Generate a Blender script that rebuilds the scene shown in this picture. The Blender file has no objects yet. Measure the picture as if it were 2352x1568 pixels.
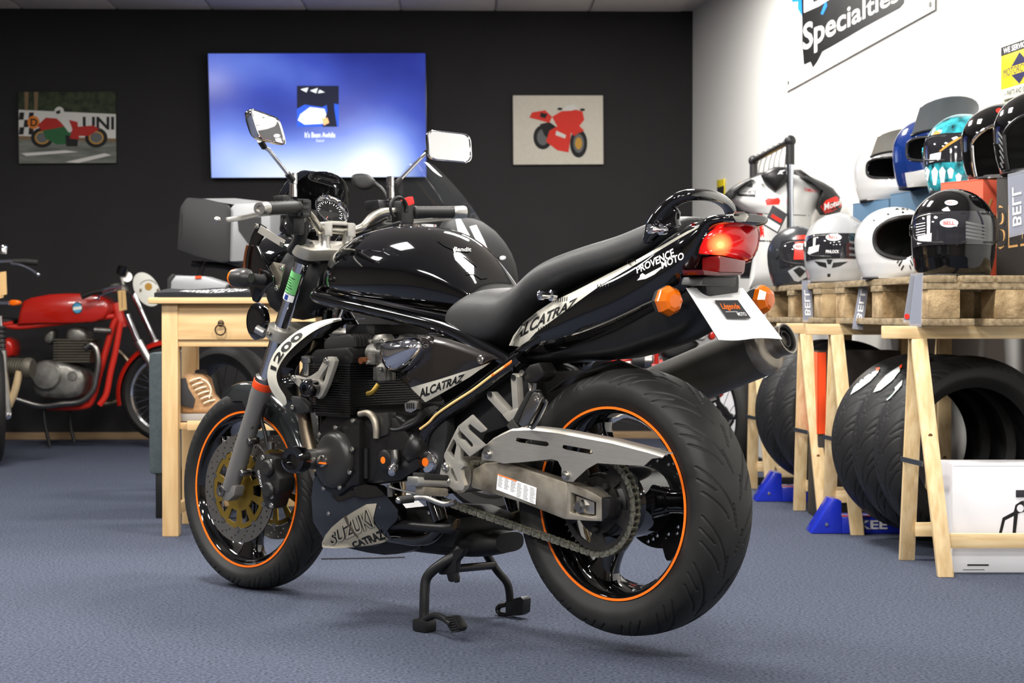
import bpy, bmesh, math, random
import numpy as np
from mathutils import Vector, Matrix
from mathutils.bvhtree import BVHTree
from mathutils.geometry import tessellate_polygon
random.seed(7); rng = np.random.default_rng(7)
sc = bpy.context.scene
COL = sc.collection
PI = math.pi
R = math.radians

# ------------------------------------------------------------------ camera
F_PX, Y_H, CAM_H = 4093.6, 718.8, 0.80          # focal length and horizon in pixels of the 2352x1568 frame
PITCH = math.atan((784 - Y_H) / F_PX)
cd = bpy.data.cameras.new('camera'); cam = bpy.data.objects.new('camera', cd); COL.objects.link(cam)
cd.sensor_width = 36; cd.lens = F_PX / 2352 * 36; cd.clip_start = .05; cd.clip_end = 60
cam.location = (0, 0, CAM_H); cam.rotation_euler = (PI / 2 - PITCH, 0, 0)
cd.dof.use_dof = True; cd.dof.focus_distance = 4.35; cd.dof.aperture_fstop = 8
sc.camera = cam

# ------------------------------------------------------------------ world, light, exposure
w = bpy.data.worlds.new('world'); sc.world = w; w.use_nodes = True
w.node_tree.nodes['Background'].inputs[0].default_value = (.9, .95, 1, 1)
w.node_tree.nodes['Background'].inputs[1].default_value = .05
sc.view_settings.view_transform = 'Standard'; sc.view_settings.look = 'None'
sc.view_settings.exposure = -0.15; sc.view_settings.gamma = 1; sc.view_settings.use_curve_mapping = False
LAMP_POWER = 52; LAMP_DIM = .36          # the back row is dimmer
LAMPS = [(x, y) for y in (-1.6, 1.6, 4.9) for x in (-3.2, -1.3, .6)] + [(.3, 7.2), (.6, 9.0), (-2.4, 7.9)]   # ceiling fixtures, built further down; back ones added to light suit, wall and left canvas

# ------------------------------------------------------------------ helpers
def lin(c):
    return tuple(((v / 12.92) if v <= .04045 else ((v + .055) / 1.055) ** 2.4) for v in (x / 255 for x in c))

MATS = {}
def M(name, rgb, rough=.5, metal=0., coat=0., noise=None, bump=None, emit=0., trans=0., alpha=1., ior=1.45, stretch=None, rgb2=None, spec=.5, mottle=.25):
    """procedural Principled material: noise=(scale, detail) mixes rgb with rgb2, bump=(scale, strength)"""
    m = bpy.data.materials.new(name); m.use_nodes = True; nt = m.node_tree
    b = nt.nodes['Principled BSDF']; c = lin(rgb) + (1,)
    b.inputs['Base Color'].default_value = c; b.inputs['Roughness'].default_value = rough
    b.inputs['Metallic'].default_value = metal; b.inputs['Coat Weight'].default_value = coat
    b.inputs['Coat Roughness'].default_value = .03
    b.inputs['IOR'].default_value = ior; b.inputs['Specular IOR Level'].default_value = spec
    b.inputs['Transmission Weight'].default_value = trans; b.inputs['Alpha'].default_value = alpha
    if emit:
        b.inputs['Emission Color'].default_value = c; b.inputs['Emission Strength'].default_value = emit
    tc = nt.nodes.new('ShaderNodeTexCoord'); mp = nt.nodes.new('ShaderNodeMapping')
    nt.links.new(tc.outputs['Object'], mp.inputs[0])
    if stretch: mp.inputs['Scale'].default_value = stretch
    ns, nd = noise if noise else (9., 3.)
    n = nt.nodes.new('ShaderNodeTexNoise'); n.inputs['Scale'].default_value = ns; n.inputs['Detail'].default_value = nd
    nt.links.new(mp.outputs[0], n.inputs['Vector'])
    if noise:
        c2 = lin(rgb2) if rgb2 else tuple(v * (1 - mottle) for v in c[:3])
        mx = nt.nodes.new('ShaderNodeMix'); mx.data_type = 'RGBA'
        mx.inputs[6].default_value = c; mx.inputs[7].default_value = tuple(c2) + (1,)
        rp = nt.nodes.new('ShaderNodeValToRGB'); rp.color_ramp.elements[0].position = .35; rp.color_ramp.elements[1].position = .68
        nt.links.new(n.outputs['Fac'], rp.inputs[0]); nt.links.new(rp.outputs[0], mx.inputs[0])
        nt.links.new(mx.outputs[2], b.inputs['Base Color'])
    else:                                   # faint wear in the gloss
        mr = nt.nodes.new('ShaderNodeMapRange'); mr.inputs[3].default_value = max(0, rough * .88); mr.inputs[4].default_value = min(1, rough * 1.12)
        nt.links.new(n.outputs['Fac'], mr.inputs[0]); nt.links.new(mr.outputs[0], b.inputs['Roughness'])
    if bump:
        n2 = nt.nodes.new('ShaderNodeTexNoise'); n2.inputs['Scale'].default_value = bump[0]; n2.inputs['Detail'].default_value = 4
        nt.links.new(mp.outputs[0], n2.inputs['Vector'])
        bp_ = nt.nodes.new('ShaderNodeBump'); bp_.inputs['Strength'].default_value = bump[1]; bp_.inputs['Distance'].default_value = .004
        nt.links.new(n2.outputs['Fac'], bp_.inputs['Height']); nt.links.new(bp_.outputs[0], b.inputs['Normal'])
    MATS[name] = m
    return m

def V(*a): return Vector(a) if len(a) > 1 else Vector(a[0])
def cr(pts, sub, closed=False):
    """Catmull-Rom through points (any dimension)"""
    p = [np.array(q, float) for q in pts]; n = len(p); out = []
    rngs = range(n if closed else n - 1)
    for i in rngs:
        if closed: a, b, c, d = p[i - 1], p[i], p[(i + 1) % n], p[(i + 2) % n]
        else: a, b, c, d = p[max(i - 1, 0)], p[i], p[i + 1], p[min(i + 2, n - 1)]
        if not closed and i == 0: a = 2 * b - c
        if not closed and i == n - 2: d = 2 * c - b
        for k in range(sub):
            t = k / sub
            out.append(.5 * ((2 * b) + (-a + c) * t + (2 * a - 5 * b + 4 * c - d) * t * t + (-a + 3 * b - 3 * c + d) * t ** 3))
    if not closed: out.append(p[-1])
    return out

class MB:
    def __init__(s): s.v = []; s.f = []
    def add(s, vs, fs):
        o = len(s.v); s.v += [tuple(map(float, x)) for x in vs]; s.f += [tuple(i + o for i in f) for f in fs]; return s
    def box(s, c, d, rot=None):
        c = V(c); d = V(d) / 2; vs = []
        for sx in (-1, 1):
            for sy in (-1, 1):
                for sz in (-1, 1):
                    q = V(sx * d.x, sy * d.y, sz * d.z)
                    if rot is not None: q = rot @ q
                    vs.append(c + q)
        return s.add(vs, [(0, 1, 3, 2), (4, 6, 7, 5), (0, 4, 5, 1), (2, 3, 7, 6), (0, 2, 6, 4), (1, 5, 7, 3)])
    def bar(s, a, b, wid, thk, up=(0, 0, 1), end=0):
        """rectangular bar from a to b: wid along up-ish, thk across"""
        a, b = V(a), V(b); d = (b - a).normalized(); a = a - d * end; b = b + d * end
        side = d.cross(V(up)).normalized(); u = side.cross(d).normalized(); vs = []
        for q in (a, b):
            for (i, j) in ((-1, -1), (1, -1), (1, 1), (-1, 1)): vs.append(q + side * thk / 2 * i + u * wid / 2 * j)
        return s.add(vs, [(3, 2, 1, 0), (4, 5, 6, 7), (0, 1, 5, 4), (1, 2, 6, 5), (2, 3, 7, 6), (3, 0, 4, 7)])
    def hexa(s, q):      # 8 corners, bottom ring then top ring
        return s.add(q, [(3, 2, 1, 0), (4, 5, 6, 7), (0, 1, 5, 4), (1, 2, 6, 5), (2, 3, 7, 6), (3, 0, 4, 7)])
    def plate(s, outer, off, holes=()):
        """polygon (with holes) given in 3D, extruded by off"""
        loops = [[V(p) for p in outer]] + [[V(p) for p in h] for h in holes]; off = V(off)
        tri = tessellate_polygon(loops); flat = [p for l in loops for p in l]; n = len(flat)
        vs = flat + [p + off for p in flat]; fs = []
        if not holes:
            fs = [tuple(range(n)), tuple(range(2 * n - 1, n - 1, -1))]
        else:
            for t in tri: fs.append(tuple(t)); fs.append(tuple(n + i for i in reversed(t)))
        o = 0
        for l in loops:
            k = len(l)
            for i in range(k): fs.append((o + i, o + (i + 1) % k, n + o + (i + 1) % k, n + o + i))
            o += k
        return s.add(vs, fs)
    def tube(s, path, r, n=10, sub=6, cap=True, flat=None):
        pts = [V(q) for q in (cr(path, sub) if sub > 1 and len(path) > 2 else path)]
        m = len(pts)
        if isinstance(r, (int, float)): rr = [r] * m
        else: rr = [float(np.interp(i / (m - 1) * (len(r) - 1), range(len(r)), r)) for i in range(m)]
        rings = []; prev = None
        for i, q in enumerate(pts):
            d = (pts[min(i + 1, m - 1)] - pts[max(i - 1, 0)]).normalized()
            if prev is None:
                u = d.orthogonal().normalized() if flat is None else (V(flat) - d * d.dot(V(flat))).normalized()
            else: u = (prev - d * prev.dot(d)).normalized()
            prev = u; wv = d.cross(u)
            rings.append([q + (u * math.cos(a) + wv * math.sin(a)) * rr[i] for a in (2 * PI * k / n for k in range(n))])
        return s.rings(rings, cap)
    def rings(s, rings, cap=True, loop=False):
        n = len(rings[0]); vs = [p for r in rings for p in r]; fs = []
        m = len(rings)
        for i in range(m if loop else m - 1):
            j = (i + 1) % m
            for k in range(n):
                k2 = (k + 1) % n; fs.append((i * n + k, i * n + k2, j * n + k2, j * n + k))
        if cap and not loop: fs += [tuple(range(n - 1, -1, -1)), tuple(range((m - 1) * n, m * n))]
        return s.add(vs, fs)
    def loft(s, rings, sub=4, cap=True):
        n = len(rings[0])
        cols = [cr([r[k] for r in rings], sub) for k in range(n)]
        return s.rings([[cols[k][i] for k in range(n)] for i in range(len(cols[0]))], cap)
    def lathe(s, prof, c, axis, n=32, closed=False, cap=True):
        """prof = [(radius, height along axis)]"""
        c = V(c); a = V(axis).normalized(); u = a.orthogonal().normalized(); wv = a.cross(u)
        rings = [[c + a * h + (u * math.cos(t) + wv * math.sin(t)) * max(r, 1e-5) for t in (2 * PI * k / n for k in range(n))] for r, h in prof]
        return s.rings(rings, cap=cap and not closed, loop=closed)
    def cyl(s, a, b, r, n=20, r2=None):
        a, b = V(a), V(b); return s.lathe([(r, 0), (r if r2 is None else r2, (b - a).length)], a, b - a, n)
    def ball(s, c, r, n=16, m=10, scale=(1, 1, 1)):
        rings = []
        for i in range(m + 1):
            t = PI * (i / m); rad = max(math.sin(t), 1e-4); rings.append([V(c) + V(scale[0] * r * rad * math.cos(2 * PI * k / n), scale[1] * r * rad * math.sin(2 * PI * k / n), -scale[2] * r * math.cos(t)) for k in range(n)])
        return s.rings(rings)
    def grid(s, rows, close=False):
        n = len(rows[0]); m = len(rows)
        fs = [(i * n + k, i * n + k + 1, (i + 1) * n + k + 1, (i + 1) * n + k) for i in range(m - 1) for k in range(n - 1)]
        return s.add([p for r in rows for p in r], fs)
    def mesh(s, name, mat, bevel=0, seg=2, ang=38, flatten=False, subd=0, solid=0):
        me = bpy.data.meshes.new(name); me.from_pydata(s.v, [], s.f)
        bm = bmesh.new(); bm.from_mesh(me)
        bmesh.ops.remove_doubles(bm, verts=bm.verts, dist=2e-5)
        if solid: bmesh.ops.solidify(bm, geom=bm.faces[:], thickness=solid)
        bmesh.ops.recalc_face_normals(bm, faces=bm.faces)
        if bevel:
            ed = [e for e in bm.edges if len(e.link_faces) == 2 and e.calc_face_angle(0) > R(28)]
            bmesh.ops.bevel(bm, geom=ed, offset=bevel, segments=seg, profile=.6, affect='EDGES', clamp_overlap=True)
        for f in bm.faces: f.smooth = not flatten
        for e in bm.edges: e.smooth = e.calc_face_angle(0) < R(ang)
        bm.to_mesh(me); bm.free()
        for m in (mat if isinstance(mat, (list, tuple)) else [mat]):
            me.materials.append(MATS[m] if isinstance(m, str) else m)
        return me
    def build(s, name, mat, parent=None, label=None, subd=0, **k):
        o = bpy.data.objects.new(name, s.mesh(name, mat, **k)); COL.objects.link(o); o.parent = parent
        if subd:
            md = o.modifiers.new('subdivision', 'SUBSURF'); md.levels = md.render_levels = subd
        if label: o['label'] = label
        return o

def tag(o, label, cat=None, group=None, kind=None):
    o['label'] = label
    if cat: o['category'] = cat
    if group: o['group'] = group
    if kind: o['kind'] = kind
    return o
def struct(o, label=None):
    o['kind'] = 'structure'
    if label: o['label'] = label
    return o
def empty(name, loc, rz=0, label=None, cat=None, group=None):
    o = bpy.data.objects.new(name, None); COL.objects.link(o); o.location = loc; o.rotation_euler = (0, 0, rz); o.empty_display_size = .1
    if label: tag(o, label, cat, group)
    return o
def inst(o, parent, mat=None, name=None):
    c = o.copy(); COL.objects.link(c); c.parent = parent
    if mat is not None: c.matrix_local = mat
    if name: c.name = name
    return c
def copy_tree(o, parent=None):
    c = o.copy(); COL.objects.link(c); c.parent = parent
    for ch in list(o.children): copy_tree(ch, c)
    return c

# flat print: lettering and drawn shapes lying on a real surface
def text_verts(body, bold=0., shear=0., spacing=1.):
    cu = bpy.data.curves.new('lettering', 'FONT'); cu.body = body; cu.offset = bold; cu.shear = shear; cu.space_character = spacing
    cu.resolution_u = 3
    o = bpy.data.objects.new('lettering', cu); COL.objects.link(o)
    dg = bpy.context.evaluated_depsgraph_get(); me = bpy.data.meshes.new_from_object(o.evaluated_get(dg))
    vs = [(v.co.x, v.co.y) for v in me.vertices]; fs = [tuple(p.vertices) for p in me.polygons]
    bpy.data.objects.remove(o); bpy.data.curves.remove(cu); bpy.data.meshes.remove(me)
    xs = [a for a, b in vs]; ys = [b for a, b in vs]; x0, x1, y0, y1 = min(xs), max(xs), min(ys), max(ys)
    return [((a - x0) / (x1 - x0), (b - y0) / (y1 - y0)) for a, b in vs], fs
def quad_at(q, s, t):
    bl, br, tr, tl = (V(x) for x in q); return (bl * (1 - s) + br * s) * (1 - t) + (tl * (1 - s) + tr * s) * t
def text(body, quad, mat, name='lettering', parent=None, bold=0., shear=0., off=0, mb=None, spacing=1.):
    vs, fs = text_verts(body, bold, shear, spacing)
    n = (V(quad[1]) - V(quad[0])).cross(V(quad[3]) - V(quad[0])).normalized() * off
    b = mb or MB(); b.add([quad_at(quad, s, t) + n for s, t in vs], fs)
    return b if mb is not None else b.build(name, mat, parent)
# ------------------------------------------------------------------ materials
M('carpet', (85, 91, 107), .95, noise=(120, 9), rgb2=(47, 52, 65), bump=(420, .9), spec=.15)
M('wall_black', (38, 37, 38), .75, noise=(3, 3), mottle=.12, bump=(160, .08), spec=.3)
M('wall_far', (96, 91, 87), .8, bump=(120, .05))
M('wall_dim', (124, 114, 104), .8, bump=(120, .05))
M('wall_white', (224, 224, 220), .7, bump=(120, .05))
M('ceiling_tile', (214, 207, 200), .9, noise=(90, 5), mottle=.08, bump=(200, .25))
M('grid_white', (205, 200, 195), .6)
M('batten', (146, 120, 88), .6, noise=(6, 4), stretch=(1, 12, 12))
M('gloss_black', (7, 7, 8), .06, coat=1., spec=.6)
M('satin_black', (20, 20, 21), .38)
M('matte_black', (22, 22, 23), .62)
M('engine_black', (21, 20, 20), .36, noise=(30, 3), mottle=.3)
M('cover_black', (40, 39, 38), .34)
M('rubber', (36, 36, 35), .55, noise=(25, 4), mottle=.25, spec=.35)
M('rubber_side', (30, 29, 28), .6, noise=(40, 3), mottle=.2, spec=.3)
M('tyre_new', (27, 27, 28), .5, spec=.4)
M('vinyl', (46, 46, 46), .45, bump=(900, .25))
M('vinyl_side', (33, 33, 33), .36, bump=(600, .12))
M('orange', (255, 118, 20), .4, noise=(20, 2), mottle=.05)
M('orange_red', (238, 74, 22), .45)
M('fork_grey', (118, 116, 113), .42, metal=.3)
M('chrome', (225, 225, 228), .06, metal=1.)
M('mirror', (248, 248, 250), .005, metal=1.)
M('alu', (196, 194, 188), .34, metal=1., noise=(40, 3), mottle=.1)
M('alu_brushed', (210, 206, 196), .44, metal=1., noise=(30, 4), stretch=(1, 1, 8), mottle=.08)
M('alu_dirty', (190, 182, 166), .48, metal=.9, noise=(14, 4), rgb2=(120, 112, 98))
M('bar_steel', (182, 178, 166), .3, metal=1.)
M('carb_grey', (128, 126, 120), .4, metal=.7, noise=(40, 3), rgb2=(84, 82, 78))
M('fin_black', (17, 17, 17), .24, coat=.3)
M('cast_alu', (184, 180, 170), .36, metal=.6, noise=(40, 3), mottle=.1)
M('steel', (150, 148, 144), .28, metal=1.)
M('bolt', (200, 198, 192), .2, metal=1.)
M('chain_steel', (150, 148, 132), .42, metal=.8, noise=(120, 2), rgb2=(92, 92, 84))
M('sprocket', (52, 50, 48), .5, metal=.5, noise=(50, 3), mottle=.4)
M('disc_steel', (118, 115, 110), .38, metal=.8)
M('gold', (150, 124, 54), .38, metal=.8)
M('caliper', (30, 29, 28), .45)
M('titanium', (150, 138, 118), .35, metal=.9, noise=(9, 3), rgb2=(120, 105, 88))
M('can', (78, 75, 70), .5, metal=.15, noise=(7, 3), mottle=.18)
M('can_steel', (158, 150, 138), .32, metal=.7, noise=(12, 3), rgb2=(112, 104, 92))
M('pipe_dark', (12, 12, 12), .6)
M('side_panel', (40, 36, 34), .22, coat=.7, metal=.4)
M('decal_silver', (196, 193, 180), .4, metal=.15)
M('decal_shaded', (158, 152, 136), .45, metal=.1)  # decal silver with the shade low on the belly pan put into its colour
M('decal_black', (10, 10, 10), .5)
M('decal_white', (240, 240, 240), .5)
M('fender', (38, 41, 42), .14, coat=.8, metal=.2)
M('green_sticker', (108, 182, 112), .5)
M('blue_sticker', (30, 60, 140), .5)
M('paper', (240, 240, 240), .7)
M('red_lens', (170, 6, 10), .12, trans=.55, coat=.5, ior=1.35)
M('red_reflector', (112, 4, 6), .2, coat=1)
M('red_dark', (84, 6, 8), .25, coat=.6)
M('bulb', (255, 120, 60), .5, emit=26)
M('amber', (255, 122, 12), .15, trans=.35, coat=.6, ior=1.3)
M('red_plastic', (215, 30, 26), .35)
M('dial_face', (13, 13, 15), .7, spec=.2)
M('glass_clear', (245, 248, 250), .02, trans=1., ior=1.1)
M('screen_smoke', (14, 14, 15), .05, coat=1, alpha=.93)
M('hose', (236, 196, 128), .4)
M('copper', (150, 92, 60), .3, metal=.8)
M('wire', (16, 16, 16), .5)
M('lamp_white', (255, 250, 244), .5, emit=9)
M('lamp_body', (225, 225, 225), .5)
M('pine', (226, 202, 158), .55, noise=(5, 4), rgb2=(206, 174, 124), stretch=(14, 14, 1.2), bump=(30, .05))
M('pine_x', (226, 202, 158), .55, noise=(5, 4), rgb2=(206, 174, 124), stretch=(1.2, 14, 14), bump=(30, .05))
M('knot', (128, 84, 48), .6)
M('pallet_wood', (158, 140, 110), .8, noise=(7, 6), rgb2=(112, 95, 68), stretch=(3, 9, 9), bump=(60, .5))
M('pallet_block', (178, 154, 116), .85, noise=(16, 6), rgb2=(118, 95, 62), bump=(70, .8))
M('honey', (200, 170, 124), .45, noise=(4, 4), rgb2=(184, 149, 102), stretch=(1.2, 8, 10))
M('honey_leg', (200, 170, 124), .45, noise=(4, 4), rgb2=(184, 149, 102), stretch=(10, 10, 1.2))
M('bronze', (70, 58, 44), .4, metal=.8)
M('felt_grey', (74, 84, 88), .95, noise=(70, 5), mottle=.2, bump=(300, .5))
M('zinc', (110, 118, 126), .35, metal=.9)

# ------------------------------------------------------------------ the room
BW0, BW1 = V(-6.2, 11.2, 0), V(1.153, 11.4, 0)           # back wall line (left, corner)
SL = .15                                                  # the right wall leans outward towards the camera
WR = lambda y: 1.153 + SL * (11.4 - y)
CEIL = 2.725; YB = -4.0
def slab(name, pts, off, mat, label): return struct(MB().plate(pts, off).build(name, mat), label)
c0, c1, c2, c3 = BW0, BW1, V(WR(YB), YB, 0), V(-6.2, YB, 0)
floor = slab('floor', [c0, c1, c2, c3], (0, 0, -.1), 'carpet', 'blue grey carpeted floor')
bn = V(-(BW1 - BW0).y, (BW1 - BW0).x, 0).normalized()
def wall(name, a, b, nrm, mat, label):
    nrm = V(nrm).normalized() * .12
    return slab(name, [a, b, b + V(0, 0, CEIL), a + V(0, 0, CEIL)], nrm, mat, label)
wall('wall_back', BW0, BW1, bn, 'wall_black', 'matt black back wall')
rn = V(1, SL, 0)
wall('wall_right', c1, c2, rn, 'wall_white', 'white painted side wall')
wall('wall_left', c3, c0, (-1, 0, 0), 'wall_far', 'pale grey wall outside the picture')
wall('wall_front', c2, c3, (0, -1, 0), 'wall_dim', 'brown wall behind the viewer')
ceil = slab('ceiling', [V(p.x, p.y, CEIL) for p in (c0, c1, c2, c3)], (0, 0, .1), 'grid_white', 'suspended tile ceiling')
# ceiling tiles as separate panels hanging a little proud of the grid, those in view and next to it
tile_me = MB().box((0, 0, 0), (.578, .578, .012)).mesh('tile', 'ceiling_tile', bevel=.003)
dirv = V(-SL * .55, 1, 0).normalized(); sidev = V(1, 0, 0)
for i in range(9):
    for j in range(4):
        p = BW1 + V(-.36 - .595 * i, -.33 - .595 * j, 0); p.x += SL * .55 * .595 * j; p.y += (p.x - BW1.x) * .0272
        o = bpy.data.objects.new('tile', tile_me); COL.objects.link(o); o.parent = ceil; o.location = (p.x, p.y, CEIL - .005)
        o.rotation_euler = (0, 0, R(1.6))
bdir = (BW1 - BW0).normalized()
o = MB().plate([BW0 - bn * .0 + V(0, 0, 0), BW1, BW1 + V(0, 0, .045), BW0 + V(0, 0, .045)], -bn * .02).build('baseboard_back', 'batten', bevel=.002)
struct(o, 'pale timber batten along the foot of the black wall')
# ceiling lamps: recessed panels with a diffuser that glows
def ceiling_lamp(x, y, first=[]):
    r = empty('ceiling_lamp', (x, y, CEIL), 0)
    if not first:
        MB().box((0, 0, -.012), (.62, .62, .024)).build('housing', 'lamp_body', r, bevel=.003)
        MB().box((0, 0, -.026), (.56, .56, .006)).build('diffuser', 'lamp_white', r)
        first.append(r)
    else:
        for ch in first[0].children: inst(ch, r)
    ld = bpy.data.lights.new('panel_light', 'AREA'); ld.shape = 'SQUARE'; ld.size = .56; ld.energy = LAMP_POWER * (LAMP_DIM if y > 6 else 1); ld.color = (1, .965, .92)
    lo = bpy.data.objects.new('panel_light', ld); COL.objects.link(lo); lo.parent = r; lo.location = (0, 0, -.035)
    return r
for k, (x, y) in enumerate(LAMPS):
    r = ceiling_lamp(x, y)
    tag(r, 'square white ceiling light panel outside the picture above the showroom', 'lamp', 'ceiling light panels above the showroom')

# pixel + depth -> world
def ray(px, py):
    u = (px - 1176) / F_PX; v = -(py - 784) / F_PX
    return V(u, math.cos(PITCH) + v * math.sin(PITCH), v * math.cos(PITCH) - math.sin(PITCH))
CAMV = V(0, 0, CAM_H)
def W(px, py, y):                       # world point seen at a pixel, at world depth y
    d = ray(px, py); return CAMV + d * (y / d.y)
def WW(px, py, lift=0.):                # world point on the right wall
    d = ray(px, py); t = (2.863 - lift) / (d.x + SL * d.y) if True else 0
    return CAMV + d * t
# ------------------------------------------------------------------ main motorcycle, in its own frame: x forward, y to its left, z up
BX, BY, TH = .281, 4.1903, .7736
FWV = V(-math.cos(TH), math.sin(TH), 0); LFV = V(-math.sin(TH), -math.cos(TH), 0)
bike = empty('motorcycle', (BX, BY, 0), math.atan2(FWV.y, FWV.x), 'black naked motorcycle with orange rim stripes raised on its centre stand', 'motorcycle')
def tolocal(q):
    q = q - V(BX, BY, 0); return V(q.dot(FWV), q.dot(LFV), q.z)
CL = tolocal(CAMV)
def lray(px, py):
    d = ray(px, py); return V(d.dot(FWV), d.dot(LFV), d.z)
def P(px, py, lat):                     # point at lateral offset lat
    d = lray(px, py); return CL + d * ((lat - CL.y) / d.y)
def PX(px, py, x):                      # point at length position x
    d = lray(px, py); return CL + d * ((x - CL.x) / d.x)
ZM = {'A': (400, 360, 2.904), 'B': (560, 700, 2.6133), 'C': (1000, 400, 2.767), 'D': (900, 820, 2.3756), 'E': (400, 840, 2.9025),
      'F': (540, 220, 3.4094), 'G': (1000, 820, 5.228), 'H': (930, 1220, 6.03), 'T': (1200, 900, 2.7037), 'J': (420, 900, 3.2676), 'K': (1380, 700, 4.9)}
def zp(k, x, y): ox, oy, s = ZM[k]; return ox + x / s, oy + y / s
def Z(k, x, y, lat): return P(*zp(k, x, y), lat)
def ZL(k, pts, lat):
    if isinstance(lat, (int, float)): return [Z(k, x, y, lat) for x, y in pts]
    return [Z(k, x, y, l) for (x, y), l in zip(pts, lat)]
def bvh_of(o):
    dg = bpy.context.evaluated_depsgraph_get(); e = o.evaluated_get(dg); me = e.to_mesh()
    t = BVHTree.FromPolygons([v.co.copy() for v in me.vertices], [tuple(p.vertices) for p in me.polygons]); e.to_mesh_clear(); return t
def drape2(flat_vs, faces, bvh, mat, name, parent, off=.0012, cut=9., fallback=.13, label=None):
    """lay a flat print (given in picture pixels) on a curved panel: every vertex is carried onto the panel's own surface"""
    bm = bmesh.new(); vs = [bm.verts.new((a, b, 0)) for a, b in flat_vs]
    for f in faces:
        try: bm.faces.new([vs[i] for i in f])
        except ValueError: pass
    for _ in range(5):
        ed = [e for e in bm.edges if e.calc_length() > cut]
        if not ed: break
        bmesh.ops.triangulate(bm, faces=bm.faces)
        ed = [e for e in bm.edges if e.calc_length() > cut]
        bmesh.ops.subdivide_edges(bm, edges=ed, cuts=1)
    bmesh.ops.triangulate(bm, faces=bm.faces)
    for v in bm.verts:
        d = lray(v.co.x, v.co.y).normalized(); h, n, i, dist = bvh.ray_cast(CL, d)
        if h is None: h = P(v.co.x, v.co.y, fallback); n = V(0, 1, 0)
        if n.dot(d) > 0: n = -n
        v.co = h + n * off
    me = bpy.data.meshes.new(name); bm.to_mesh(me); bm.free(); me.materials.append(MATS[mat])
    for p in me.polygons: p.use_smooth = True
    o = bpy.data.objects.new(name, me); COL.objects.link(o); o.parent = parent
    if label: o['label'] = label
    return o
def drape(pts, bvh, mat, name, parent, **k): return drape2(pts, [tuple(range(len(pts)))], bvh, mat, name, parent, **k)
def drape_text(body, q, bvh, mat, name, parent, bold=0., shear=0., spacing=1., **k):
    vs, fs = text_verts(body, bold, shear, spacing)
    return drape2([(lambda p: (p.x, p.y))(quad_at([(a, b, 0) for a, b in q], s, t)) for s, t in vs], fs, bvh, mat, name, parent, **k)

# ---- wheels
def tyre_mesh(name, prof, mat, nper, apr, grooves, gw=.0017, depth=.003, across=64, halfw=.085):
    """tyre with real grooves: prof = [(y, r)] from left bead to right bead; grooves(list of (t, theta) curves per period)"""
    pts = np.array(cr(prof, 10)); seg = np.r_[0, np.cumsum(np.linalg.norm(np.diff(pts, axis=0), axis=1))]
    s = np.linspace(0, seg[-1], across); yy = np.interp(s, seg, pts[:, 0]); rr = np.interp(s, seg, pts[:, 1])
    nrm = np.stack([np.gradient(rr), -np.gradient(yy)], 1); nrm /= np.linalg.norm(nrm, axis=1)[:, None]
    if nrm[across // 2, 1] < 0: nrm = -nrm
    ic = np.argmax(rr); sm = s - s[ic]; per = 2 * PI / nper; Rm = rr.max()
    th = np.arange(apr) * per / apr
    A, Bm = np.meshgrid(th, sm, indexing='ij'); dep = np.zeros_like(A)
    for g in grooves:
        g = np.array(g)                     # (arc position across, theta)
        for sh in (-2, -1, 0, 1, 2):
            for a, b in zip(g[:-1], g[1:]):
                ax, ay = a[0], (a[1] + sh * per) * Rm; bx, by = b[0], (b[1] + sh * per) * Rm
                dx, dy = bx - ax, by - ay; L2 = dx * dx + dy * dy + 1e-12
                t = np.clip(((Bm - ax) * dx + (A * Rm - ay) * dy) / L2, 0, 1)
                d = np.hypot(Bm - ax - t * dx, A * Rm - ay - t * dy)
                dep = np.maximum(dep, np.clip((gw * 1.5 - d) / (gw * .6), 0, 1))
    N = nper * apr; vs = np.zeros((N, across, 3))
    for k in range(N):
        a = 2 * PI * k / N; dd = dep[k % apr] * depth
        y = yy - nrm[:, 0] * dd; r = rr - nrm[:, 1] * dd
        vs[k] = np.stack([r * math.cos(a), y, r * math.sin(a)], 1)
    idx = np.arange(N * across).reshape(N, across); nx = np.roll(idx, -1, 0)
    faces = np.stack([idx[:, :-1], idx[:, 1:], nx[:, 1:], nx[:, :-1]], -1).reshape(-1, 4)
    me = bpy.data.meshes.new(name); me.from_pydata(vs.reshape(-1, 3), [], faces)
    me.materials.append(MATS[mat]); me.polygons.foreach_set('use_smooth', [True] * len(me.polygons)); me.update()
    return me
def curve(n, f): return [f(i / (n - 1)) for i in range(n)]
def road_grooves(hw, per):
    g = []
    for sgn, ph in ((1, 0), (-1, .5)):
        g.append(curve(9, lambda u: (sgn * hw * (.10 + .75 * u ** 1.5), per * (ph + 1.15 * (1 - u) ** 1.0))))
        g.append(curve(7, lambda u: (sgn * hw * (.28 + .55 * u ** 1.3), per * (ph + .52 + .55 * (1 - u)))))
        g.append(curve(5, lambda u: (sgn * hw * (.55 + .33 * u), per * (ph + .25 + .28 * (1 - u)))))
        g.append(curve(4, lambda u: (sgn * hw * (.05 + .1 * u), per * (ph + .8 + .45 * (1 - u)))))
    return g
def wheel_prof(hw, r_out, r_bead, hb):
    left = [(hb, r_bead), (hb + .35 * (hw - hb), r_bead + .10 * (r_out - r_bead)), (hw * .985, r_bead + .3 * (r_out - r_bead)), (hw, r_bead + .48 * (r_out - r_bead)),
            (hw * .95, r_bead + .66 * (r_out - r_bead)), (hw * .8, r_bead + .83 * (r_out - r_bead)), (hw * .55, r_bead + .94 * (r_out - r_bead)), (hw * .28, r_bead + .988 * (r_out - r_bead))]
    return left + [(0, r_out)] + [(-y, r) for y, r in reversed(left)]
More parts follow.
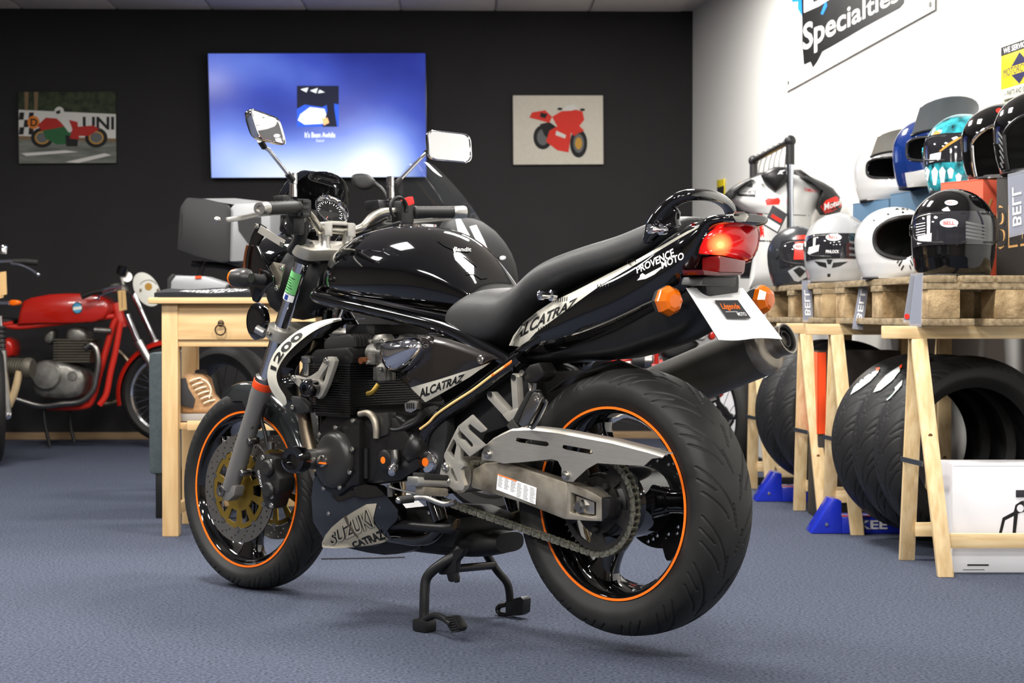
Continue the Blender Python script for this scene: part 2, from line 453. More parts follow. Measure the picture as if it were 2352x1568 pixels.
def spoke_ring(r, ang, wid, thk, y0=0.):
    c = V(r * math.cos(ang), y0, r * math.sin(ang)); t = V(-math.sin(ang), 0, math.cos(ang)); yv = V(0, 1, 0)
    return [c + t * (wid / 2 * math.copysign(abs(math.cos(a)) ** .6, math.cos(a))) + yv * (thk / 2 * math.copysign(abs(math.sin(a)) ** .6, math.sin(a))) for a in (2 * PI * (k + .5) / 16 for k in range(16))]
def cast_wheel(name, parent, centre, rot, hw, r_rim, angs, hub_r, hub_w):
    b = MB()
    b.lathe([(r_rim + .004, hw), (r_rim - .004, hw + .001), (r_rim - .009, hw - .004), (r_rim - .013, hw - .016), (r_rim - .022, hw * .55), (r_rim - .026, 0), (r_rim - .022, -hw * .55), (r_rim - .013, -hw + .016),
             (r_rim - .009, -hw + .004), (r_rim - .004, -hw - .001), (r_rim + .004, -hw), (r_rim + .002, -hw * .5), (r_rim + .002, hw * .5)], (0, 0, 0), (0, 1, 0), 96, closed=True)
    b.lathe([(.001, -hub_w), (hub_r * .75, -hub_w), (hub_r * .8, -hub_w * .7), (hub_r, -hub_w * .55), (hub_r, hub_w * .55), (hub_r * .8, hub_w * .7), (hub_r * .75, hub_w), (.001, hub_w)], (0, 0, 0), (0, 1, 0), 40)
    for a in angs:
        b.loft([spoke_ring(hub_r * .7, a, .085, .06), spoke_ring(hub_r + .03, a, .062, .05), spoke_ring(.13, a, .056, .046), spoke_ring(r_rim - .05, a, .062, .05), spoke_ring(r_rim - .022, a, .10, .06)], 4)
    o = b.build(name, 'gloss_black', parent, ang=50)
    o.location = centre; o.rotation_euler = rot
    for s in (1, -1):
        MB().lathe([(r_rim - .0022, s * (hw + .0022)), (r_rim + .0035, s * (hw + .0022)), (r_rim + .0035, s * (hw + .0005)), (r_rim - .0022, s * (hw + .0005))], (0, 0, 0), (0, 1, 0), 128, closed=True).build('rim_stripe', 'orange', o, label='thin orange stripe around the rim')
    return o
RZ = .3574
rear = cast_wheel('rear_wheel', bike, (0, 0, RZ), (0, 0, 0), .0745, .2222, [R(a) for a in (176, 296, 56)], .085, .085)
per = 2 * PI / 16
tm = tyre_mesh('tyre', wheel_prof(.0905, .3135, .226, .0735), 'rubber', 16, 84, road_grooves(.118, per), across=120)
t = bpy.data.objects.new('tyre', tm); COL.objects.link(t); t.parent = rear; t.rotation_euler = (0, R(10), 0)
FZ = .2896; FXW = 1.4284
front = cast_wheel('front_wheel', bike, (FXW, 0, FZ), (R(1.4), 0, R(2.8)), .0475, .2222, [R(a) for a in (275, 35, 155)], .04, .06)
tm = tyre_mesh('tyre', wheel_prof(.061, .2905, .226, .047), 'rubber', 18, 60, road_grooves(.082, 2 * PI / 18), across=72, gw=.0013)
t = bpy.data.objects.new('tyre', tm); COL.objects.link(t); t.parent = front
# sprocket, carrier, chain
CY = .118
def circ(c, r, n, y, a0=0): return [V(c[0] + r * math.cos(a0 + 2 * PI * k / n), y, c[1] + r * math.sin(a0 + 2 * PI * k / n)) for k in range(n)]
def gear(c, r0, r1, teeth, y):
    out = []
    for k in range(teeth):
        for fr, rr in ((0, r0), (.28, r0), (.42, r1), (.58, r1), (.72, r0)): a = 2 * PI * (k + fr) / teeth; out.append(V(c[0] + rr * math.cos(a), y, c[1] + rr * math.sin(a)))
    return out
def kidney(c, r0, r1, a0, a1, y, n=8):
    o_ = [V(c[0] + r1 * math.cos(a0 + (a1 - a0) * k / n), y, c[1] + r1 * math.sin(a0 + (a1 - a0) * k / n)) for k in range(n + 1)]
    return o_ + [V(c[0] + r0 * math.cos(a1 + (a0 - a1) * k / n), y, c[1] + r0 * math.sin(a1 + (a0 - a1) * k / n)) for k in range(n + 1)]
sp = MB().plate(gear((0, RZ), .107, .1145, 44, CY - .0035), (0, .007, 0), [kidney((0, RZ), .066, .094, R(a - 22), R(a + 22), CY - .0035) for a in (18, 90, 162, 234, 306)]).build('rear_sprocket', 'sprocket', bike)
b = MB().lathe([(.001, .075), (.075, .075), (.075, .106), (.068, .112), (.05, .116), (.035, .13), (.001, .13)], (0, 0, RZ), (0, 1, 0), 40)
b.build('sprocket_carrier', 'satin_black', bike)
for a in (54, 126, 198, 270, 342):
    c = V(.055 * math.cos(R(a)), CY + .004, RZ + .055 * math.sin(R(a))); MB().lathe([(.009, 0), (.009, .008), (.006, .012), (.001, .012)], c, (0, 1, 0), 8).build('sprocket_nut', 'sprocket', sp)
# chain loop
FSC = (.535, .375); r1, r2, pit = .1137, .043, .015875
dx, dz = FSC[0], FSC[1] - RZ; dist = math.hypot(dx, dz); base = math.atan2(dz, dx); al = math.acos((r1 - r2) / dist)
def arc(c, r, a0, a1):
    n = max(4, int(abs(a1 - a0) * 40)); return [(c[0] + r * math.cos(a0 + (a1 - a0) * k / n), c[1] + r * math.sin(a0 + (a1 - a0) * k / n)) for k in range(n + 1)]
loop = arc((0, RZ), r1, base + al, base - al + 2 * PI) + arc(FSC, r2, base - al, base + al)
lp = np.array(loop + loop[:1]); sl = np.r_[0, np.cumsum(np.linalg.norm(np.diff(lp, axis=0), axis=1))]
nl = int(round(sl[-1] / pit / 2)) * 2; stp = sl[-1] / nl
node = [(float(np.interp(k * stp, sl, lp[:, 0])), float(np.interp(k * stp, sl, lp[:, 1]))) for k in range(nl)]
b = MB()
for x, z in node: b.cyl((x, CY - .010, z), (x, CY + .012, z), .0045, 8)
chain = b.build('chain', 'chain_steel', bike)
def link_mesh(w, h):
    b = MB(); out = []
    for k in range(9): a = -PI / 2 + PI * k / 8; out.append((stp / 2 + h * math.cos(a), h * math.sin(a)))
    out.append((0, h * .78))
    for k in range(9): a = PI / 2 + PI * k / 8; out.append((-stp / 2 + h * math.cos(a), h * math.sin(a)))
    out.append((0, -h * .78))
    for y in (-w, w - .0018): b.plate([V(x, y, z) for x, z in out], (0, .0018, 0))
    return b.mesh('chain_link', 'chain_steel')
lm = [link_mesh(.0085, .0072), link_mesh(.0112, .0072)]
for k in range(nl):
    a, c = node[k], node[(k + 1) % nl]; o = bpy.data.objects.new('chain_link', lm[k % 2]); COL.objects.link(o); o.parent = chain
    o.location = ((a[0] + c[0]) / 2, CY, (a[1] + c[1]) / 2); o.rotation_euler = (0, -math.atan2(c[1] - a[1], c[0] - a[0]), 0)
MB().plate(gear(FSC, .038, .045, 15, CY - .0035), (0, .007, 0)).build('front_sprocket', 'sprocket', bike)
# rear brake disc and caliper on the far side
b = MB().plate(circ((0, RZ), .12, 48, -.095), (0, -.005, 0), [circ((0, RZ), .078, 32, -.095)] + [circ((rr * math.cos(q), RZ + rr * math.sin(q)), .0045, 8, -.095) for rr, n_, ph in ((.09, 16, 0), (.1, 16, .13), (.11, 16, .26)) for q in (2 * PI * i / n_ + ph for i in range(n_))])
b.build('rear_brake_disc', 'satin_black', bike)
MB().lathe([(.001, -.084), (.082, -.086), (.082, -.094), (.001, -.094)], (0, 0, RZ), (0, 1, 0), 32).build('disc_carrier', 'satin_black', bike)
b = MB().box((-.075, -.115, RZ - .105), (.12, .05, .055), Matrix.Rotation(R(20), 3, 'Y')); b.build('rear_brake_caliper', 'caliper', bike, bevel=.012)
# ---- swing arm
b = MB().plate(ZL('D', [(440, 610), (500, 578), (620, 572), (700, 598), (958, 684), (958, 884), (935, 884), (700, 792), (430, 712)], .168), (0, -.034, 0))
arm = b.build('swing_arm', 'alu_dirty', bike, bevel=.006, label='brushed aluminium box section swing arm')
so = [(958, 684), (1060, 720), (1140, 764), (1178, 776), (1186, 800), (1176, 872), (1142, 896), (1050, 892), (940, 884)]
hole = [(976, 738), (1112, 792), (1112, 862), (1080, 870), (972, 848)]
MB().plate(ZL('D', so, .170), (0, -.038, 0), [ZL('D', hole, .170)]).build('axle_bracket', 'alu_dirty', arm, bevel=.003)
MB().plate(ZL('D', [(1142, 764), (1184, 772), (1188, 800), (1178, 872), (1144, 896)], .1715), (0, -.042, 0)).build('end_cap', 'satin_black', arm, bevel=.003)
MB().plate(ZL('D', [(1005, 755), (1105, 790), (1105, 860), (1005, 850)], .156), (0, -.014, 0)).build('adjuster_block', 'alu', arm, bevel=.002)
c = Z('D', 1042, 814, .154); MB().lathe([(.0165, 0), (.0165, .012), (.010, .014), (.010, .019), (.001, .019)], c, (0, 1, 0), 6).build('axle_nut', 'steel', arm)
MB().cyl(Z('D', 962, 812, .15), Z('D', 1020, 815, .15), .006, 10).build('adjuster_screw', 'steel', arm)
MB().plate([V(p.x, -.168, p.z) for p in ZL('D', [(440, 610), (500, 578), (620, 572), (958, 684), (1140, 764), (1186, 800), (1176, 872), (940, 884), (700, 792), (430, 712)], .168)], (0, .034, 0)).build('arm_beam', 'alu_dirty', arm, bevel=.006)
MB().tube([(.44, .14, .40), (.44, -.14, .40)], .045, 16, 1).build('pivot_tube', 'alu_dirty', arm)
MB().box((.33, 0, .40), (.1, .26, .07)).build('cross_brace', 'satin_black', arm, bevel=.01)
# warning sticker on the arm
q = ZL('D', [(570, 722), (784, 804), (790, 712), (578, 636)], .1695)
lab = MB().add(q, [(0, 1, 2, 3)]).build('warning_sticker', 'paper', arm, label='white warning sticker with orange strip and small print')
qq = [quad_at(q, s, t) + V(0, .0006, 0) for s, t in ((0, .93), (.5, .93), (.5, 1), (0, 1))]
MB().add(qq, [(0, 1, 2, 3)]).build('orange_strip', 'orange', lab)
b = MB()
for col in range(6):
    for row in range(10):
        if col < 3 and row > 7: continue
        s0 = .03 + col * .163; t0 = .9 - row * .087
        L = .13 * random.uniform(.65, 1.05); b.add([quad_at(q, s_, t_) + V(0, .0006, 0) for s_, t_ in ((s0, t0 - .035), (s0 + L, t0 - .035), (s0 + L, t0 - .01), (s0, t0 - .01))], [(0, 1, 2, 3)])
b.build('small_print', 'fork_grey', lab)
# ---- chain guard
go = [(490, 560), (490, 525), (505, 490), (545, 455), (600, 425), (650, 402), (760, 398), (900, 414), (1200, 470), (1400, 522), (1478, 546), (1418, 554), (1374, 594), (1240, 586), (1120, 578), (1064, 610), (1020, 650), (988, 680), (945, 676), (926, 655), (926, 605), (905, 565), (870, 556), (780, 566), (700, 574), (610, 580), (560, 568)]
def slot(x0, y0, x1, y1, h): return [(x0, y0 - h), (x1, y1 - h), (x1 + h * .8, y1 - h * .4), (x1 + h * .8, y1 + h * .5), (x1 - h * .3, y1 + h), (x0 + h, y0 + h), (x0 - h * .5, y0 + h * .3)]
b = MB().plate(ZL('D', go, .184), (0, -.0022, 0), [ZL('D', slot(682, 452, 845, 474, 13), .184), ZL('D', slot(935, 491, 1085, 517, 13), .184)])
guard = b.build('chain_guard', 'alu_brushed', bike, label='brushed aluminium chain guard with two slots')
top = ZL('D', [(505, 490), (545, 455), (600, 425), (650, 402), (760, 398), (900, 414), (1200, 470), (1400, 522), (1478, 546)], .184)
b = MB().grid([[V(p) for p in top], [V(p.x, .177, p.z + .006) for p in top], [V(p.x, .165, p.z + .008) for p in top], [V(p.x, .148, p.z + .008) for p in top]])
b.build('guard_top', 'alu_brushed', guard, solid=.002)
for x, y in ((524, 530), (948, 646)):
    c = Z('D', x, y, .185); MB().lathe([(.0115, 0), (.0115, .0015), (.008, .0015), (.0075, .006), (.004, .0075), (.001, .0075)], c, (0, 1, 0), 16).build('guard_bolt', 'bolt', guard)
ZM['L'] = (680, 740, 4.1263); ZM['N'] = (560, 440, 4.9); ZM['Q'] = (700, 1060, 5.6)
def sring(x, w, zb, zt, zw, et=2.6, eb=2.6, n=32, y0=0.):
    out = []
    for k in range(n):
        a = 2 * PI * k / n; c, s_ = math.cos(a), math.sin(a); e = et if s_ >= 0 else eb
        out.append(V(x, y0 + w * math.copysign(abs(c) ** (2 / e), c), zw + ((zt - zw) if s_ >= 0 else (zw - zb)) * math.copysign(abs(s_) ** (2 / e), s_)))
    return out
def dome(b, pts, h, back, steps=6, pw=2.0):
    """rounded shell over an outline (list of local points at one lateral offset): bulges by h outward, walls go back by back"""
    c = sum((V(p) for p in pts), V(0, 0, 0)) / len(pts); rings = [[V(p) - V(0, back, 0) for p in pts]]
    for i in range(steps + 1):
        s_ = 1 - i / steps * .985; hh = h * (1 - s_ ** pw) ** (1 / pw)
        rings.append([c + (V(p) - c) * s_ + V(0, hh, 0) for p in pts])
    return b.rings(rings)
def bolt(c, parent, r=.008, ax=(0, 1, 0), mat='bolt', h=.006, name='bolt'):
    return MB().lathe([(r, 0), (r, h * .6), (r * .8, h), (r * .45, h), (r * .4, h * .5), (.0005, h * .5)], c, ax, 14).build(name, mat, parent)
# ---- fuel tank
st = [(1.045, .055, .868, .925, .885), (1.02, .092, .86, .955, .885), (.97, .128, .85, .99, .885), (.90, .157, .84, 1.016, .885), (.81, .175, .83, 1.031, .885), (.71, .176, .818, 1.031, .888), (.62, .160, .808, 1.014, .888), (.55, .137, .80, .978, .876), (.49, .115, .795, .925, .858), (.44, .095, .79, .868, .835)]
b = MB().loft([sring(x, w, zb, zt, zw, 2.15, 3.2) for x, w, zb, zt, zw in st], 5)
tank = b.build('fuel_tank', 'gloss_black', bike, subd=1, label='glossy black fuel tank')
tb = bvh_of(tank)
# knee dish outline and name badge on the tank
MB().tube([(.74, 0, 1.026), (.74, 0, 1.033)], .05, 28, 1).build('filler_cap', 'chrome', tank)
M('pad_line', (120, 120, 122), .35, metal=.5)
for q in ([(1002, 553), (1040, 560), (1080, 575), (1076, 580), (1046, 577), (1020, 566)], [(1062, 588), (1084, 590), (1104, 612), (1120, 640), (1112, 640), (1092, 612)], [(1068, 612), (1096, 616), (1116, 640), (1105, 642), (1086, 630), (1070, 632)]):
    drape(q, tb, 'gloss_black', 'tank_pad', tank, off=.0018)
drape_text('Bandit', [(1041, 579), (1083, 579), (1080, 570), (1040, 569)], tb, 'decal_silver', 'tank_badge', tank, shear=.3, off=.003, bold=.01)
drape_text('YAMAHA', [(1096, 669), (1142, 655), (1140, 648), (1092, 661)], tb, 'decal_black', 'tank_lettering', tank, bold=.03) if False else None
# ---- seat
st = [(.528, .10, .762, .805, .785), (.495, .132, .735, .832, .78), (.44, .146, .716, .858, .785), (.38, .149, .711, .864, .785), (.315, .149, .735, .862, .79), (.26, .146, .785, .887, .82), (.215, .144, .82, .915, .86), (.165, .14, .845, .938, .885), (.07, .136, .878, .962, .912), (-.03, .127, .902, .984, .932), (-.11, .112, .93, 1.01, .955), (-.165, .10, .95, 1.02, .975), (-.215, .085, .97, 1.016, .985)]
b = MB().loft([sring(x, w, zb, zt, zw, 2.9, 3.0) for x, w, zb, zt, zw in st], 4)
seat = b.build('seat', 'vinyl', bike, subd=1, label='black vinyl dual seat')
# ---- tail cowl
st = [(.300, .10, .690, .73, .71), (.25, .118, .688, .79, .735), (.20, .126, .692, .825, .75), (.14, .131, .703, .856, .77), (.05, .135, .724, .890, .80), (-.05, .132, .757, .921, .83), (-.13, .126, .79, .957, .865), (-.18, .119, .810, .988, .895), (-.225, .113, .836, 1.004, .92), (-.255, .100, .885, 1.011, .95), (-.272, .092, .935, 1.016, .975), (-.292, .088, .978, 1.019, .999), (-.335, .076, .992, 1.020, 1.007), (-.352, .055, 1.0, 1.018, 1.009)]
b = MB().loft([sring(x, w, zb, zt, zw, 3.0, 2.4) for x, w, zb, zt, zw in st], 4)
tail = b.build('tail_cowl', 'gloss_black', bike, subd=1, label='glossy black tail fairing with silver stripe')
tlb = bvh_of(tail)
CP = lambda pts: [zp('C', x, y) for x, y in pts]
drape(CP([(470, 1088), (498, 1025), (560, 945), (640, 880), (740, 815), (900, 738), (1100, 635), (1300, 535), (1480, 432), (1600, 365), (1680, 330), (1670, 342), (1550, 410), (1400, 500), (1250, 590), (1050, 708), (850, 852), (700, 962), (640, 1005), (600, 1050), (570, 1098)]), tlb, 'decal_silver', 'tail_stripe', tail)
drape_text('ALCATRAZ', CP([(500, 1062), (888, 838), (908, 782), (530, 965)]), tlb, 'decal_black', 'stripe_lettering', tail, bold=.03, off=.002)
drape_text('PROVENCE', CP([(1283, 632), (1522, 522), (1512, 470), (1278, 590)]), tlb, 'decal_white', 'dealer_lettering', tail, bold=.025)
drape_text('MOTO', CP([(1442, 602), (1582, 537), (1576, 492), (1436, 557)]), tlb, 'decal_white', 'dealer_lettering', tail, bold=.025)
drape(CP([(1283, 675), (1340, 664), (1395, 636), (1440, 596), (1436, 588), (1380, 617), (1336, 640), (1318, 628), (1304, 640), (1300, 656)]), tlb, 'decal_white', 'dealer_sketch', tail)
drape(CP([(1886, 262), (1905, 238), (1965, 238), (1990, 268), (1968, 300), (1912, 300)]), tlb, 'decal_silver', 'hex_hole_patch', tail)  # silver patch stands in for a see-through hole to the white wall
for q in ([(1222, 560), (1232, 548), (1262, 540), (1270, 548)], [(1030, 715), (1040, 700), (1090, 712), (1100, 700)], [(780, 805), (792, 790), (828, 786), (834, 795)], [(655, 990), (664, 972), (705, 975), (712, 965)]):
    mb_vs = []; mb_fs = []
    (x0, y0), (x1, y1) = q[0], q[-1]
    for i in range(5):
        x = x0 + (x1 - x0) * i / 4.; y = y0 + (y1 - y0) * i / 4.
        k0 = len(mb_vs); mb_vs += CP([(x, y + 12), (x + 5, y + 12), (x + 9, y - 14), (x + 4, y - 14)]); mb_fs.append((k0, k0 + 1, k0 + 2, k0 + 3))
    drape2(mb_vs, mb_fs, tlb, 'decal_black', 'tally_marks', tail, off=.0022)
# inner mudguard under the tail
st = [(.33, .07, .66, .70, .68), (.28, .078, .672, .74, .70), (.15, .082, .682, .76, .72), (0, .084, .694, .80, .74), (-.09, .084, .715, .83, .77), (-.16, .08, .735, .85, .79), (-.21, .076, .757, .88, .82), (-.25, .07, .795, .90, .85), (-.268, .06, .83, .90, .87)]
MB().loft([sring(x, w, zb, zt, zw, 3, 3) for x, w, zb, zt, zw in st], 4).build('inner_mudguard', 'satin_black', bike)
# black hugger right in front of the rear tyre
b = MB(); rows = []
for k in range(13):
    a = R(55 + k * 9.5); rr = .335
    rows.append([V(rr * math.cos(a) * (1 + .0 * s_), yy, RZ + rr * math.sin(a) - abs(yy) * .25) for yy in np.linspace(-.085, .085, 9) for s_ in (0,)])
b.grid([r for r in rows if r[0].x > .02]); b.build('mudguard', 'satin_black', bike, solid=.003)
# ---- tail light
lens = [(1675, 503), (1682, 465), (1705, 410), (1745, 365), (1790, 325), (1832, 308), (1880, 314), (1905, 335), (1935, 356), (1970, 330), (2002, 312), (2034, 322), (2048, 362), (2046, 440), (2028, 505), (2000, 548), (1965, 560), (1900, 532), (1820, 512), (1740, 508)]
TLX = -.305
base = [PX(*zp('C', x, y), TLX) for x, y in lens]
# wrap the outer ends of the lens forward round the tail
base = [V(TLX + 3.0 * max(0, abs(p.y) - .02) ** 2 - .0, p.y, p.z) for p in base]
base = [(lambda d, p: CL + d * ((p.x - CL.x) / d.x))(lray(*zp('C', *xy)), p) for xy, p in zip(lens, base)]
c = sum(base, V(0, 0, 0)) / len(base); rings = [[p + V(.03, 0, 0) for p in base]]
for i in range(6):
    s_ = 1 - i / 5 * .97; rings.append([c + (p - c) * s_ - V(.034 * (1 - s_ ** 2.5) ** .6, 0, 0) + V((p.x - c.x) * 0, 0, 0) for p in base])
def lit_lens(cen):
    m = M('lit_lens', (150, 4, 8), .12, coat=.8, trans=.25, ior=1.3); nt = m.node_tree; b_ = nt.nodes['Principled BSDF']
    tc = nt.nodes.new('ShaderNodeTexCoord'); ds = nt.nodes.new('ShaderNodeVectorMath'); ds.operation = 'DISTANCE'; ds.inputs[1].default_value = cen
    nt.links.new(tc.outputs['Object'], ds.inputs[0]); rp = nt.nodes.new('ShaderNodeValToRGB'); e = rp.color_ramp.elements
    e[0].position = 0; e[0].color = (6, 2.6, .9, 1); e[1].position = 1; e[1].color = (.09, .001, .002, 1)
    for p_, c_ in ((.10, (4.5, .7, .2, 1)), (.22, (.75, .015, .012, 1)), (.5, (.2, .003, .004, 1))): x = e.new(p_); x.color = c_
    mr = nt.nodes.new('ShaderNodeMath'); mr.operation = 'DIVIDE'; mr.inputs[1].default_value = .14; nt.links.new(ds.outputs['Value'], mr.inputs[0]); nt.links.new(mr.outputs[0], rp.inputs[0])
    nt.links.new(rp.outputs[0], b_.inputs['Emission Color']); b_.inputs['Emission Strength'].default_value = 1.
lit_lens(P(1652, 561, .05))
MB().rings([[c + (p - c) * k_ + V(dx_, 0, 0) for p in base] for k_, dx_ in ((.9, .06), (1.05, .05), (1.085, .02), (1.075, .004), (1.03, -.002), (.98, .004))], cap=False).build('lamp_surround', 'gloss_black', bike, ang=60)
tl = MB().rings(rings).build('tail_light', 'lit_lens', bike, label='lit red tail light lens')
MB().ball(c + V(.012, .035, .0), .013).build('bulb', 'bulb', tl)
MB().box(c + V(.045, 0, 0), (.006, .17, .07)).build('lamp_reflector', 'red_reflector', tl)
ld = bpy.data.lights.new('tail_bulb_light', 'POINT'); ld.energy = .35; ld.color = (1, .15, .08); ld.shadow_soft_size = .012
lo = bpy.data.objects.new('tail_bulb_light', ld); COL.objects.link(lo); lo.parent = tl; lo.location = c + V(.02, .035, .004)
q = [PX(*zp('C', x, y), -.315) for x, y in [(1808, 518), (1975, 548), (1966, 626), (1806, 622)]]
MB().plate(q, (.05, 0, 0)).build('rear_reflector', 'red_reflector', bike, bevel=.004)
q = [PX(*zp('C', x, y), -.312) for x, y in [(1700, 606), (1806, 622), (1966, 626), (1950, 640), (1800, 645), (1710, 640)]]
MB().plate(q, (.06, 0, 0)).build('reflector_base', 'red_dark', bike, bevel=.003)
q = [PX(*zp('C', x, y), -.30) for x, y in [(1705, 650), (1920, 650), (1910, 715), (1690, 705)]]
MB().plate(q, (.06, 0, 0)).build('plate_light', 'satin_black', bike, bevel=.006)
# paper sheet in place of the number plate
tl_, tr_ = P(1576, 661, .105), P(1706, 661, -.085); bl_, br_ = P(1651, 780, .105), P(1795, 777, -.085)
rows = []
for i in range(9):
    t = i / 8; rows.append([quad_at([bl_, br_, tr_, tl_], s_, t) + V(-.004 * math.sin(PI * s_ * 2.2) * (1 - t) ** 2, 0, -.002 * math.sin(s_ * 7) * (1 - t) ** 3) for s_ in np.linspace(0, 1, 11)])
sheet = MB().grid(rows).build('paper_plate', 'paper', bike, solid=.0008, label='white paper sheet with a dealer logo in place of the number plate')
pq = [bl_, br_, tr_, tl_]; pn = (br_ - bl_).cross(tl_ - bl_).normalized()
if pn.dot(CL - bl_) < 0: pn = -pn
sub = lambda s0, s1, t0, t1, o_: [quad_at(pq, s, t) + pn * o_ for s, t in ((s0, t0), (s1, t0), (s1, t1), (s0, t1))]
MB().plate(sub(.03, .97, .05, .96, -.004), -pn * .003).build('plate_backing', 'satin_black', bike)
M('logo_ground', (52, 52, 54), .6)
lg = MB().add(sub(.31, .71, .37, .73, .005), [(0, 1, 2, 3)]).build('logo_square', 'logo_ground', sheet)
text('Légende', sub(.345, .655, .52, .665, .0056), 'orange', 'logo_lettering', lg, bold=.015, shear=.2)
text('MOTO', sub(.53, .675, .42, .49, .0056), 'decal_white', 'logo_lettering', lg, bold=.02)
MB().add(sub(.36, .56, .497, .505, .0056) , [(0, 1, 2, 3)]).build('logo_line', 'decal_white', lg)
# ---- rear indicators
def indicator(stalk_a, stalk_b, c, mat, name, ax, parent=bike, sz=.034):
    b = MB().tube([stalk_a, stalk_b], [.012, .018], 12, 1); o = b.build(name, 'matte_black', parent)
    ax = V(ax).normalized(); b = MB()
    prof = [(sz * .98, -.004), (sz, .004), (sz * .97, .012), (sz * .70, .026), (sz * .45, .03), (.0005, .031)]
    b.lathe(prof, c, ax, 8); b.build('indicator_lens', mat, o, ang=20)
    MB().lathe([(sz * .5, -.032), (sz * .85, -.018), (sz * 1.02, -.003), (sz * .99, .0)], c, ax, 8).build('indicator_body', 'matte_black', o, ang=20)
    return o
ic = P(1532, 691, .145); indicator(V(ic.x + .07, .09, ic.z + .005), V(ic.x + .02, .14, ic.z), ic, 'amber', 'rear_indicator', (-1, .25, 0))
ic2 = P(1746, 688, -.145); indicator(V(ic2.x + .07, -.09, ic2.z + .005), V(ic2.x + .02, -.14, ic2.z), ic2, 'amber', 'rear_indicator', (-1, -.1, 0))
# ---- grab rail
gp = [P(1483, 553, .122), P(1500, 522, .122), P(1518, 492, .12), P(1540, 468, .117), P(1565, 453, .11), P(1598, 447, .085), P(1634, 450, .02), P(1658, 460, -.04), P(1675, 478, -.085), P(1680, 500, -.10)]
rail = MB().tube(gp, [.008, .018, .0165, .015, .014, .0135, .0135, .0135, .014, .014], 16, 6).build('grab_rail', 'gloss_black', bike)
MB().plate(ZL('C', [(1310, 438), (1345, 385), (1420, 275), (1500, 200), (1530, 240), (1522, 290), (1535, 330), (1480, 345), (1400, 390), (1340, 440)], .128), (0, -.02, 0)).build('rail_mount', 'gloss_black', rail, bevel=.006)
for k_, x, y in (('C', 1430, 350), ('C', 730, 770)):
    c = Z(k_, x, y, .135); MB().lathe([(.013, -.012), (.013, 0), (.008, .002), (.008, .02), (.011, .022), (.011, .032), (.007, .034), (.006, .03), (.0005, .03)], c, (.15, 1, .0), 18).build('fairing_peg', 'chrome', tail)
# ---- silencer on the far side
e1, e0 = P(1752, 800, -.185), P(1450, 925, -.155)
ax = (e1 - e0).normalized(); L = (e1 - e0).length
mf = MB().lathe([(.03, -.05), (.056, 0), (.0625, .02), (.0635, L - .012), (.0635, L)], e0, ax, 48).build('silencer', 'can', bike, label='dark grey cylindrical exhaust silencer')
MB().lathe([(.0642, -.006), (.0645, .004), (.058, .018), (.052, .024), (.036, .03), (.034, .05), (.034, .052), (.036, .056)], e1, ax, 48).build('end_cap', 'can_steel', mf)
MB().lathe([(.034, .045), (.0375, .062), (.037, .072), (.033, .072), (.032, .05), (.031, .0), (.0005, -.02)], e1, ax, 40).build('tail_pipe', 'can_steel', mf)
MB().lathe([(.0325, .069), (.029, .068), (.028, .03), (.02, .03), (.02, .066), (.017, .066), (.0165, .02), (.0005, .02)], e1, ax, 32, cap=False).build('pipe_insert', 'pipe_dark', mf)
MB().tube([e0 - ax * .03, e0 - ax * .16 + V(0, .01, -.02), (.42, -.13, .30), (.6, -.10, .24), (.75, 0, .235)], .024, 14, 8).build('link_pipe', 'titanium', bike)
# ---- frame
fr = MB()
for s_ in (1, -1):
    fr.tube([(1.09, .03 * s_, .90), (1.03, .09 * s_, .86), (.99, .128 * s_, .842), (.75, .134 * s_, .806), (.5, .134 * s_, .764), (.36, .13 * s_, .715), (.25, .125 * s_, .67)], .018, 12, 6)
    fr.tube([(1.07, .03 * s_, .80), (1.02, .09 * s_, .66), (.985, .115 * s_, .46), (.95, .12 * s_, .30), (.87, .12 * s_, .235), (.6, .125 * s_, .225), (.5, .13 * s_, .27)], .017, 12, 6)
    fr.tube([(.24, .125 * s_, .695), (.40, .135 * s_, .60), (.55, .138 * s_, .51), (.56, .138 * s_, .40), (.51, .135 * s_, .28)], .02, 12, 6)
    fr.tube([(.30, .12 * s_, .68), (.1, .11 * s_, .78), (-.15, .10 * s_, .86)], .013, 10, 5)
fr.tube([(1.10, 0, .96), (1.155, 0, .80)], .034, 18, 1)
frame = fr.build('frame', 'gloss_black', bike)
MB().plate(ZL('B', [(1075, 620), (1140, 600), (1215, 640), (1220, 760), (1200, 900), (1190, 1090), (1110, 1100), (1070, 960), (1065, 750)], .14), (0, -.03, 0)).build('pivot_plate', 'matte_black', frame, bevel=.005)
cc = Z('B', 1110, 942, .146); MB().lathe([(.031, -.01), (.031, .0), (.026, .008), (.01, .012), (.0005, .012)], cc, (0, 1, 0), 28).build('pivot_cap', 'chrome', frame)
MB().lathe([(.011, .0), (.011, .0006), (.0005, .0008)], cc + V(0, .0125, 0), (0, 1, 0), 20).build('pivot_dot', 'orange', frame)
hp = [P(965, 985, .165), P(985, 970, .165), P(1003, 951, .165), P(1040, 925, .165), P(1085, 896, .162), P(1130, 862, .155), P(1170, 834, .145), P(1180, 825, .14)]
hs = MB().tube(hp, .0034, 10, 6).build('drain_hose', 'hose', bike, label='pale yellow drain hose running up the frame')
MB().tube(hp[-3:], .0036, 10, 6).build('hose_end', 'orange', hs)
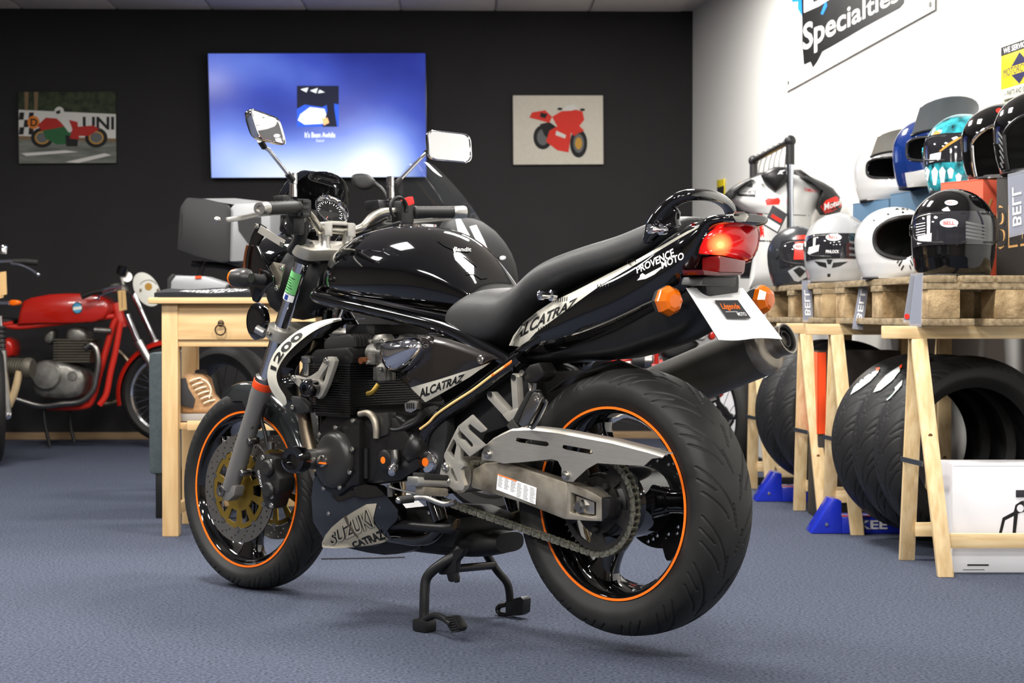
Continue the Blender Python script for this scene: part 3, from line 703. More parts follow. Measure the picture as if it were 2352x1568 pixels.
# shock absorber spring
b = MB()
b.tube([(.36 + .038 * math.cos(t), .02 + .038 * math.sin(t), .40 + .22 * i / 90) for i, t in ((i, i * 2 * PI / 15) for i in range(91))], .007, 8, 1)
b.build('shock_spring', 'satin_black', bike)
MB().cyl((.36, .02, .36), (.33, .02, .68), .022, 16).build('shock_body', 'steel', bike)
MB().plate([V(x, .09, z) for x, z in ((.22, .66), (.46, .72), (.55, .60), (.55, .34), (.46, .36), (.40, .50), (.26, .54))], (0, -.18, 0)).build('inner_liner', 'matte_black', bike, bevel=.01)
# ---- side panel with sticker
sp_ = [(1003, 500), (1020, 380), (1090, 250), (1120, 200), (1040, 178), (1130, 186), (1240, 208), (1380, 255), (1500, 302), (1530, 322), (1475, 345), (1360, 432), (1200, 525), (1092, 582), (1040, 530)]
sp_ = [(930, 440), (985, 390), (1040, 330), (1085, 260), (1088, 215), (1040, 178), (1130, 184), (1240, 208), (1380, 255), (1500, 302), (1530, 325), (1475, 345), (1360, 432), (1200, 525), (1092, 584), (1000, 505)]
b = MB(); pts = ZL('B', sp_, .148); dome(b, pts, .012, .05, 5, 3)
panel = b.build('side_panel', 'side_panel', bike, ang=50, label='dark metallic side panel with a silver sticker')
spb = bvh_of(panel)
BP = lambda pts: [zp('B', x, y) for x, y in pts]
drape(BP([(1003, 495), (1180, 445), (1345, 392), (1478, 344), (1360, 430), (1200, 523), (1092, 582)]), spb, 'decal_silver', 'side_sticker', panel, fallback=.15)
drape_text('ALCATRAZ', BP([(1058, 560), (1310, 458), (1330, 410), (1058, 505)]), spb, 'decal_black', 'sticker_lettering', panel, bold=.03, off=.0022, fallback=.152)
bolt(Z('B', 1425, 328, .156), panel, .011)
b = MB(); pts = ZL('B', [(845, 212), (900, 200), (1000, 192), (1058, 200), (1086, 226), (1082, 285), (1042, 348), (980, 398), (922, 420), (884, 402), (852, 335), (838, 262)], .165)
dome(b, pts, .045, .03, 9, 2.2); b.build('chrome_cover', 'chrome', bike, ang=60, subd=1, label='polished chrome teardrop cover reflecting the shop')
MB().tube([Z('B', 1086, 205, .15), Z('B', 1125, 215, .152), Z('B', 1132, 250, .152), Z('B', 1090, 275, .15)], .012, 10, 6).build('cover_clip', 'side_panel', bike)
# ---- engine
def xz(pts, y): return [V(x, y, z) for x, z in pts]
eng = MB().plate(xz([(.945, .50), (.90, .545), (.79, .56), (.64, .535), (.56, .47), (.55, .41), (.62, .375), (.72, .36), (.88, .36), (.955, .40)], .172), (0, -.345, 0)).build('crankcase', 'engine_black', bike, bevel=.014, label='black engine crankcase')
b = MB(); lean = .10
for k in range(21):
    z = .540 + k * .0062; x = .862
    b.tube([(x - .082, .2, z), (x + .082, .2, z)], .0019, 6, 1); b.tube([(x - .082, .2, z), (x - .082, -.2, z)], .0019, 6, 1); b.box((x, 0, z), (.164, .400, .0026))
b.box((.86, 0, .60), (.14, .385, .14)); b.build('cylinder_block', 'fin_black', bike, label='finned black cylinder block')
MB().plate(xz([(.945, .666), (.78, .668), (.775, .695), (.80, .712), (.93, .704), (.95, .692)], .195), (0, -.39, 0)).build('cylinder_head', 'engine_black', bike, bevel=.01)
cc_ = MB().plate(xz([(.925, .704), (.80, .710), (.802, .738), (.82, .746), (.905, .738), (.925, .726)], .17), (0, -.34, 0)).build('cam_cover', 'cover_black', bike, bevel=.008)
b = MB()
for k in range(27):
    y = .165 - k * .0127; b.box((.798, y, .726), (.006, .005, .026)); b.box((.86, y, .743), (.09, .005, .004))
b.build('cover_rib', 'cover_black', cc_)
MB().box((.86, 0, .755), (.12, .2, .03)).build('plug_lead_box', 'matte_black', bike, bevel=.008)
c = Z('L', 110, 410, .19); MB().lathe([(.0135, -.03), (.0135, .018), (.017, .02), (.017, .034), (.011, .036), (.0005, .036)], c - V(0, .0, .01), (-.1, 0.1, 1), 18).build('plug_pipe', 'steel', bike)
# generator cover, its screws and filler
b = MB(); pts = [Z('B', 540 + 108 * math.cos(a), 930 + 180 * math.sin(a), .205) for a in (2 * PI * k / 40 for k in range(40))]
dome(b, pts, .02, .04, 8, 2.6); gc = b.build('generator_cover', 'cover_black', bike, ang=60, subd=1, label='round dark grey generator cover')
MB().lathe([(.014, 0), (.016, .004), (.014, .008), (.0005, .009)], Z('B', 475, 938, .224), (-.35, 1, 0), 20).build('oil_cap', 'bolt', gc)
MB().box(Z('B', 473, 950, .236), (.03, .002, .004)).build('oil_mark', 'orange', gc)
for x, y in ((458, 775), (555, 735), (655, 868), (640, 1005), (580, 1095), (485, 1100), (425, 1022), (660, 695)): bolt(Z('B', x, y, .205), gc, .007)
MB().plate(ZL('B', [(555, 735), (610, 690), (660, 675), (690, 700), (690, 1080), (640, 1090), (560, 1150), (470, 1110), (425, 1030), (430, 850), (470, 770)], .197), (0, -.05, 0)).build('side_case', 'engine_black', eng, bevel=.008)
MB().plate(ZL('B', [(665, 680), (780, 690), (800, 800), (800, 1000), (760, 1065), (690, 1065)], .175), (0, -.04, 0)).build('starter_cover', 'engine_black', eng, bevel=.012)
MB().tube(ZL('B', [(735, 860), (735, 1040)], .178), .008, 10, 1).build('case_rib', 'engine_black', eng)
MB().tube(ZL('B', [(695, 655), (745, 650), (780, 680), (795, 740), (795, 800)], .185), [.008, .009, .010, .009, .008], 14, 6).build('clutch_arm', 'alu_dirty', bike)
MB().plate(ZL('B', [(745, 652), (862, 645), (870, 720), (860, 780), (800, 800), (795, 720), (770, 670)], .178), (0, -.03, 0)).build('sprocket_top_cover', 'cover_black', bike, bevel=.006)
b = MB(); pts = [Z('B', 910 + 62 * math.cos(a), 705 + 46 * math.sin(a), .15) for a in (2 * PI * k / 20 for k in range(20))]; dome(b, pts, .014, .03, 5); b.build('breather_box', 'satin_black', bike, ang=50)
b = MB(); pts = ZL('B', [(985, 830), (1020, 765), (1050, 790), (1068, 850), (1062, 920), (1000, 960), (960, 920)], .165); dome(b, pts, .02, .05, 6); b.build('sprocket_cover', 'engine_black', bike, ang=50)
MB().plate(ZL('B', [(958, 590), (1000, 570), (1035, 575), (1035, 630), (1000, 650), (965, 640)], .165), (0, -.02, 0)).build('relay_box', 'alu', bike, bevel=.006)
b = MB()
for k in range(4): b.plate(ZL('B', [(975 + k * 13, 590), (980 + k * 13, 588), (982 + k * 13, 622), (977 + k * 13, 624)], .1665), (0, -.003, 0))
b.build('relay_slot', 'decal_black', bike)
MB().tube(ZL('B', [(860, 690), (870, 735), (915, 750), (985, 730), (1040, 700), (1075, 650)], .17), .005, 8, 6).build('breather_hose', 'wire', bike)
MB().tube(ZL('B', [(905, 880), (920, 800), (980, 730), (1050, 690), (1080, 650)], .16), .012, 10, 6).build('oil_hose', 'wire', bike)
MB().tube(ZL('B', [(905, 870), (910, 930), (900, 960)], .185), [.011, .012, .009], 12, 4).build('hose_union', 'steel', bike)
MB().lathe([(.012, 0), (.012, .01), (.014, .012), (.014, .022), (.009, .03), (.0005, .032)], Z('B', 905, 970, .185), (-.5, .8, -.5), 14).build('drain_screw', 'chrome', bike)
cc = Z('B', 843, 931, .19); MB().lathe([(.026, -.02), (.026, 0), (.018, .004), (.0005, .004)], cc, (0, 1, 0), 24).build('shaft_cap', 'satin_black', bike)
MB().lathe([(.009, 0), (.0005, .001)], cc + V(0, .0045, 0), (0, 1, 0), 18).build('shaft_dot', 'orange', bike)
# carburettors
for i, y in enumerate((.13, .045, -.045, -.13)):
    k_ = 'B'; c0 = Z('B', 835, 300, .155); c0 = V(c0.x, y + .02, c0.z)
    b = MB().tube([c0 + V(.05, 0, .005), c0 - V(.04, 0, 0)], .024, 16, 1)
    b.lathe([(.02, -.07), (.024, -.066), (.026, -.03), (.019, -.022), (.022, .0), (.022, .028), (.03, .03), (.03, .04), (.022, .052), (.0005, .054)], c0, (.08, 0, 1), 18)
    b.box(c0 + V(0, 0, -.048), (.05, .034, .034)); b.box(c0 + V(.02, .022, -.01), (.03, .012, .03))
    cb = b.build('carburettor', 'carb_grey', bike, bevel=.002)
    if i == 0:
        for dx, dz in ((.02, .036), (-.022, .036), (.03, -.02), (-.02, -.035)): bolt(c0 + V(dx, .028, dz), cb, .006)
        MB().cyl(c0 + V(.045, .02, -.015), c0 + V(.045, .042, -.015), .009, 12).build('vacuum_port', 'copper', cb)
        MB().tube([c0 + V(0, .02, -.075), c0 + V(.012, .03, -.095), c0 + V(.03, .03, -.10)], .007, 10, 4).build('drain_fitting', 'gold', cb)
# oil cooler + shroud with the big number
b = MB().box((1.02, 0, .66), (.03, .30, .14)); b.build('oil_cooler', 'matte_black', bike, bevel=.004)
outer = [(600, 82), (540, 80), (470, 92), (400, 115), (330, 150), (260, 200), (200, 260), (160, 330), (140, 410), (150, 480), (185, 545), (235, 600), (295, 640), (345, 648)]
mid = [(596, 88), (552, 96), (490, 118), (432, 146), (370, 186), (305, 240), (250, 298), (210, 358), (190, 420), (200, 478), (235, 535), (282, 585), (335, 622), (375, 640)]
inner = [(590, 94), (556, 108), (505, 138), (455, 172), (405, 215), (345, 270), (290, 320), (252, 370), (236, 425), (246, 475), (285, 530), (330, 575), (375, 610), (395, 632)]
lo_ = [.145, .155, .165, .175, .185, .195, .205, .21, .213, .213, .21, .207, .20, .195]
smo = lambda l_: [tuple(float(x) for x in p) for p in cr(l_, 4)]
lo_ = [p[0] for p in smo([(x,) for x in lo_])]; o_c, i_c = outer, inner; outer, mid, inner = smo(outer), smo(mid), smo(inner)
b = MB().grid([[V(p.x - .03, p.y - .05, p.z) for p in ZL('B', outer, lo_)], ZL('B', outer, lo_), ZL('B', mid, [l + .006 for l in lo_]), ZL('B', inner, lo_), [V(p.x - .01, p.y - .03, p.z) for p in ZL('B', inner, lo_)]])
shroud = b.build('cooler_shroud', 'gloss_black', bike, ang=60, solid=.003, label='curved black cooler shroud with a silver 1200 decal')
shb = bvh_of(shroud)
outer = o_c
dl = outer[:1] + [(x + 4, y + 2) for x, y in outer[1:-2]] + [(262, 612), (290, 545), (258, 520), (222, 485), (206, 425), (226, 362), (262, 305), (316, 248), (378, 196), (440, 152), (495, 122), (552, 98)]
o_in = [(600, 85)] + [(x + 3, y + 2) for x, y in outer[1:12]]
i_in = [(598, 88), (552, 97), (492, 120), (434, 150), (372, 192), (308, 246), (254, 304), (216, 364), (198, 424), (212, 486), (252, 552), (262, 600)]
o_s, i_s = smo(o_in)[1:], smo(i_in)[1:]
fs = [(k, k + 1, len(o_s) + k + 1, len(o_s) + k) for k in range(min(len(o_s), len(i_s)) - 1)]
drape2([zp('B', x, y) for x, y in o_s + i_s], fs, shb, 'decal_silver', 'shroud_decal', shroud, fallback=.2)
vs, f2 = text_verts('1200', .03); cl_ = cr([((a[0] + b_[0]) / 2, (a[1] + b_[1]) / 2) for a, b_ in zip(outer, mid)], 6)
cl_ = np.array([((a[0] + b_[0]) / 2, (a[1] + b_[1]) / 2) for a, b_ in zip(o_in, i_in)])
pv = []
for s_, t in vs:
    f_ = 7.6 - 3.6 * s_; k0 = int(f_); fr_ = f_ - k0
    a = np.array(o_in[k0]) * (1 - fr_) + np.array(o_in[k0 + 1]) * fr_; c_ = np.array(i_in[k0]) * (1 - fr_) + np.array(i_in[k0 + 1]) * fr_
    pv.append(zp('B', *(c_ + (a - c_) * (.18 + .62 * t))))
drape2(pv, f2, shb, 'decal_black', 'shroud_lettering', shroud, off=.0024, fallback=.2)
MB().plate(ZL('B', [(245, 600), (290, 545), (340, 560), (390, 610), (392, 640), (340, 655), (290, 645)], .212), (0, -.02, 0)).build('shroud_foot', 'matte_black', shroud, bevel=.004)
bolt(Z('B', 295, 615, .214), shroud, .007)
# exhaust headers
for i, y in enumerate((.15, .05, -.05, -.15)):
    p0 = V(.945, y, .67)
    MB().tube([p0, p0 + V(.05, 0, -.01), (1.035, y, .59), (1.01, y, .45), (.965, y * .9, .33), (.90, y * .6, .235), (.75, y * .5, .215)], .0185, 14, 6).build('header_pipe', 'titanium', bike)
MB().loft([sring(x, w, zb, zt, (zb + zt) / 2) for x, w, zb, zt in ((.80, .09, .18, .25), (.7, .10, .175, .255), (.5, .085, .18, .25), (.4, .05, .2, .25))], 4).build('collector', 'pipe_dark', bike)
# belly pan
bo = [(425, 1000), (470, 1090), (560, 1130), (600, 1110), (690, 1070), (790, 1088), (830, 1120), (880, 1175), (925, 1230), (920, 1290), (880, 1330), (860, 1355), (885, 1400), (800, 1445), (650, 1455), (520, 1456), (468, 1448), (475, 1400), (415, 1300), (405, 1150)]
bl = [.185] * 6 + [.186, .184, .18, .175, .168, .163, .15, .145, .145, .145, .148, .156, .172, .182]
bo3 = ZL('B', bo, bl)
b = MB(); c = sum(bo3, V(0, 0, 0)) / len(bo3)
rings = [[V(p.x, p.y - .03, p.z) for p in bo3]] + [[c + (p - c) * s_ + V(0, .014 * (1 - s_ ** 2), 0) for p in bo3] for s_ in (1, .93, .7, .4, .05)]
pan = b.rings(rings).build('belly_pan', 'gloss_black', bike, ang=50, label='black belly fairing with a silver maker decal')
pb = bvh_of(pan)
b = MB().loft([[V(.95, y, z) for y, z in ((-.13, .18), (.12, .18), (.16, .30), (-.16, .30))], [V(.75, y, z) for y, z in ((-.12, .17), (.11, .17), (.13, .22), (-.13, .22))], [V(.62, y, z) for y, z in ((-.10, .20), (.10, .20), (.11, .24), (-.11, .24))]], 3)
b.build('pan_floor', 'satin_black', pan)
QP = lambda pts: [zp('Q', x, y) for x, y in pts]
drape(QP([(230, 1100), (225, 1040), (270, 940), (350, 840), (480, 730), (640, 635), (800, 545), (930, 535), (905, 640), (885, 720), (895, 790), (960, 880), (1040, 960), (1100, 1000), (1000, 1040), (850, 1070), (600, 1100), (400, 1112)]), pb, 'decal_shaded', 'pan_decal', pan, fallback=.15)
for m_, off_, bd in (('decal_black', .0022, .06), ('decal_shaded', .003, .015)):
    drape_text('SUZUKI', QP([(345, 1075), (912, 830), (820, 600), (330, 930)]), pb, m_, 'pan_lettering', pan, bold=bd, off=off_, fallback=.15)
drape_text('CATRAZ', QP([(640, 1100), (1060, 985), (985, 870), (600, 1035)]), pb, 'decal_black', 'pan_lettering', pan, bold=.04, off=.0022, fallback=.15)
drape(QP([(515, 690), (545, 690), (585, 800), (640, 890), (700, 960), (685, 970), (630, 910), (565, 820), (515, 715)]), pb, 'titanium', 'pan_scuff', pan, off=.0034)
for x, y in ((318, 668), (980, 572)): bolt(Z('Q', x, y, .18), pan, .006)
# sump / lower mass
MB().plate(ZL('Q', [(1230, 600), (1700, 620), (1960, 720), (1980, 900), (1900, 1120), (1400, 1070), (1320, 1040), (1100, 1000), (1040, 860), (1100, 740)], .10), (0, -.2, 0)).build('sump', 'pipe_dark', bike, bevel=.01)
sst = MB().tube(ZL('Q', [(1080, 830), (1250, 810), (1500, 835), (1880, 860), (1930, 840)], .15), .012, 12, 4).build('side_stand', 'satin_black', bike, label='folded side stand')
MB().plate(ZL('Q', [(1885, 860), (1900, 780), (1935, 735), (1965, 740), (1950, 850), (1920, 910)], .155), (0, -.012, 0)).build('stand_tang', 'bronze', sst, bevel=.003)
bolt(Z('Q', 1615, 655, .12), bike, .006)
# crash bobbins
cb0 = Z('B', 285, 930, .315); cb1 = Z('B', 430, 925, .205); axd = (cb0 - cb1).normalized(); Lb = (cb0 - cb1).length
k_ = MB().lathe([(.028, Lb - .05), (.034, Lb - .044), (.036, Lb - .02), (.034, Lb - .005), (.027, Lb + .001), (.016, Lb - .002), (.014, Lb - .012), (.0005, Lb - .012)], cb1, axd, 28).build('crash_bobbin', 'gloss_black', bike, label='round black crash bobbin on an aluminium spacer')
MB().lathe([(.027, -.03), (.027, Lb - .05), (.026, Lb - .05)], cb1, axd, 28).build('bobbin_spacer', 'alu', k_)
tri = [(285, 440), (300, 422), (330, 432), (370, 440), (410, 420), (445, 395), (480, 330), (505, 310), (535, 312), (548, 335), (540, 365), (500, 480), (470, 545), (450, 565), (430, 550), (360, 525), (300, 462)]
th_ = [[(335, 446), (372, 452), (392, 470), (362, 505)], [(462, 425), (510, 355), (480, 460), (465, 470), (450, 448)]]
br = MB().plate(ZL('B', tri, .225), (0, -.014, 0), [ZL('B', h_, .225) for h_ in th_]).build('bobbin_bracket', 'cast_alu', bike, bevel=.0015, label='triangular machined aluminium bracket')
c = Z('B', 412, 497, .235); MB().lathe([(.018, -.012), (.022, -.008), (.024, .012), (.022, .026), (.017, .031), (.010, .029), (.008, .022), (.0005, .022)], c, (-.1, 1, -.05), 28).build('crash_bobbin', 'gloss_black', br)
for x, y in ((300, 440), (497, 335)): bolt(Z('B', x, y, .226), br, .009)
# ---- rider footrest, heel guard, gear lever
so_ = [(270, 825), (440, 690), (608, 862), (590, 890), (545, 905), (520, 885), (415, 800), (385, 830), (390, 860), (590, 1055), (580, 1065), (410, 1195), (330, 1110), (255, 1020), (250, 1000), (300, 985), (340, 990), (430, 1085), (450, 1060), (445, 1035), (290, 875), (262, 925), (268, 960), (300, 985)]
hg = MB()
outer_ = [(265, 830), (440, 690), (608, 862), (590, 888), (545, 905), (500, 880), (412, 800), (385, 828), (392, 862), (600, 1058), (410, 1195), (330, 1110), (250, 1010), (300, 985), (345, 992), (432, 1086), (452, 1045), (420, 1000), (300, 870), (275, 905), (262, 945), (275, 968), (300, 985), (250, 1010), (190, 1000), (140, 1110), (100, 1180), (110, 1160), (135, 1095)]
heel = hg.plate(ZL('G', [(268, 828), (440, 690), (608, 862), (590, 888), (545, 905), (500, 872), (412, 800), (385, 830), (392, 865), (600, 1058), (410, 1195), (330, 1110), (250, 1015), (300, 985), (345, 992), (425, 1086), (452, 1060), (440, 1030), (300, 885)], .20), (0, -.006, 0)).build('heel_guard', 'cast_alu', bike, bevel=.0008, label='aluminium heel guard cut as a letter S')
arm_o = [(268, 828), (288, 880), (262, 925), (270, 965), (298, 986), (250, 1015), (300, 1090), (292, 1230), (335, 1275), (340, 1310), (300, 1350), (310, 1430), (350, 1540), (330, 1600), (250, 1600), (120, 1540), (40, 1510), (55, 1380), (75, 1290), (120, 1250), (100, 1200), (105, 1160)]
arm_h = [[(215, 985), (240, 1010), (250, 1060), (215, 1225), (140, 1130)], [(185, 1330), (205, 1340), (270, 1500), (235, 1490), (180, 1400)]]
ra = MB().plate(ZL('G', arm_o, .197), (0, -.014, 0), [ZL('G', h_, .197) for h_ in arm_h]).build('footrest_hanger', 'cast_alu', bike, bevel=.0015, label='machined aluminium footrest hanger')
bolt(Z('G', 122, 1325, .199), ra, .011); bolt(Z('G', 140, 1485, .199), ra, .01)
fp0, fp1 = Z('B', 1210, 1070, .20), Z('B', 1012, 1058, .292); d_ = (fp1 - fp0)
def slab_peg(b, a, c, w0, w1, h0, h1, dz=0):
    a, c = V(a) + V(0, 0, dz), V(c) + V(0, 0, dz); sd = V(1, .3, 0).normalized()
    return b.hexa([a - sd * w0 / 2 - V(0, 0, h0), a + sd * w0 / 2 - V(0, 0, h0), c + sd * w1 / 2 - V(0, 0, h1), c - sd * w1 / 2 - V(0, 0, h1), a - sd * w0 / 2 + V(0, 0, h0), a + sd * w0 / 2 + V(0, 0, h0), c + sd * w1 / 2 + V(0, 0, h1), c - sd * w1 / 2 + V(0, 0, h1)])
pg = slab_peg(MB(), fp0, fp1, .026, .032, .010, .012).build('footrest', 'alu', bike, bevel=.004)
slab_peg(MB(), fp0 + d_ * .05, fp0 + d_ * .82, .03, .034, .007, .009, .013).build('footrest_rubber', 'rubber', pg, bevel=.003)
slab_peg(MB(), fp0 + d_ * .02, fp0 + d_ * .8, .022, .024, .010, .012, -.022).build('footrest_weight', 'alu_dirty', pg, bevel=.004)
gl = MB().tube(ZL('Q', [(1940, 520), (1780, 545), (1550, 462), (1400, 470)], [.19, .19, .2, .21]), .007, 10, 5).build('gear_lever', 'alu', bike)
MB().tube([Z('Q', 1400, 470, .21), Z('Q', 1210, 495, .235)], [.0105, .0125, .010], 14, 1).build('lever_rubber', 'rubber', gl)
MB().ball(Z('Q', 1210, 495, .237), .009).build('lever_tip', 'bolt', gl)
MB().tube(ZL('Q', [(1090, 325), (1250, 372), (1440, 415)], .19), .0028, 8, 2).build('shift_rod', 'steel', gl)
MB().tube(ZL('Q', [(1090, 300), (1100, 450)], .185), .007, 8, 1).build('shift_arm', 'steel', gl)
# ---- pillion footrest hanger (left, and its twin on the far side)
def bar_px(k, a, b_, w0, lat, thk):
    A_, B_ = Z(k, *a, lat), Z(k, *b_, lat); d = (B_ - A_).normalized(); n_ = V(-d.z, 0, d.x) * w0 / 2; out = [A_ + n_, B_ + n_, B_ - n_, A_ - n_]
    rnd = [A_ - n_ + (n_ * 2) * (k_ / 5) - d * (w0 / 2 * math.sin(PI * k_ / 5)) for k_ in range(1, 5)]
    return [A_ + n_, B_ + n_, B_ - n_, A_ - n_] + rnd
ph = MB().plate(bar_px('G', (650, 460), (900, 730), .021, .16, .02), (0, -.022, 0))
ph.plate(bar_px('G', (935, 240), (960, 640), .0185, .16, .02), (0, -.022, 0)); ph.plate(ZL('G', [(800, 690), (900, 640), (985, 610), (1010, 640), (960, 760), (870, 775)], .161), (0, -.022, 0))
ph = ph.build('pillion_hanger', 'cast_alu', bike, bevel=.003, label='V shaped aluminium pillion footrest hanger')
for x, y in ((655, 445), (938, 245)): MB().lathe([(.0075, 0), (.0075, .002), (.005, .001), (.0005, .001)], Z('G', x, y, .161), (0, 1, 0), 14).build('hanger_bolt', 'satin_black', ph)
a, c = Z('G', 985, 830, .175), Z('G', 1190, 450, .215)
pp_ = MB().plate(ZL('G', [(985, 800), (1060, 620), (1150, 435), (1185, 415), (1245, 425), (1268, 500), (1190, 660), (1110, 800), (1040, 845)], .214), (0, -.016, 0)).build('pillion_footrest', 'steel', ph, bevel=.005)
slab_peg(MB(), a + V(.02, 0, .01), c + V(.02, 0, .006), .018, .02, .010, .011).build('footrest_rubber', 'rubber', pp_, bevel=.003) if False else None
MB().plate(ZL('G', [(925, 745), (1030, 540), (1112, 405), (1180, 388), (1220, 410), (1150, 436), (1060, 620), (984, 800)], .2135), (0, -.02, 0)).build('peg_rubber', 'rubber', ph, bevel=.004)
MB().plate(ZL('G', [(850, 820), (920, 730), (960, 790), (1010, 860), (1060, 860), (1150, 810), (1170, 840), (960, 975)], .178), (0, -.02, 0)).build('peg_fork', 'steel', ph, bevel=.003)
MB().tube(ZL('G', [(1120, 800), (1180, 840), (1330, 560), (1310, 525), (1270, 530)], .2), .0042, 8, 4).build('heel_wire', 'steel', ph)
bolt(Z('G', 1220, 500, .225), ph, .008); bolt(Z('G', 1085, 760, .205), ph, .006, mat='satin_black')
# helmet lock
hl = MB().plate(ZL('G', [(1060, 170), (1120, 90), (1240, 60), (1290, 160), (1290, 240), (1210, 300), (1090, 310), (1040, 240)], .14), (0, -.05, 0)).build('helmet_lock', 'engine_black', bike, bevel=.008)
MB().tube(ZL('G', [(1130, 310), (1150, 400), (1190, 400), (1200, 310)], .13), .005, 8, 4).build('lock_hook', 'steel', hl)
MB().lathe([(.008, 0), (.007, .003), (.0005, .003)], Z('G', 1040, 190, .142), (0, 1, 0), 16).build('lock_barrel', 'steel', hl)
# ---- centre stand
HP = lambda pts, lat: ZL('H', pts, lat)
b = MB()
lp_ = HP([(760, 220), (690, 330), (560, 420), (400, 530), (300, 650), (275, 800), (270, 950), (265, 1120), (270, 1290)], [.09, .10, .115, .13, .14, .145, .148, .15, .15]); lp_[-1].z = .028
b.tube(lp_, [.014, .014, .0135, .013, .0125, .0125, .0125, .0125, .014], 14, 6)
stand = b.build('centre_stand', 'satin_black', bike, label='black tubular centre stand')
rp_ = HP([(1120, 130), (1130, 300), (1200, 430), (1290, 560), (1400, 690), (1440, 800), (1455, 950), (1460, 1080)], [-.09, -.095, -.11, -.125, -.14, -.148, -.152, -.155])
MB().tube(rp_, [.012, .0115, .011, .0105, .0105, .0105, .0105, .011], 14, 6).build('stand_leg', 'satin_black', stand)
MB().tube([Z('H', 640, 520, .105), Z('H', 1220, 470, -.11)], .0105, 12, 1).build('stand_brace', 'satin_black', stand)
fl = lp_[-1]; ft = MB().box((fl.x, .15, .016), (.05, .042, .032)); ft.build('stand_foot', 'satin_black', stand, bevel=.008)
fr_ = rp_[-1]; rf = HP([(1390, 1000), (1480, 965), (1500, 932), (1600, 905), (1640, 940), (1630, 1130), (1580, 1165), (1400, 1178), (1388, 1150)], -.14); dzf = .002 - min(p.z for p in rf); MB().plate([p + V(0, 0, max(dzf, 0)) for p in rf], (0, -.03, 0)).build('stand_foot', 'satin_black', stand, bevel=.006)
MB().tube(HP([(1410, 1010), (1320, 1030), (1285, 1085), (1325, 1140), (1410, 1160)], -.15), .007, 10, 5).build('stand_loop', 'satin_black', stand)
MB().plate(HP([(820, 240), (690, 250), (560, 370), (420, 500), (470, 605), (580, 600), (700, 580), (705, 420), (780, 330)], .112), (0, -.02, 0)).build('stand_gusset', 'satin_black', stand, bevel=.006)
ta, tb_ = Z('H', 400, 1165, .16), Z('H', 640, 1290, .19)
MB().tube([lp_[-2] + V(-.005, .01, -.02), ta, Z('H', 530, 1200, .175), tb_], .008, 10, 5).build('tread_arm', 'satin_black', stand)
b = MB(); ax_ = (Z('H', 700, 1370, .2) - Z('H', 580, 1200, .18)); ce = (Z('H', 700, 1370, .2) + Z('H', 580, 1200, .18)) / 2
tq = HP([(540, 1190), (590, 1175), (650, 1180), (700, 1225), (750, 1320), (748, 1370), (720, 1395), (640, 1400), (610, 1360), (570, 1290)], .19)
tr = MB().plate(tq, (0, -.03, -.0)).build('foot_tread', 'satin_black', stand, bevel=.005)
b = MB()
for k in range(7):
    t = k / 6; a = V(tq[1]) * (1 - t) + V(tq[7]) * t; c = V(tq[2]) * (1 - t) + V(tq[5]) * t
    b.tube([a + V(0, .002, 0), c + V(0, .002, 0)], .0014, 6, 1)
b.build('tread_rib', 'rubber', tr)
MB().plate(HP([(570, 580), (700, 560), (720, 640), (715, 710), (690, 715), (670, 690), (640, 705), (600, 690)], .11), (0, -.012, 0)).build('spring_lug', 'satin_black', stand, bevel=.002)
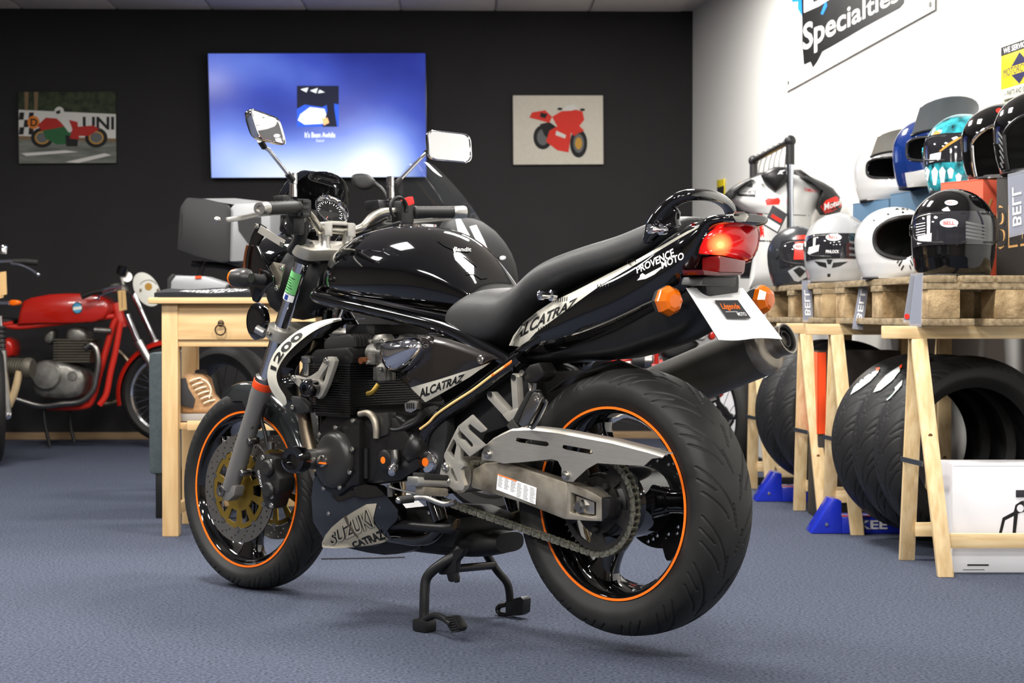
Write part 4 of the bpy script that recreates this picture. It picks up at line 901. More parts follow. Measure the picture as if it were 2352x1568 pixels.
# ---- front end
AXL = V(FXW, 0, FZ)
ftop, fbot = P(702, 575, .105), P(531, 1116, .105)
fd = (ftop - fbot).normalized()
def on_fork(t, y): q = fbot + (ftop - fbot) * t; return V(q.x, y, q.z)
FL = (ftop - fbot).length
tring = FL and (on_fork(0, 0), )
for s_ in (1, -1):
    y = .105 * s_
    rt = (P(598, 886, .105) - fbot).length / FL
    lw = MB().lathe([(.021, -.012), (.024, .0), (.0255, .05), (.0265, FL * rt - .06), (.029, FL * rt - .03), (.029, FL * rt)], on_fork(0, y), fd, 28).build('fork_lower', 'fork_grey', bike, label='matt grey lower fork leg')
    MB().lathe([(.0292, FL * rt - .001), (.0302, FL * rt + .001), (.0302, FL * rt + .02), (.0285, FL * rt + .021)], on_fork(0, y), fd, 28).build('dust_ring', 'orange_red', lw, label='orange tape ring')
    MB().lathe([(.0285, FL * rt + .018), (.028, FL * rt + .032), (.0225, FL * rt + .036)], on_fork(0, y), fd, 28).build('dust_seal', 'steel', lw)
    stn = MB().lathe([(.0205, FL * rt), (.0205, FL * 1.02)], on_fork(0, y), fd, 28).build('fork_tube', 'chrome', bike)
    MB().lathe([(.023, FL * .955), (.026, FL * .96), (.026, FL * .985)], on_fork(0, y), fd, 28).build('fork_gasket', 'matte_black', stn)
    ho = on_fork(0, y); MB().plate([V(p.x, ho.y + .016 * s_, p.z) for p in ZL('J', [(285, 770), (300, 690), (345, 690), (400, 705), (385, 780), (340, 820), (300, 815)], .12)], (0, -.034 * s_, 0)).build('axle_clamp', 'fork_grey', lw, bevel=.006)
    MB().lathe([(.017, 0), (.0165, .004), (.010, .004), (.009, .0), (.0005, .0)], V(AXL.x + .012, ho.y + .018 * s_, AXL.z), (0, s_, 0), 20).build('axle_end', 'steel', lw)
    if s_ == 1:
        # green sticker wrapped round the tube
        def wrap(t0, t1, a0, a1, mat, name, rr=.0209):
            rows = []; u = V(0, 1, 0); w_ = fd.cross(u)
            for i in range(5):
                cc = on_fork(t0 + (t1 - t0) * i / 4, y); rows.append([cc + (u * math.cos(a) + w_ * math.sin(a)) * rr for a in np.linspace(a0, a1, 14)])
            return MB().grid(rows).build(name, mat, stn)
        tt = lambda px, py: (P(px, py, .105) - fbot).dot(fd) / FL
        wrap(tt(670, 670), tt(682, 620), R(-85), R(75), 'green_sticker', 'green_sticker')
        wrap(tt(664, 686), tt(668, 671), R(-85), R(75), 'decal_white', 'white_sticker')
        wrap(tt(664, 684), tt(668, 673), R(-5), R(28), 'blue_sticker', 'blue_badge', .0212)
        for k in range(6):
            t0 = tt(671, 664) + k * .0098; wrap(t0, t0 + .003, R(-60 + 8 * (k % 3)), R(10 + 9 * ((k * 7) % 4)), 'decal_black', 'sticker_print', .0212)
    # lugs for the mudguard and caliper
    for px, py in ((607, 912), (586, 978), (582, 1012), (565, 1085)):
        q = P(px, py, .10); MB().lathe([(.011, -.02), (.011, .012), (.008, .016), (.0005, .016)], V(q.x, y, q.z), (0, s_, 0), 12).build('fork_lug', 'steel', lw)
# clamps
tc = MB(); ctr = on_fork(1.0, 0)
for dz, th in ((0, .03),):
    n_ = fd; xa = V(fd.z, 0, -fd.x)      # across the clamp, pointing rearwards-ish
    def clampblock(t, th, r_end, rear, name, mat):
        b = MB(); c = on_fork(t, 0); f_ = V(fd.z, 0, -fd.x)
        out = []
        for a in np.linspace(-PI / 2, PI / 2, 10): out.append(c + V(0, .105, 0) + f_ * (-r_end * math.cos(a + PI / 2) ) + V(0, r_end * math.sin(a + PI / 2), 0) if False else c + V(0, .105 + r_end * math.cos(a), 0) + f_ * (r_end * math.sin(a)))
        out += [c + V(0, .05, 0) + f_ * (r_end + rear), c + V(0, -.05, 0) + f_ * (r_end + rear)]
        for a in np.linspace(PI / 2, -PI / 2, 10): out.append(c + V(0, -.105 - r_end * math.cos(a), 0) + f_ * (r_end * math.sin(a)))
        out += [c + V(0, -.05, 0) - f_ * r_end * .8, c + V(0, .05, 0) - f_ * r_end * .8]
        b.plate([p - fd * th / 2 for p in out], fd * th); return b.build(name, mat, bike, bevel=.004)
clampblock(1.0, .034, .035, .0, 'top_clamp', 'cast_alu')
lowt = (P(627, 752, .105) - fbot).dot(fd) / FL
lcl = clampblock(lowt, .036, .036, .0, 'lower_clamp', 'cast_alu')
q = on_fork(lowt, .135); MB().cyl(q + V(.03, 0, 0), q + V(.05, .012, .012), .012, 12).build('pinch_boss', 'alu', lcl); bolt(q + V(-.005, .008, -.002), lcl, .007)
for s_ in (1, -1): MB().lathe([(.019, 0), (.019, .006), (.012, .008), (.011, .014), (.0005, .014)], on_fork(1.0, .105 * s_) + fd * .017, fd, 6).build('fork_cap', 'steel', bike)
# bar risers and handlebar
bz = 1.030; bx = P(772, 535, 0).x
for s_ in (1, -1):
    MB().lathe([(.019, 0), (.019, .012), (.0155, .018), (.016, .03), (.019, .055)], V(bx, .042 * s_, bz - .058), (0, 0, 1), 20).build('bar_riser', 'alu', bike)
bc = MB().box((bx, .042, bz), (.038, .03, .038)).box((bx, -.042, bz), (.038, .03, .038)).box((bx, 0, bz + .0165), (.034, .112, .009)).build('bar_clamp', 'alu', bike, bevel=.006, label='silver handlebar clamp block')
MB().box((bx, 0, bz + .0225), (.024, .06, .003)).build('clamp_badge', 'alu_brushed', bc, bevel=.001)
eL, eR = P(592, 478, .375), P(1052, 487, -.375)
for s_, e, px in ((1, eL, None), (-1, eR, None)):
    pass
hbL = [(bx, 0, bz), (bx, .05, bz), P(735, 527, .08), P(716, 500, .115), P(698, 482, .155), P(680, 475, .195), P(640, 477, .285), P(605, 478, .355)]
hbR = [(bx, 0, bz), (bx, -.05, bz), P(832, 521, -.08), P(852, 500, -.115), P(876, 487, -.155), P(905, 485, -.20), P(975, 487, -.30), P(1030, 487, -.36)]
hb = MB().tube(list(reversed(hbL)) + hbR[1:], .0112, 16, 6).build('handlebar', 'bar_steel', bike, label='satin silver handlebar')
def grip(a, b_, s_):
    a, b_ = V(a), V(b_); d = (b_ - a).normalized(); L_ = (b_ - a).length
    g = MB().lathe([(.0165, 0), (.019, .003), (.0172, .012)] + [(.0168 + .0008 * (k % 2), .012 + (L_ - .024) * k / 13) for k in range(14)] + [(.0172, L_ - .008), (.018, L_)], a, d, 24).build('grip', 'rubber', bike)
    w_ = MB().lathe([(.0165, 0), (.018, .004), (.018, .034), (.016, .04), (.009, .04), (.008, .034), (.0005, .034)], b_, d, 24).build('bar_weight', 'alu', bike)
    return d
dL = grip(P(683, 475, .19), P(612, 478, .352), 1); dR = grip(P(948, 487, -.255), P(1040, 487, -.37), -1)
# left switchgear, clutch lever and perch
swl = MB()
c = P(688, 474, .175); swl.box(c + V(0, .0, -.005), (.045, .05, .05)); swl.box(c + V(.02, -.002, -.045), (.035, .04, .06))
swl = swl.build('switch_cluster', 'satin_black', bike, bevel=.008)
for dz in (.012, -.004, -.022): MB().box(c + V(-.026, .0, dz), (.006, .022, .009)).build('switch_button', 'cover_black', swl, bevel=.002)
MB().plate([P(x, y, .19) for x, y in ((625, 450), (648, 447), (650, 468), (628, 468))], (0, -.03, 0)).build('clutch_perch', 'satin_black', bike, bevel=.004)
MB().loft([[V(p) + V(0, 0, dz_) + V(dx_, 0, 0) for dx_, dz_ in ((-.006, -.007), (.006, -.007), (.006, .007), (-.006, .007))] for p in (P(655, 487, .20), P(600, 491, .27), P(556, 500, .33), P(520, 505, .37))], 4).build('clutch_lever', 'alu', bike, bevel=.0025, label='silver clutch lever with ball end')
MB().ball(P(499, 505, .39), .0095).build('lever_ball', 'alu', bike)
MB().loft([[V(p) + V(dx_, 0, dz_) for dx_, dz_ in ((-.005, -.006), (.005, -.006), (.005, .006), (-.005, .006))] for p in (V(bx + .03, -.2, bz + .03), V(bx - .0, -.3, bz + .035), V(bx - .05, -.385, bz + .045))], 4).build('brake_lever', 'alu', bike, bevel=.002)
# right switchgear
c = P(925, 488, -.225)
swr = MB().box(c, (.046, .05, .066)).build('switch_cluster', 'satin_black', bike, bevel=.008)
q = P(936, 463, -.232); MB().box(q, (.022, .032, .022), Matrix.Rotation(R(-18), 3, 'X')).build('kill_switch', 'red_plastic', swr, bevel=.003, label='red kill switch')
for py in (488, 500): q = P(934, py, -.225); MB().box(q, (.012, .03, .007)).build('switch_button', 'cover_black', swr, bevel=.002)
MB().plate([P(x, y, -.16) for x, y in ((835, 462), (868, 458), (872, 480), (840, 486))], (.0, -.05, 0)).build('brake_reservoir', 'satin_black', bike, bevel=.005)
b = MB(); cc = P(905, 473, -.185)
for k in range(40): pass
b.tube([cc + V(.0, .035 * math.cos(t) * .9, .03 * math.sin(t)) + V(-.02, 0, -.006) for t in np.linspace(R(200), R(-60), 24)], .0045, 8, 1); b.build('cable_coil', 'wire', bike)
for s_, pts in ((1, [(700, 492), (706, 530), (690, 560), (700, 590)]), (1, [(664, 500), (672, 540), (700, 560)]), (-1, [(890, 500), (850, 520), (810, 530), (780, 550)]), (-1, [(920, 510), (870, 525), (830, 535), (800, 552)])):
    MB().tube([P(x, y, .12 * s_ if s_ > 0 else -.12) for x, y in pts], .0045, 8, 5).build('control_cable', 'wire', bike)
MB().tube([P(690, 505, .15), P(690, 545, .13), P(672, 575, .12)], .018, 10, 4).build('cable_bundle', 'matte_black', bike)
# mirrors
def mirror(corners, stem, lat, base, name_lab):
    s0 = stem
    mr = MB().tube(s0[:-1], .0052, 12, 1)
    mr = mr.build('mirror', 'chrome', bike, label=name_lab)
    pts = [V(p) for p in corners]; c = sum(pts, V(0, 0, 0)) / 4
    n = (pts[1] - pts[0]).cross(pts[3] - pts[0]).normalized()
    if n.dot(CL - c) < 0: n = -n
    # rounded outline
    def rounded(q, r):
        out = []
        for i in range(4):
            a, b_, d = q[i - 1], q[i], q[(i + 1) % 4]; u = (a - b_).normalized() * r; v_ = (d - b_).normalized() * r
            for k in range(6): t = k / 5; out.append((b_ + u) * (1 - t) ** 2 + b_ * 2 * t * (1 - t) + (b_ + v_) * t ** 2)
        return out
    o_ = rounded(pts, .026); sc_ = lambda s: [c + (p - c) * s for p in o_]
    MB().rings([sc_(.90)[:], [p + n * .004 for p in sc_(.955)], [p + n * .003 for p in sc_(1.0)], [p - n * .006 for p in sc_(1.01)], [p - n * .018 for p in sc_(.93)], [p - n * .028 for p in sc_(.7)], [p - n * .033 for p in sc_(.3)], [p - n * .034 for p in sc_(.02)]], cap=False).build('mirror_shell', 'chrome', mr, ang=60)
    MB().add([p + n * .0012 for p in sc_(.93)], [tuple(range(len(o_)))]).build('mirror_glass', 'mirror', mr, label='bright mirror glass')
    MB().tube([s0[-2], s0[-1]], [.0085, .011, .009], 12, 1).build('mirror_neck', 'satin_black', mr)
    a, b_ = V(s0[0]), V(s0[1]); MB().tube([a, a + (b_ - a) * .22], [.0095, .0085], 12, 1).build('stem_boot', 'satin_black', mr)
    MB().lathe([(.0115, 0), (.0115, .02), (.0105, .02), (.0105, .034), (.012, .035), (.0115, .062), (.0005, .064)], base, (0, 0, 1), 16).build('mirror_mount', 'chrome', mr)
    return mr
def mplane(c, n, pxs):
    c, n = V(c), V(n).normalized(); out = []
    for px, py in pxs:
        d = lray(px, py); out.append(CL + d * ((c - CL).dot(n) / d.dot(n)))
    return out
mirror(mplane(P(614, 292, .36), (-1, -.57, .22), [(570, 247), (640, 272), (658, 334), (592, 316)]), [P(672, 414, .215), P(618, 345, .30), P(607, 338, .31), P(597, 322, .33)], .36, P(673, 452, .20), 'chrome mirror on the clutch side')
mirror(mplane(P(1031, 337, -.36), (-1, .23, .08), [(979, 297), (1080, 308), (1084, 375), (984, 366)]), [P(908, 424, -.215), P(965, 365, -.295), P(978, 352, -.31), P(990, 343, -.33)], -.36, P(897, 456, -.20), 'chrome mirror on the throttle side')
# instruments
def dial(c, r, ax, name):
    ax = V(ax).normalized(); d = MB().lathe([(r * .9, -.03), (r, -.02), (r * 1.02, .004), (r * 1.0, .014), (r * .96, .015), (r * .80, .002), (r * .79, -.002)], c, ax, 48).build(name, 'chrome', bike, label='chrome rimmed round instrument')
    u = V(0, -1, 0); u = (u - ax * u.dot(ax)).normalized(); v_ = ax.cross(u); v_ = v_ if v_.z > 0 else -v_
    MB().lathe([(r * .81, -.001), (.0005, -.001)], c, ax, 40).build('dial_face', 'dial_face', d)
    b = MB()
    for k in range(25):
        a = R(225 - 270 * k / 24); L_ = .16 if k % 2 == 0 else .08; p0 = V(c) + (u * math.cos(a) + v_ * math.sin(a)) * r * .74; p1 = V(c) + (u * math.cos(a) + v_ * math.sin(a)) * r * (.74 - L_)
        t_ = (u * -math.sin(a) + v_ * math.cos(a)) * .0007; b.add([p0 - t_ + ax * .0005, p0 + t_ + ax * .0005, p1 + t_ + ax * .0005, p1 - t_ + ax * .0005], [(0, 1, 2, 3)])
    b.build('dial_tick', 'decal_white', d)
    a = R(225); b = MB(); t_ = (u * -math.sin(a) + v_ * math.cos(a)) * .0016
    b.add([V(c) - t_ + ax * .002, V(c) + t_ + ax * .002, V(c) + (u * math.cos(a) + v_ * math.sin(a)) * r * .75 + ax * .002], [(0, 1, 2)]); b.build('dial_needle', 'orange_red', d)
    MB().lathe([(r * .09, 0), (r * .08, .004), (.0005, .005)], V(c), ax, 14).build('needle_hub', 'decal_black', d)
    return d
dial(P(758, 487, -.045), .052, (-.80, .12, .58), 'speedometer')
dial(P(690, 505, .062), .044, (-.80, -.05, .58), 'rev_counter')
c = P(740, 500, 0); MB().loft([sring(x, w, zb, zt, (zb + zt) / 2, n=20) for x, w, zb, zt in ((c.x + .01, .10, c.z - .04, c.z + .02), (c.x + .05, .105, c.z - .06, c.z + .02), (c.x + .09, .08, c.z - .06, c.z + .0))], 3).build('instrument_housing', 'satin_black', bike)
# fly screen, headlamp, side shields
rows = []
for i, (px0, px1, py, xm, dep) in enumerate(((604, 804, 480, 1.235, .06), (622, 800, 440, 1.215, .055), (642, 792, 415, 1.195, .045), (668, 772, 399, 1.18, .03), (695, 745, 393.5, 1.172, .012))):
    zc = P((px0 + px1) / 2, py, 0).z; row = []
    for s_ in np.linspace(-1, 1, 17):
        hw = (px1 - px0) / 2 / (F_PX / 4.95) / math.sin(TH) * .80
        y = -s_ * hw; row.append(V(xm - dep * (s_ * s_) , y, zc - .0 * s_ * s_))
    rows.append(row)
fs_ = MB().grid(rows).build('fly_screen', 'screen_smoke', bike, solid=.003, subd=1, label='dark tinted fly screen')
hl = MB().lathe([(.05, -.12), (.075, -.08), (.088, -.02), (.092, .03), (.088, .034), (.08, .03), (.0005, .045)], (1.30, 0, .935), (1, 0, -.08), 36).build('headlamp', 'gloss_black', bike)
for s_ in (1, -1):
    o_ = ZL('A', [(555, 440), (600, 470), (590, 520), (545, 590), (600, 700), (655, 800), (650, 840), (600, 880), (545, 975), (520, 960), (495, 860), (470, 760), (480, 640), (510, 530)], .145)
    sd = MB().plate([V(p.x, .145 * s_, p.z) for p in o_], (0, -.012 * s_, 0)).build('lamp_shield', 'gloss_black', bike, bevel=.004)
    a, c_ = Z('N', 175, 420, .15), Z('N', 470, 590, .12)
    MB().bar(V(a.x, .15 * s_, a.z), V(c_.x, .125 * s_, c_.z), .021, .004, up=(0, 0, 1)).build('lamp_stay', 'alu_brushed', bike)
    bolt(V(c_.x, .13 * s_, c_.z), bike, .008, ax=(0, s_, 0)) if s_ == 1 else None
    bolt(Z('N', 148, 388, .152), sd, .008) if s_ == 1 else None
    br_ = ZL('N', [(280, 850), (330, 790), (460, 820), (440, 900), (400, 1060), (380, 1120), (345, 1080), (340, 960)], .118)
    bk = MB().plate([V(p.x, .118 * s_, p.z) for p in br_], (0, -.004 * s_, 0)).build('lamp_bracket', 'alu_dirty', bike, bevel=.001)
    if s_ == 1:
        for x, y in ((428, 858), (368, 1080)): bolt(Z('N', x, y, .119), bk, .008)
MB().tube(ZL('A', [(490, 590), (478, 640), (470, 700), (468, 750)], .152), .004, 8, 4).build('shield_edge', 'copper', bike)
MB().lathe([(.05, -.012), (.053, -.006), (.053, .006), (.046, .012), (.03, .013), (.0005, .013)], P(592, 738, .06), (.15, 1, 0), 28).build('horn', 'gloss_black', bike)
# inner mass between the forks
MB().loft([sring(x, w, zb, zt, (zb + zt) / 2, n=16) for x, w, zb, zt in ((1.30, .07, .80, .96), (1.22, .085, .78, .99), (1.14, .08, .80, .985), (1.08, .06, .84, .96))], 3).build('wiring_loom', 'matte_black', bike)
# front indicators
for s_ in (1, -1):
    a = P(620, 645, .13); c = P(560, 640, .20)
    st_ = MB().tube([V(a.x, .12 * s_, a.z), V(c.x, .17 * s_, c.z)], [.014, .016], 12, 1).build('front_indicator', 'matte_black', bike)
    m_ = V(c.x + .012, .20 * s_, c.z + .002)
    MB().loft([[m_ + V(dx_, (w_ * math.cos(a_) * .9), h_ * math.sin(a_)) for a_ in (2 * PI * k / 12 for k in range(12))] for dx_, w_, h_ in ((-.045, .012, .013), (-.03, .028, .025), (-.005, .033, .028), (.018, .034, .027))], 3).build('indicator_body', 'cover_black', st_)
    MB().loft([[m_ + V(dx_, (w_ * math.cos(a_) * .9), h_ * math.sin(a_)) for a_ in (2 * PI * k / 12 for k in range(12))] for dx_, w_, h_ in ((.018, .034, .027), (.026, .033, .026), (.034, .02, .016))], 3).build('indicator_lens', 'amber', st_)
# brake discs and calipers
yaw = Matrix.Rotation(R(2.8), 4, 'Z') @ Matrix.Rotation(R(1.4), 4, 'X')
for s_ in (1, -1):
    y = .066 * s_
    holes = [circ((rr * math.cos(q), rr * math.sin(q)), .0035, 6, y) for rr, n_, ph in ((.124, 20, 0), (.134, 20, .1), (.144, 20, .2)) for q in (2 * PI * i / n_ + ph for i in range(n_))]
    d = MB().plate(circ((0, 0), .153, 64, y), (0, .005 * s_, 0), [circ((0, 0), .115, 48, y)] + holes).build('brake_disc', 'disc_steel', bike, label='drilled steel front brake disc')
    d.matrix_local = Matrix.Translation(AXL) @ yaw
    gh = [kidney((0, 0), .062, .098, R(36 * k - 12), R(36 * k + 10), y + .001 * s_, 5) for k in range(10)]
    MB().plate(circ((0, 0), .112, 48, y + .001 * s_), (0, .0045 * s_, 0), gh).build('disc_carrier', 'gold', d, label='gold brake disc carrier')
    for k in range(10):
        a = R(36 * k + 18); MB().lathe([(.008, -.002), (.008, .006), (.005, .007), (.0005, .005)], V(.1135 * math.cos(a), y, .1135 * math.sin(a)), (0, s_, 0), 12).build('disc_bobbin', 'steel', d)
    cal = MB().plate([V(p.x, (.108 if s_ == 1 else -.108), p.z) for p in ZL('J', [(555, 470), (640, 455), (690, 500), (692, 605), (725, 650), (718, 740), (682, 800), (662, 872), (622, 884), (592, 800), (578, 720), (545, 640), (525, 560)], .108)], (0, -.06 * s_, 0)).build('brake_caliper', 'caliper', bike, bevel=.010, label='dark front brake caliper')
    for x, y_ in ((605, 495), (665, 525), (670, 780), (670, 850)):
        q = Z('J', x, y_, .11); bolt(V(q.x, .11 * s_, q.z), cal, .009, ax=(0, s_, 0))
    q0, q1 = Z('J', 585, 700, .109), Z('J', 578, 590, .109)
    if s_ == 1:
        q = [Z('J', 582, 720, .1095), Z('J', 560, 590, .1095), Z('J', 572, 586, .1095), Z('J', 596, 716, .1095)]
        text('TOKICO', q, 'decal_white', 'caliper_lettering', cal)
    for x, y_ in ((648, 570), (655, 735)): q = Z('J', x, y_, .108); MB().lathe([(.024, -.01), (.024, .008), (.019, .014), (.012, .015), (.0005, .012)], V(q.x, .108 * s_, q.z), (0, s_, 0), 20).build('caliper_piston', 'caliper', cal)
    q2 = Z('J', 640, 430, .11); MB().tube([V(q2.x, .1 * s_, q2.z), V(q2.x, .1 * s_, q2.z + .02)], .010, 12, 1).build('banjo_union', 'steel', cal)
    hp2 = ZL('J', [(640, 430), (620, 320), (590, 200), (610, 120), (640, 90)], .10)
    MB().tube([V(p.x, .10 * s_, p.z) for p in hp2], .0055, 10, 5).build('brake_hose', 'wire', bike)
# front mudguard
b = MB(); rows = []
for k in range(22):
    a = R(62 + k * 4.6); rr = .312; fade = min(1, .45 + k * .12)
    c0 = V(FXW + rr * math.cos(a), 0, FZ + rr * math.sin(a)); hw = .064 * fade; dr = .03
    rows.append([c0 + V(-math.cos(a) * dr_, y_, -math.sin(a) * dr_) for y_, dr_ in ((-hw, .055), (-hw, .03), (-hw * .85, .008), (-hw * .5, .001), (0, 0), (hw * .5, .001), (hw * .85, .008), (hw, .03), (hw, .055))])
b.grid(rows); b.build('front_mudguard', 'fender', bike, solid=.003, ang=60, label='dark grey front mudguard')
q = on_fork(.45, .085)
for s_ in (1, -1): MB().plate([V(p.x, .08 * s_, p.z) for p in ZL('J', [(440, 60), (560, -20), (660, 0), (640, 80), (560, 110), (470, 120)], .08)], (0, -.004 * s_, 0)).build('mudguard_stay', 'fender', bike)
# ------------------------------------------------------------------ left and back of the shop
def wbox(name, mat, parent, x0, x1, y0, y1, z0, z1, bevel=.003, **k): return MB().box(((x0 + x1) / 2, (y0 + y1) / 2, (z0 + z1) / 2), (x1 - x0, y1 - y0, z1 - z0)).build(name, mat, parent, bevel=bevel, **k)
M('tv_black', (9, 9, 10), .25)
def tv_material():
    m = bpy.data.materials.new('tv_screen'); m.use_nodes = True; nt = m.node_tree; nt.nodes.clear(); MATS['tv_screen'] = m
    N = nt.nodes.new; out = N('ShaderNodeOutputMaterial'); mixs = N('ShaderNodeAddShader'); em = N('ShaderNodeEmission'); gl = N('ShaderNodeBsdfGlossy')
    gl.inputs['Color'].default_value = (.02, .02, .02, 1); gl.inputs['Roughness'].default_value = .15
    tc = N('ShaderNodeTexCoord'); sep = N('ShaderNodeSeparateXYZ'); nt.links.new(tc.outputs['Generated'], sep.inputs[0])
    def mth(op, a, b=None, c=None):
        n = N('ShaderNodeMath'); n.operation = op
        for i, q in enumerate((a, b, c)):
            if q is None: continue
            if isinstance(q, (int, float)): n.inputs[i].default_value = q
            else: nt.links.new(q, n.inputs[i])
        return n.outputs[0]
    def blob(cx, cz, rx, rz):
        dx = mth('DIVIDE', mth('SUBTRACT', sep.outputs[0], cx), rx); dz = mth('DIVIDE', mth('SUBTRACT', sep.outputs[2], cz), rz)
        return mth('EXPONENT', mth('MULTIPLY', mth('ADD', mth('MULTIPLY', dx, dx), mth('MULTIPLY', dz, dz)), -1.))
    s = mth('ADD', mth('MULTIPLY', blob(.40, -.05, .38, .38), .95), mth('MULTIPLY', blob(.80, .10, .20, .40), .75))
    s = mth('ADD', s, mth('MULTIPLY', blob(.12, .93, .30, .22), .30)); s = mth('ADD', s, mth('MULTIPLY', blob(.50, .78, .30, .22), .16)); s = mth('ADD', s, mth('MULTIPLY', blob(.05, .25, .2, .35), .35))
    ns = N('ShaderNodeTexNoise'); ns.inputs['Scale'].default_value = 2.2; nt.links.new(tc.outputs['Generated'], ns.inputs['Vector'])
    s = mth('ADD', s, mth('MULTIPLY', mth('SUBTRACT', ns.outputs['Fac'], .5), .25))
    rp = N('ShaderNodeValToRGB'); e = rp.color_ramp.elements
    e[0].position = 0; e[0].color = lin((36, 46, 130)) + (1,); e[1].position = 1; e[1].color = lin((236, 244, 255)) + (1,)
    for p_, c_ in ((.18, (58, 76, 176)), (.42, (104, 130, 220)), (.7, (168, 192, 246))): x = e.new(p_); x.color = lin(c_) + (1,)
    nt.links.new(s, rp.inputs[0]); nt.links.new(rp.outputs[0], em.inputs['Color']); em.inputs['Strength'].default_value = 1.35
    nt.links.new(em.outputs[0], mixs.inputs[0]); nt.links.new(gl.outputs[0], mixs.inputs[1]); nt.links.new(mixs.outputs[0], out.inputs[0])
tv_material()
M('glow_white', (245, 250, 255), .5, emit=1.); M('glow_dark', (14, 18, 44), .5, emit=1.); M('glow_blue', (40, 90, 215), .5, emit=1.); M('glow_orange', (250, 190, 130), .5, emit=1.); M('glow_grey', (225, 232, 250), .5, emit=1.)
BWY = lambda x: 11.4 + (x - 1.153) * .0272                # depth of the back wall at x
def BWp(px, py, lift=0.):                                  # world point in front of the back wall
    x = (px - 1176) / F_PX * 11.3
    for _ in range(4): y = BWY(x) - lift; x = W(px, py, y).x
    return W(px, py, y)
tvq = [BWp(484, 409, .07), BWp(981, 407, .07), BWp(979, 121, .07), BWp(476, 122, .07)]
tvc = sum(tvq, V(0, 0, 0)) / 4
tv = MB().plate([p + V(0, .002, 0) for p in tvq], (0, .05, 0)).build('television', 'tv_black', None, bevel=.003)
tag(tv, 'large wall mounted television showing a blue music screen', 'television')
ins = lambda a: [tvc + (p - tvc) * a for p in tvq]
scr = MB().add([p - V(0, .001, 0) for p in ins(.992)], [(0, 1, 2, 3)]).build('screen', 'tv_screen', tv)
def tq(px0, py0, px1, py1, l): return [BWp(px0, py1, l), BWp(px1, py1, l), BWp(px1, py0, l), BWp(px0, py0, l)]
def poly_bw(pts, l, mat, name, parent):
    return MB().add([BWp(x, y, l) for x, y in pts], [tuple(range(len(pts)))]).build(name, mat, parent)
alb = MB().add(tq(682, 197, 778, 291, .073), [(0, 1, 2, 3)]).build('album_cover', 'glow_blue', tv, label='album cover with a bare tree')
poly_bw([(682, 197), (778, 197), (778, 240), (760, 236), (740, 246), (700, 240), (682, 250)], .0736, 'glow_dark', 'cover_print', alb)
poly_bw([(690, 262), (712, 246), (745, 250), (752, 270), (740, 284), (700, 286), (684, 276)], .0738, 'glow_white', 'cover_print', alb)
poly_bw([(746, 205), (766, 203), (768, 250), (774, 291), (740, 291), (752, 255)], .074, 'glow_dark', 'cover_print', alb)
poly_bw([(738, 272), (752, 270), (756, 282), (744, 288)], .0742, 'glow_orange', 'cover_print', alb)
for q in ([(690, 205), (708, 201), (704, 212)], [(712, 208), (730, 202), (726, 214)], [(734, 206), (746, 212), (730, 214)]): poly_bw(q, .0742, 'glow_white', 'cover_print', alb)
text("It's Been Awhile", tq(700, 303, 770, 316, .073), 'glow_white', 'song_title', tv, bold=.02)
text('Staind', tq(726, 319, 744, 326, .073), 'glow_grey', 'artist_name', tv)
# canvases
def canvas(px, label, mat):
    q = [BWp(x, y, .032) for x, y in px]; o = MB().plate(q, (0, .03, 0)).build('canvas_print', mat, None, bevel=.003); tag(o, label, 'picture', 'canvas prints on the black wall'); return o
M('foliage', (58, 68, 44), .8, noise=(24, 6), rgb2=(26, 34, 22)); M('road', (122, 124, 116), .8, noise=(5, 3), rgb2=(88, 92, 86), stretch=(1, 1, 8)); M('print_white', (206, 204, 198), .8); M('print_black', (28, 28, 28), .8); M('print_red', (168, 40, 34), .8); M('print_green', (44, 96, 58), .8); M('print_gold', (186, 140, 58), .8); M('print_orange', (210, 120, 40), .8); M('print_tan', (120, 98, 72), .8); M('canvas_cream', (202, 196, 182), .85, noise=(40, 3), mottle=.06); M('print_vermilion', (206, 52, 40), .8); M('print_grey', (96, 98, 98), .8)
c1_ = canvas([(44, 376), (267, 374), (265, 210), (42, 211)], 'canvas print of a rider racing a green and red motorcycle', 'foliage')
pl = lambda pts, mat, name, par, l=.0335: poly_bw(pts, l, mat, name, par)
def ell(cx, cy, rx, ry, n=24): return [(cx + rx * math.cos(2 * PI * k / n), cy + ry * math.sin(2 * PI * k / n)) for k in range(n)]
pl([(43, 318), (267, 325), (267, 374), (44, 375)], 'road', 'painted_road', c1_)
pl([(43, 252), (266, 262), (266, 318), (43, 312)], 'print_white', 'painted_banner', c1_, .0338)
pl([(43, 312), (266, 318), (266, 326), (43, 320)], 'print_tan', 'painted_kerb', c1_, .0339)
for x in (56, 78): pl([(x, 211), (x + 10, 211), (x + 8, 254), (x + 1, 253)], 'print_tan', 'painted_trunk', c1_, .0339)
for i in range(3):
    for j in range(3):
        if (i + j) % 2 == 0: pl([(45 + i * 11, 258 + j * 17), (56 + i * 11, 258 + j * 17), (54 + i * 11, 275 + j * 17), (43 + i * 11, 275 + j * 17)], 'print_black', 'painted_check', c1_, .034)
pl(ell(77, 281, 14, 15), 'print_orange', 'painted_roundel', c1_, .0342)
text('D', tq(70, 272, 86, 290, .0345), 'print_black', 'painted_letter', c1_, bold=.03)
text('UNI', tq(190, 268, 262, 298, .0342), 'print_black', 'painted_letter', c1_, bold=.03)
for cx in (97, 221):
    pl(ell(cx, 316, 26, 23), 'print_black', 'painted_wheel', c1_, .0346); pl(ell(cx, 316, 17, 15), 'print_gold', 'painted_rim', c1_, .0348); pl(ell(cx, 316, 14, 12), 'print_grey', 'painted_spokes', c1_, .035)
pl([(92, 285), (110, 275), (140, 280), (165, 300), (170, 330), (130, 332), (105, 318)], 'print_green', 'painted_fairing', c1_, .0352)
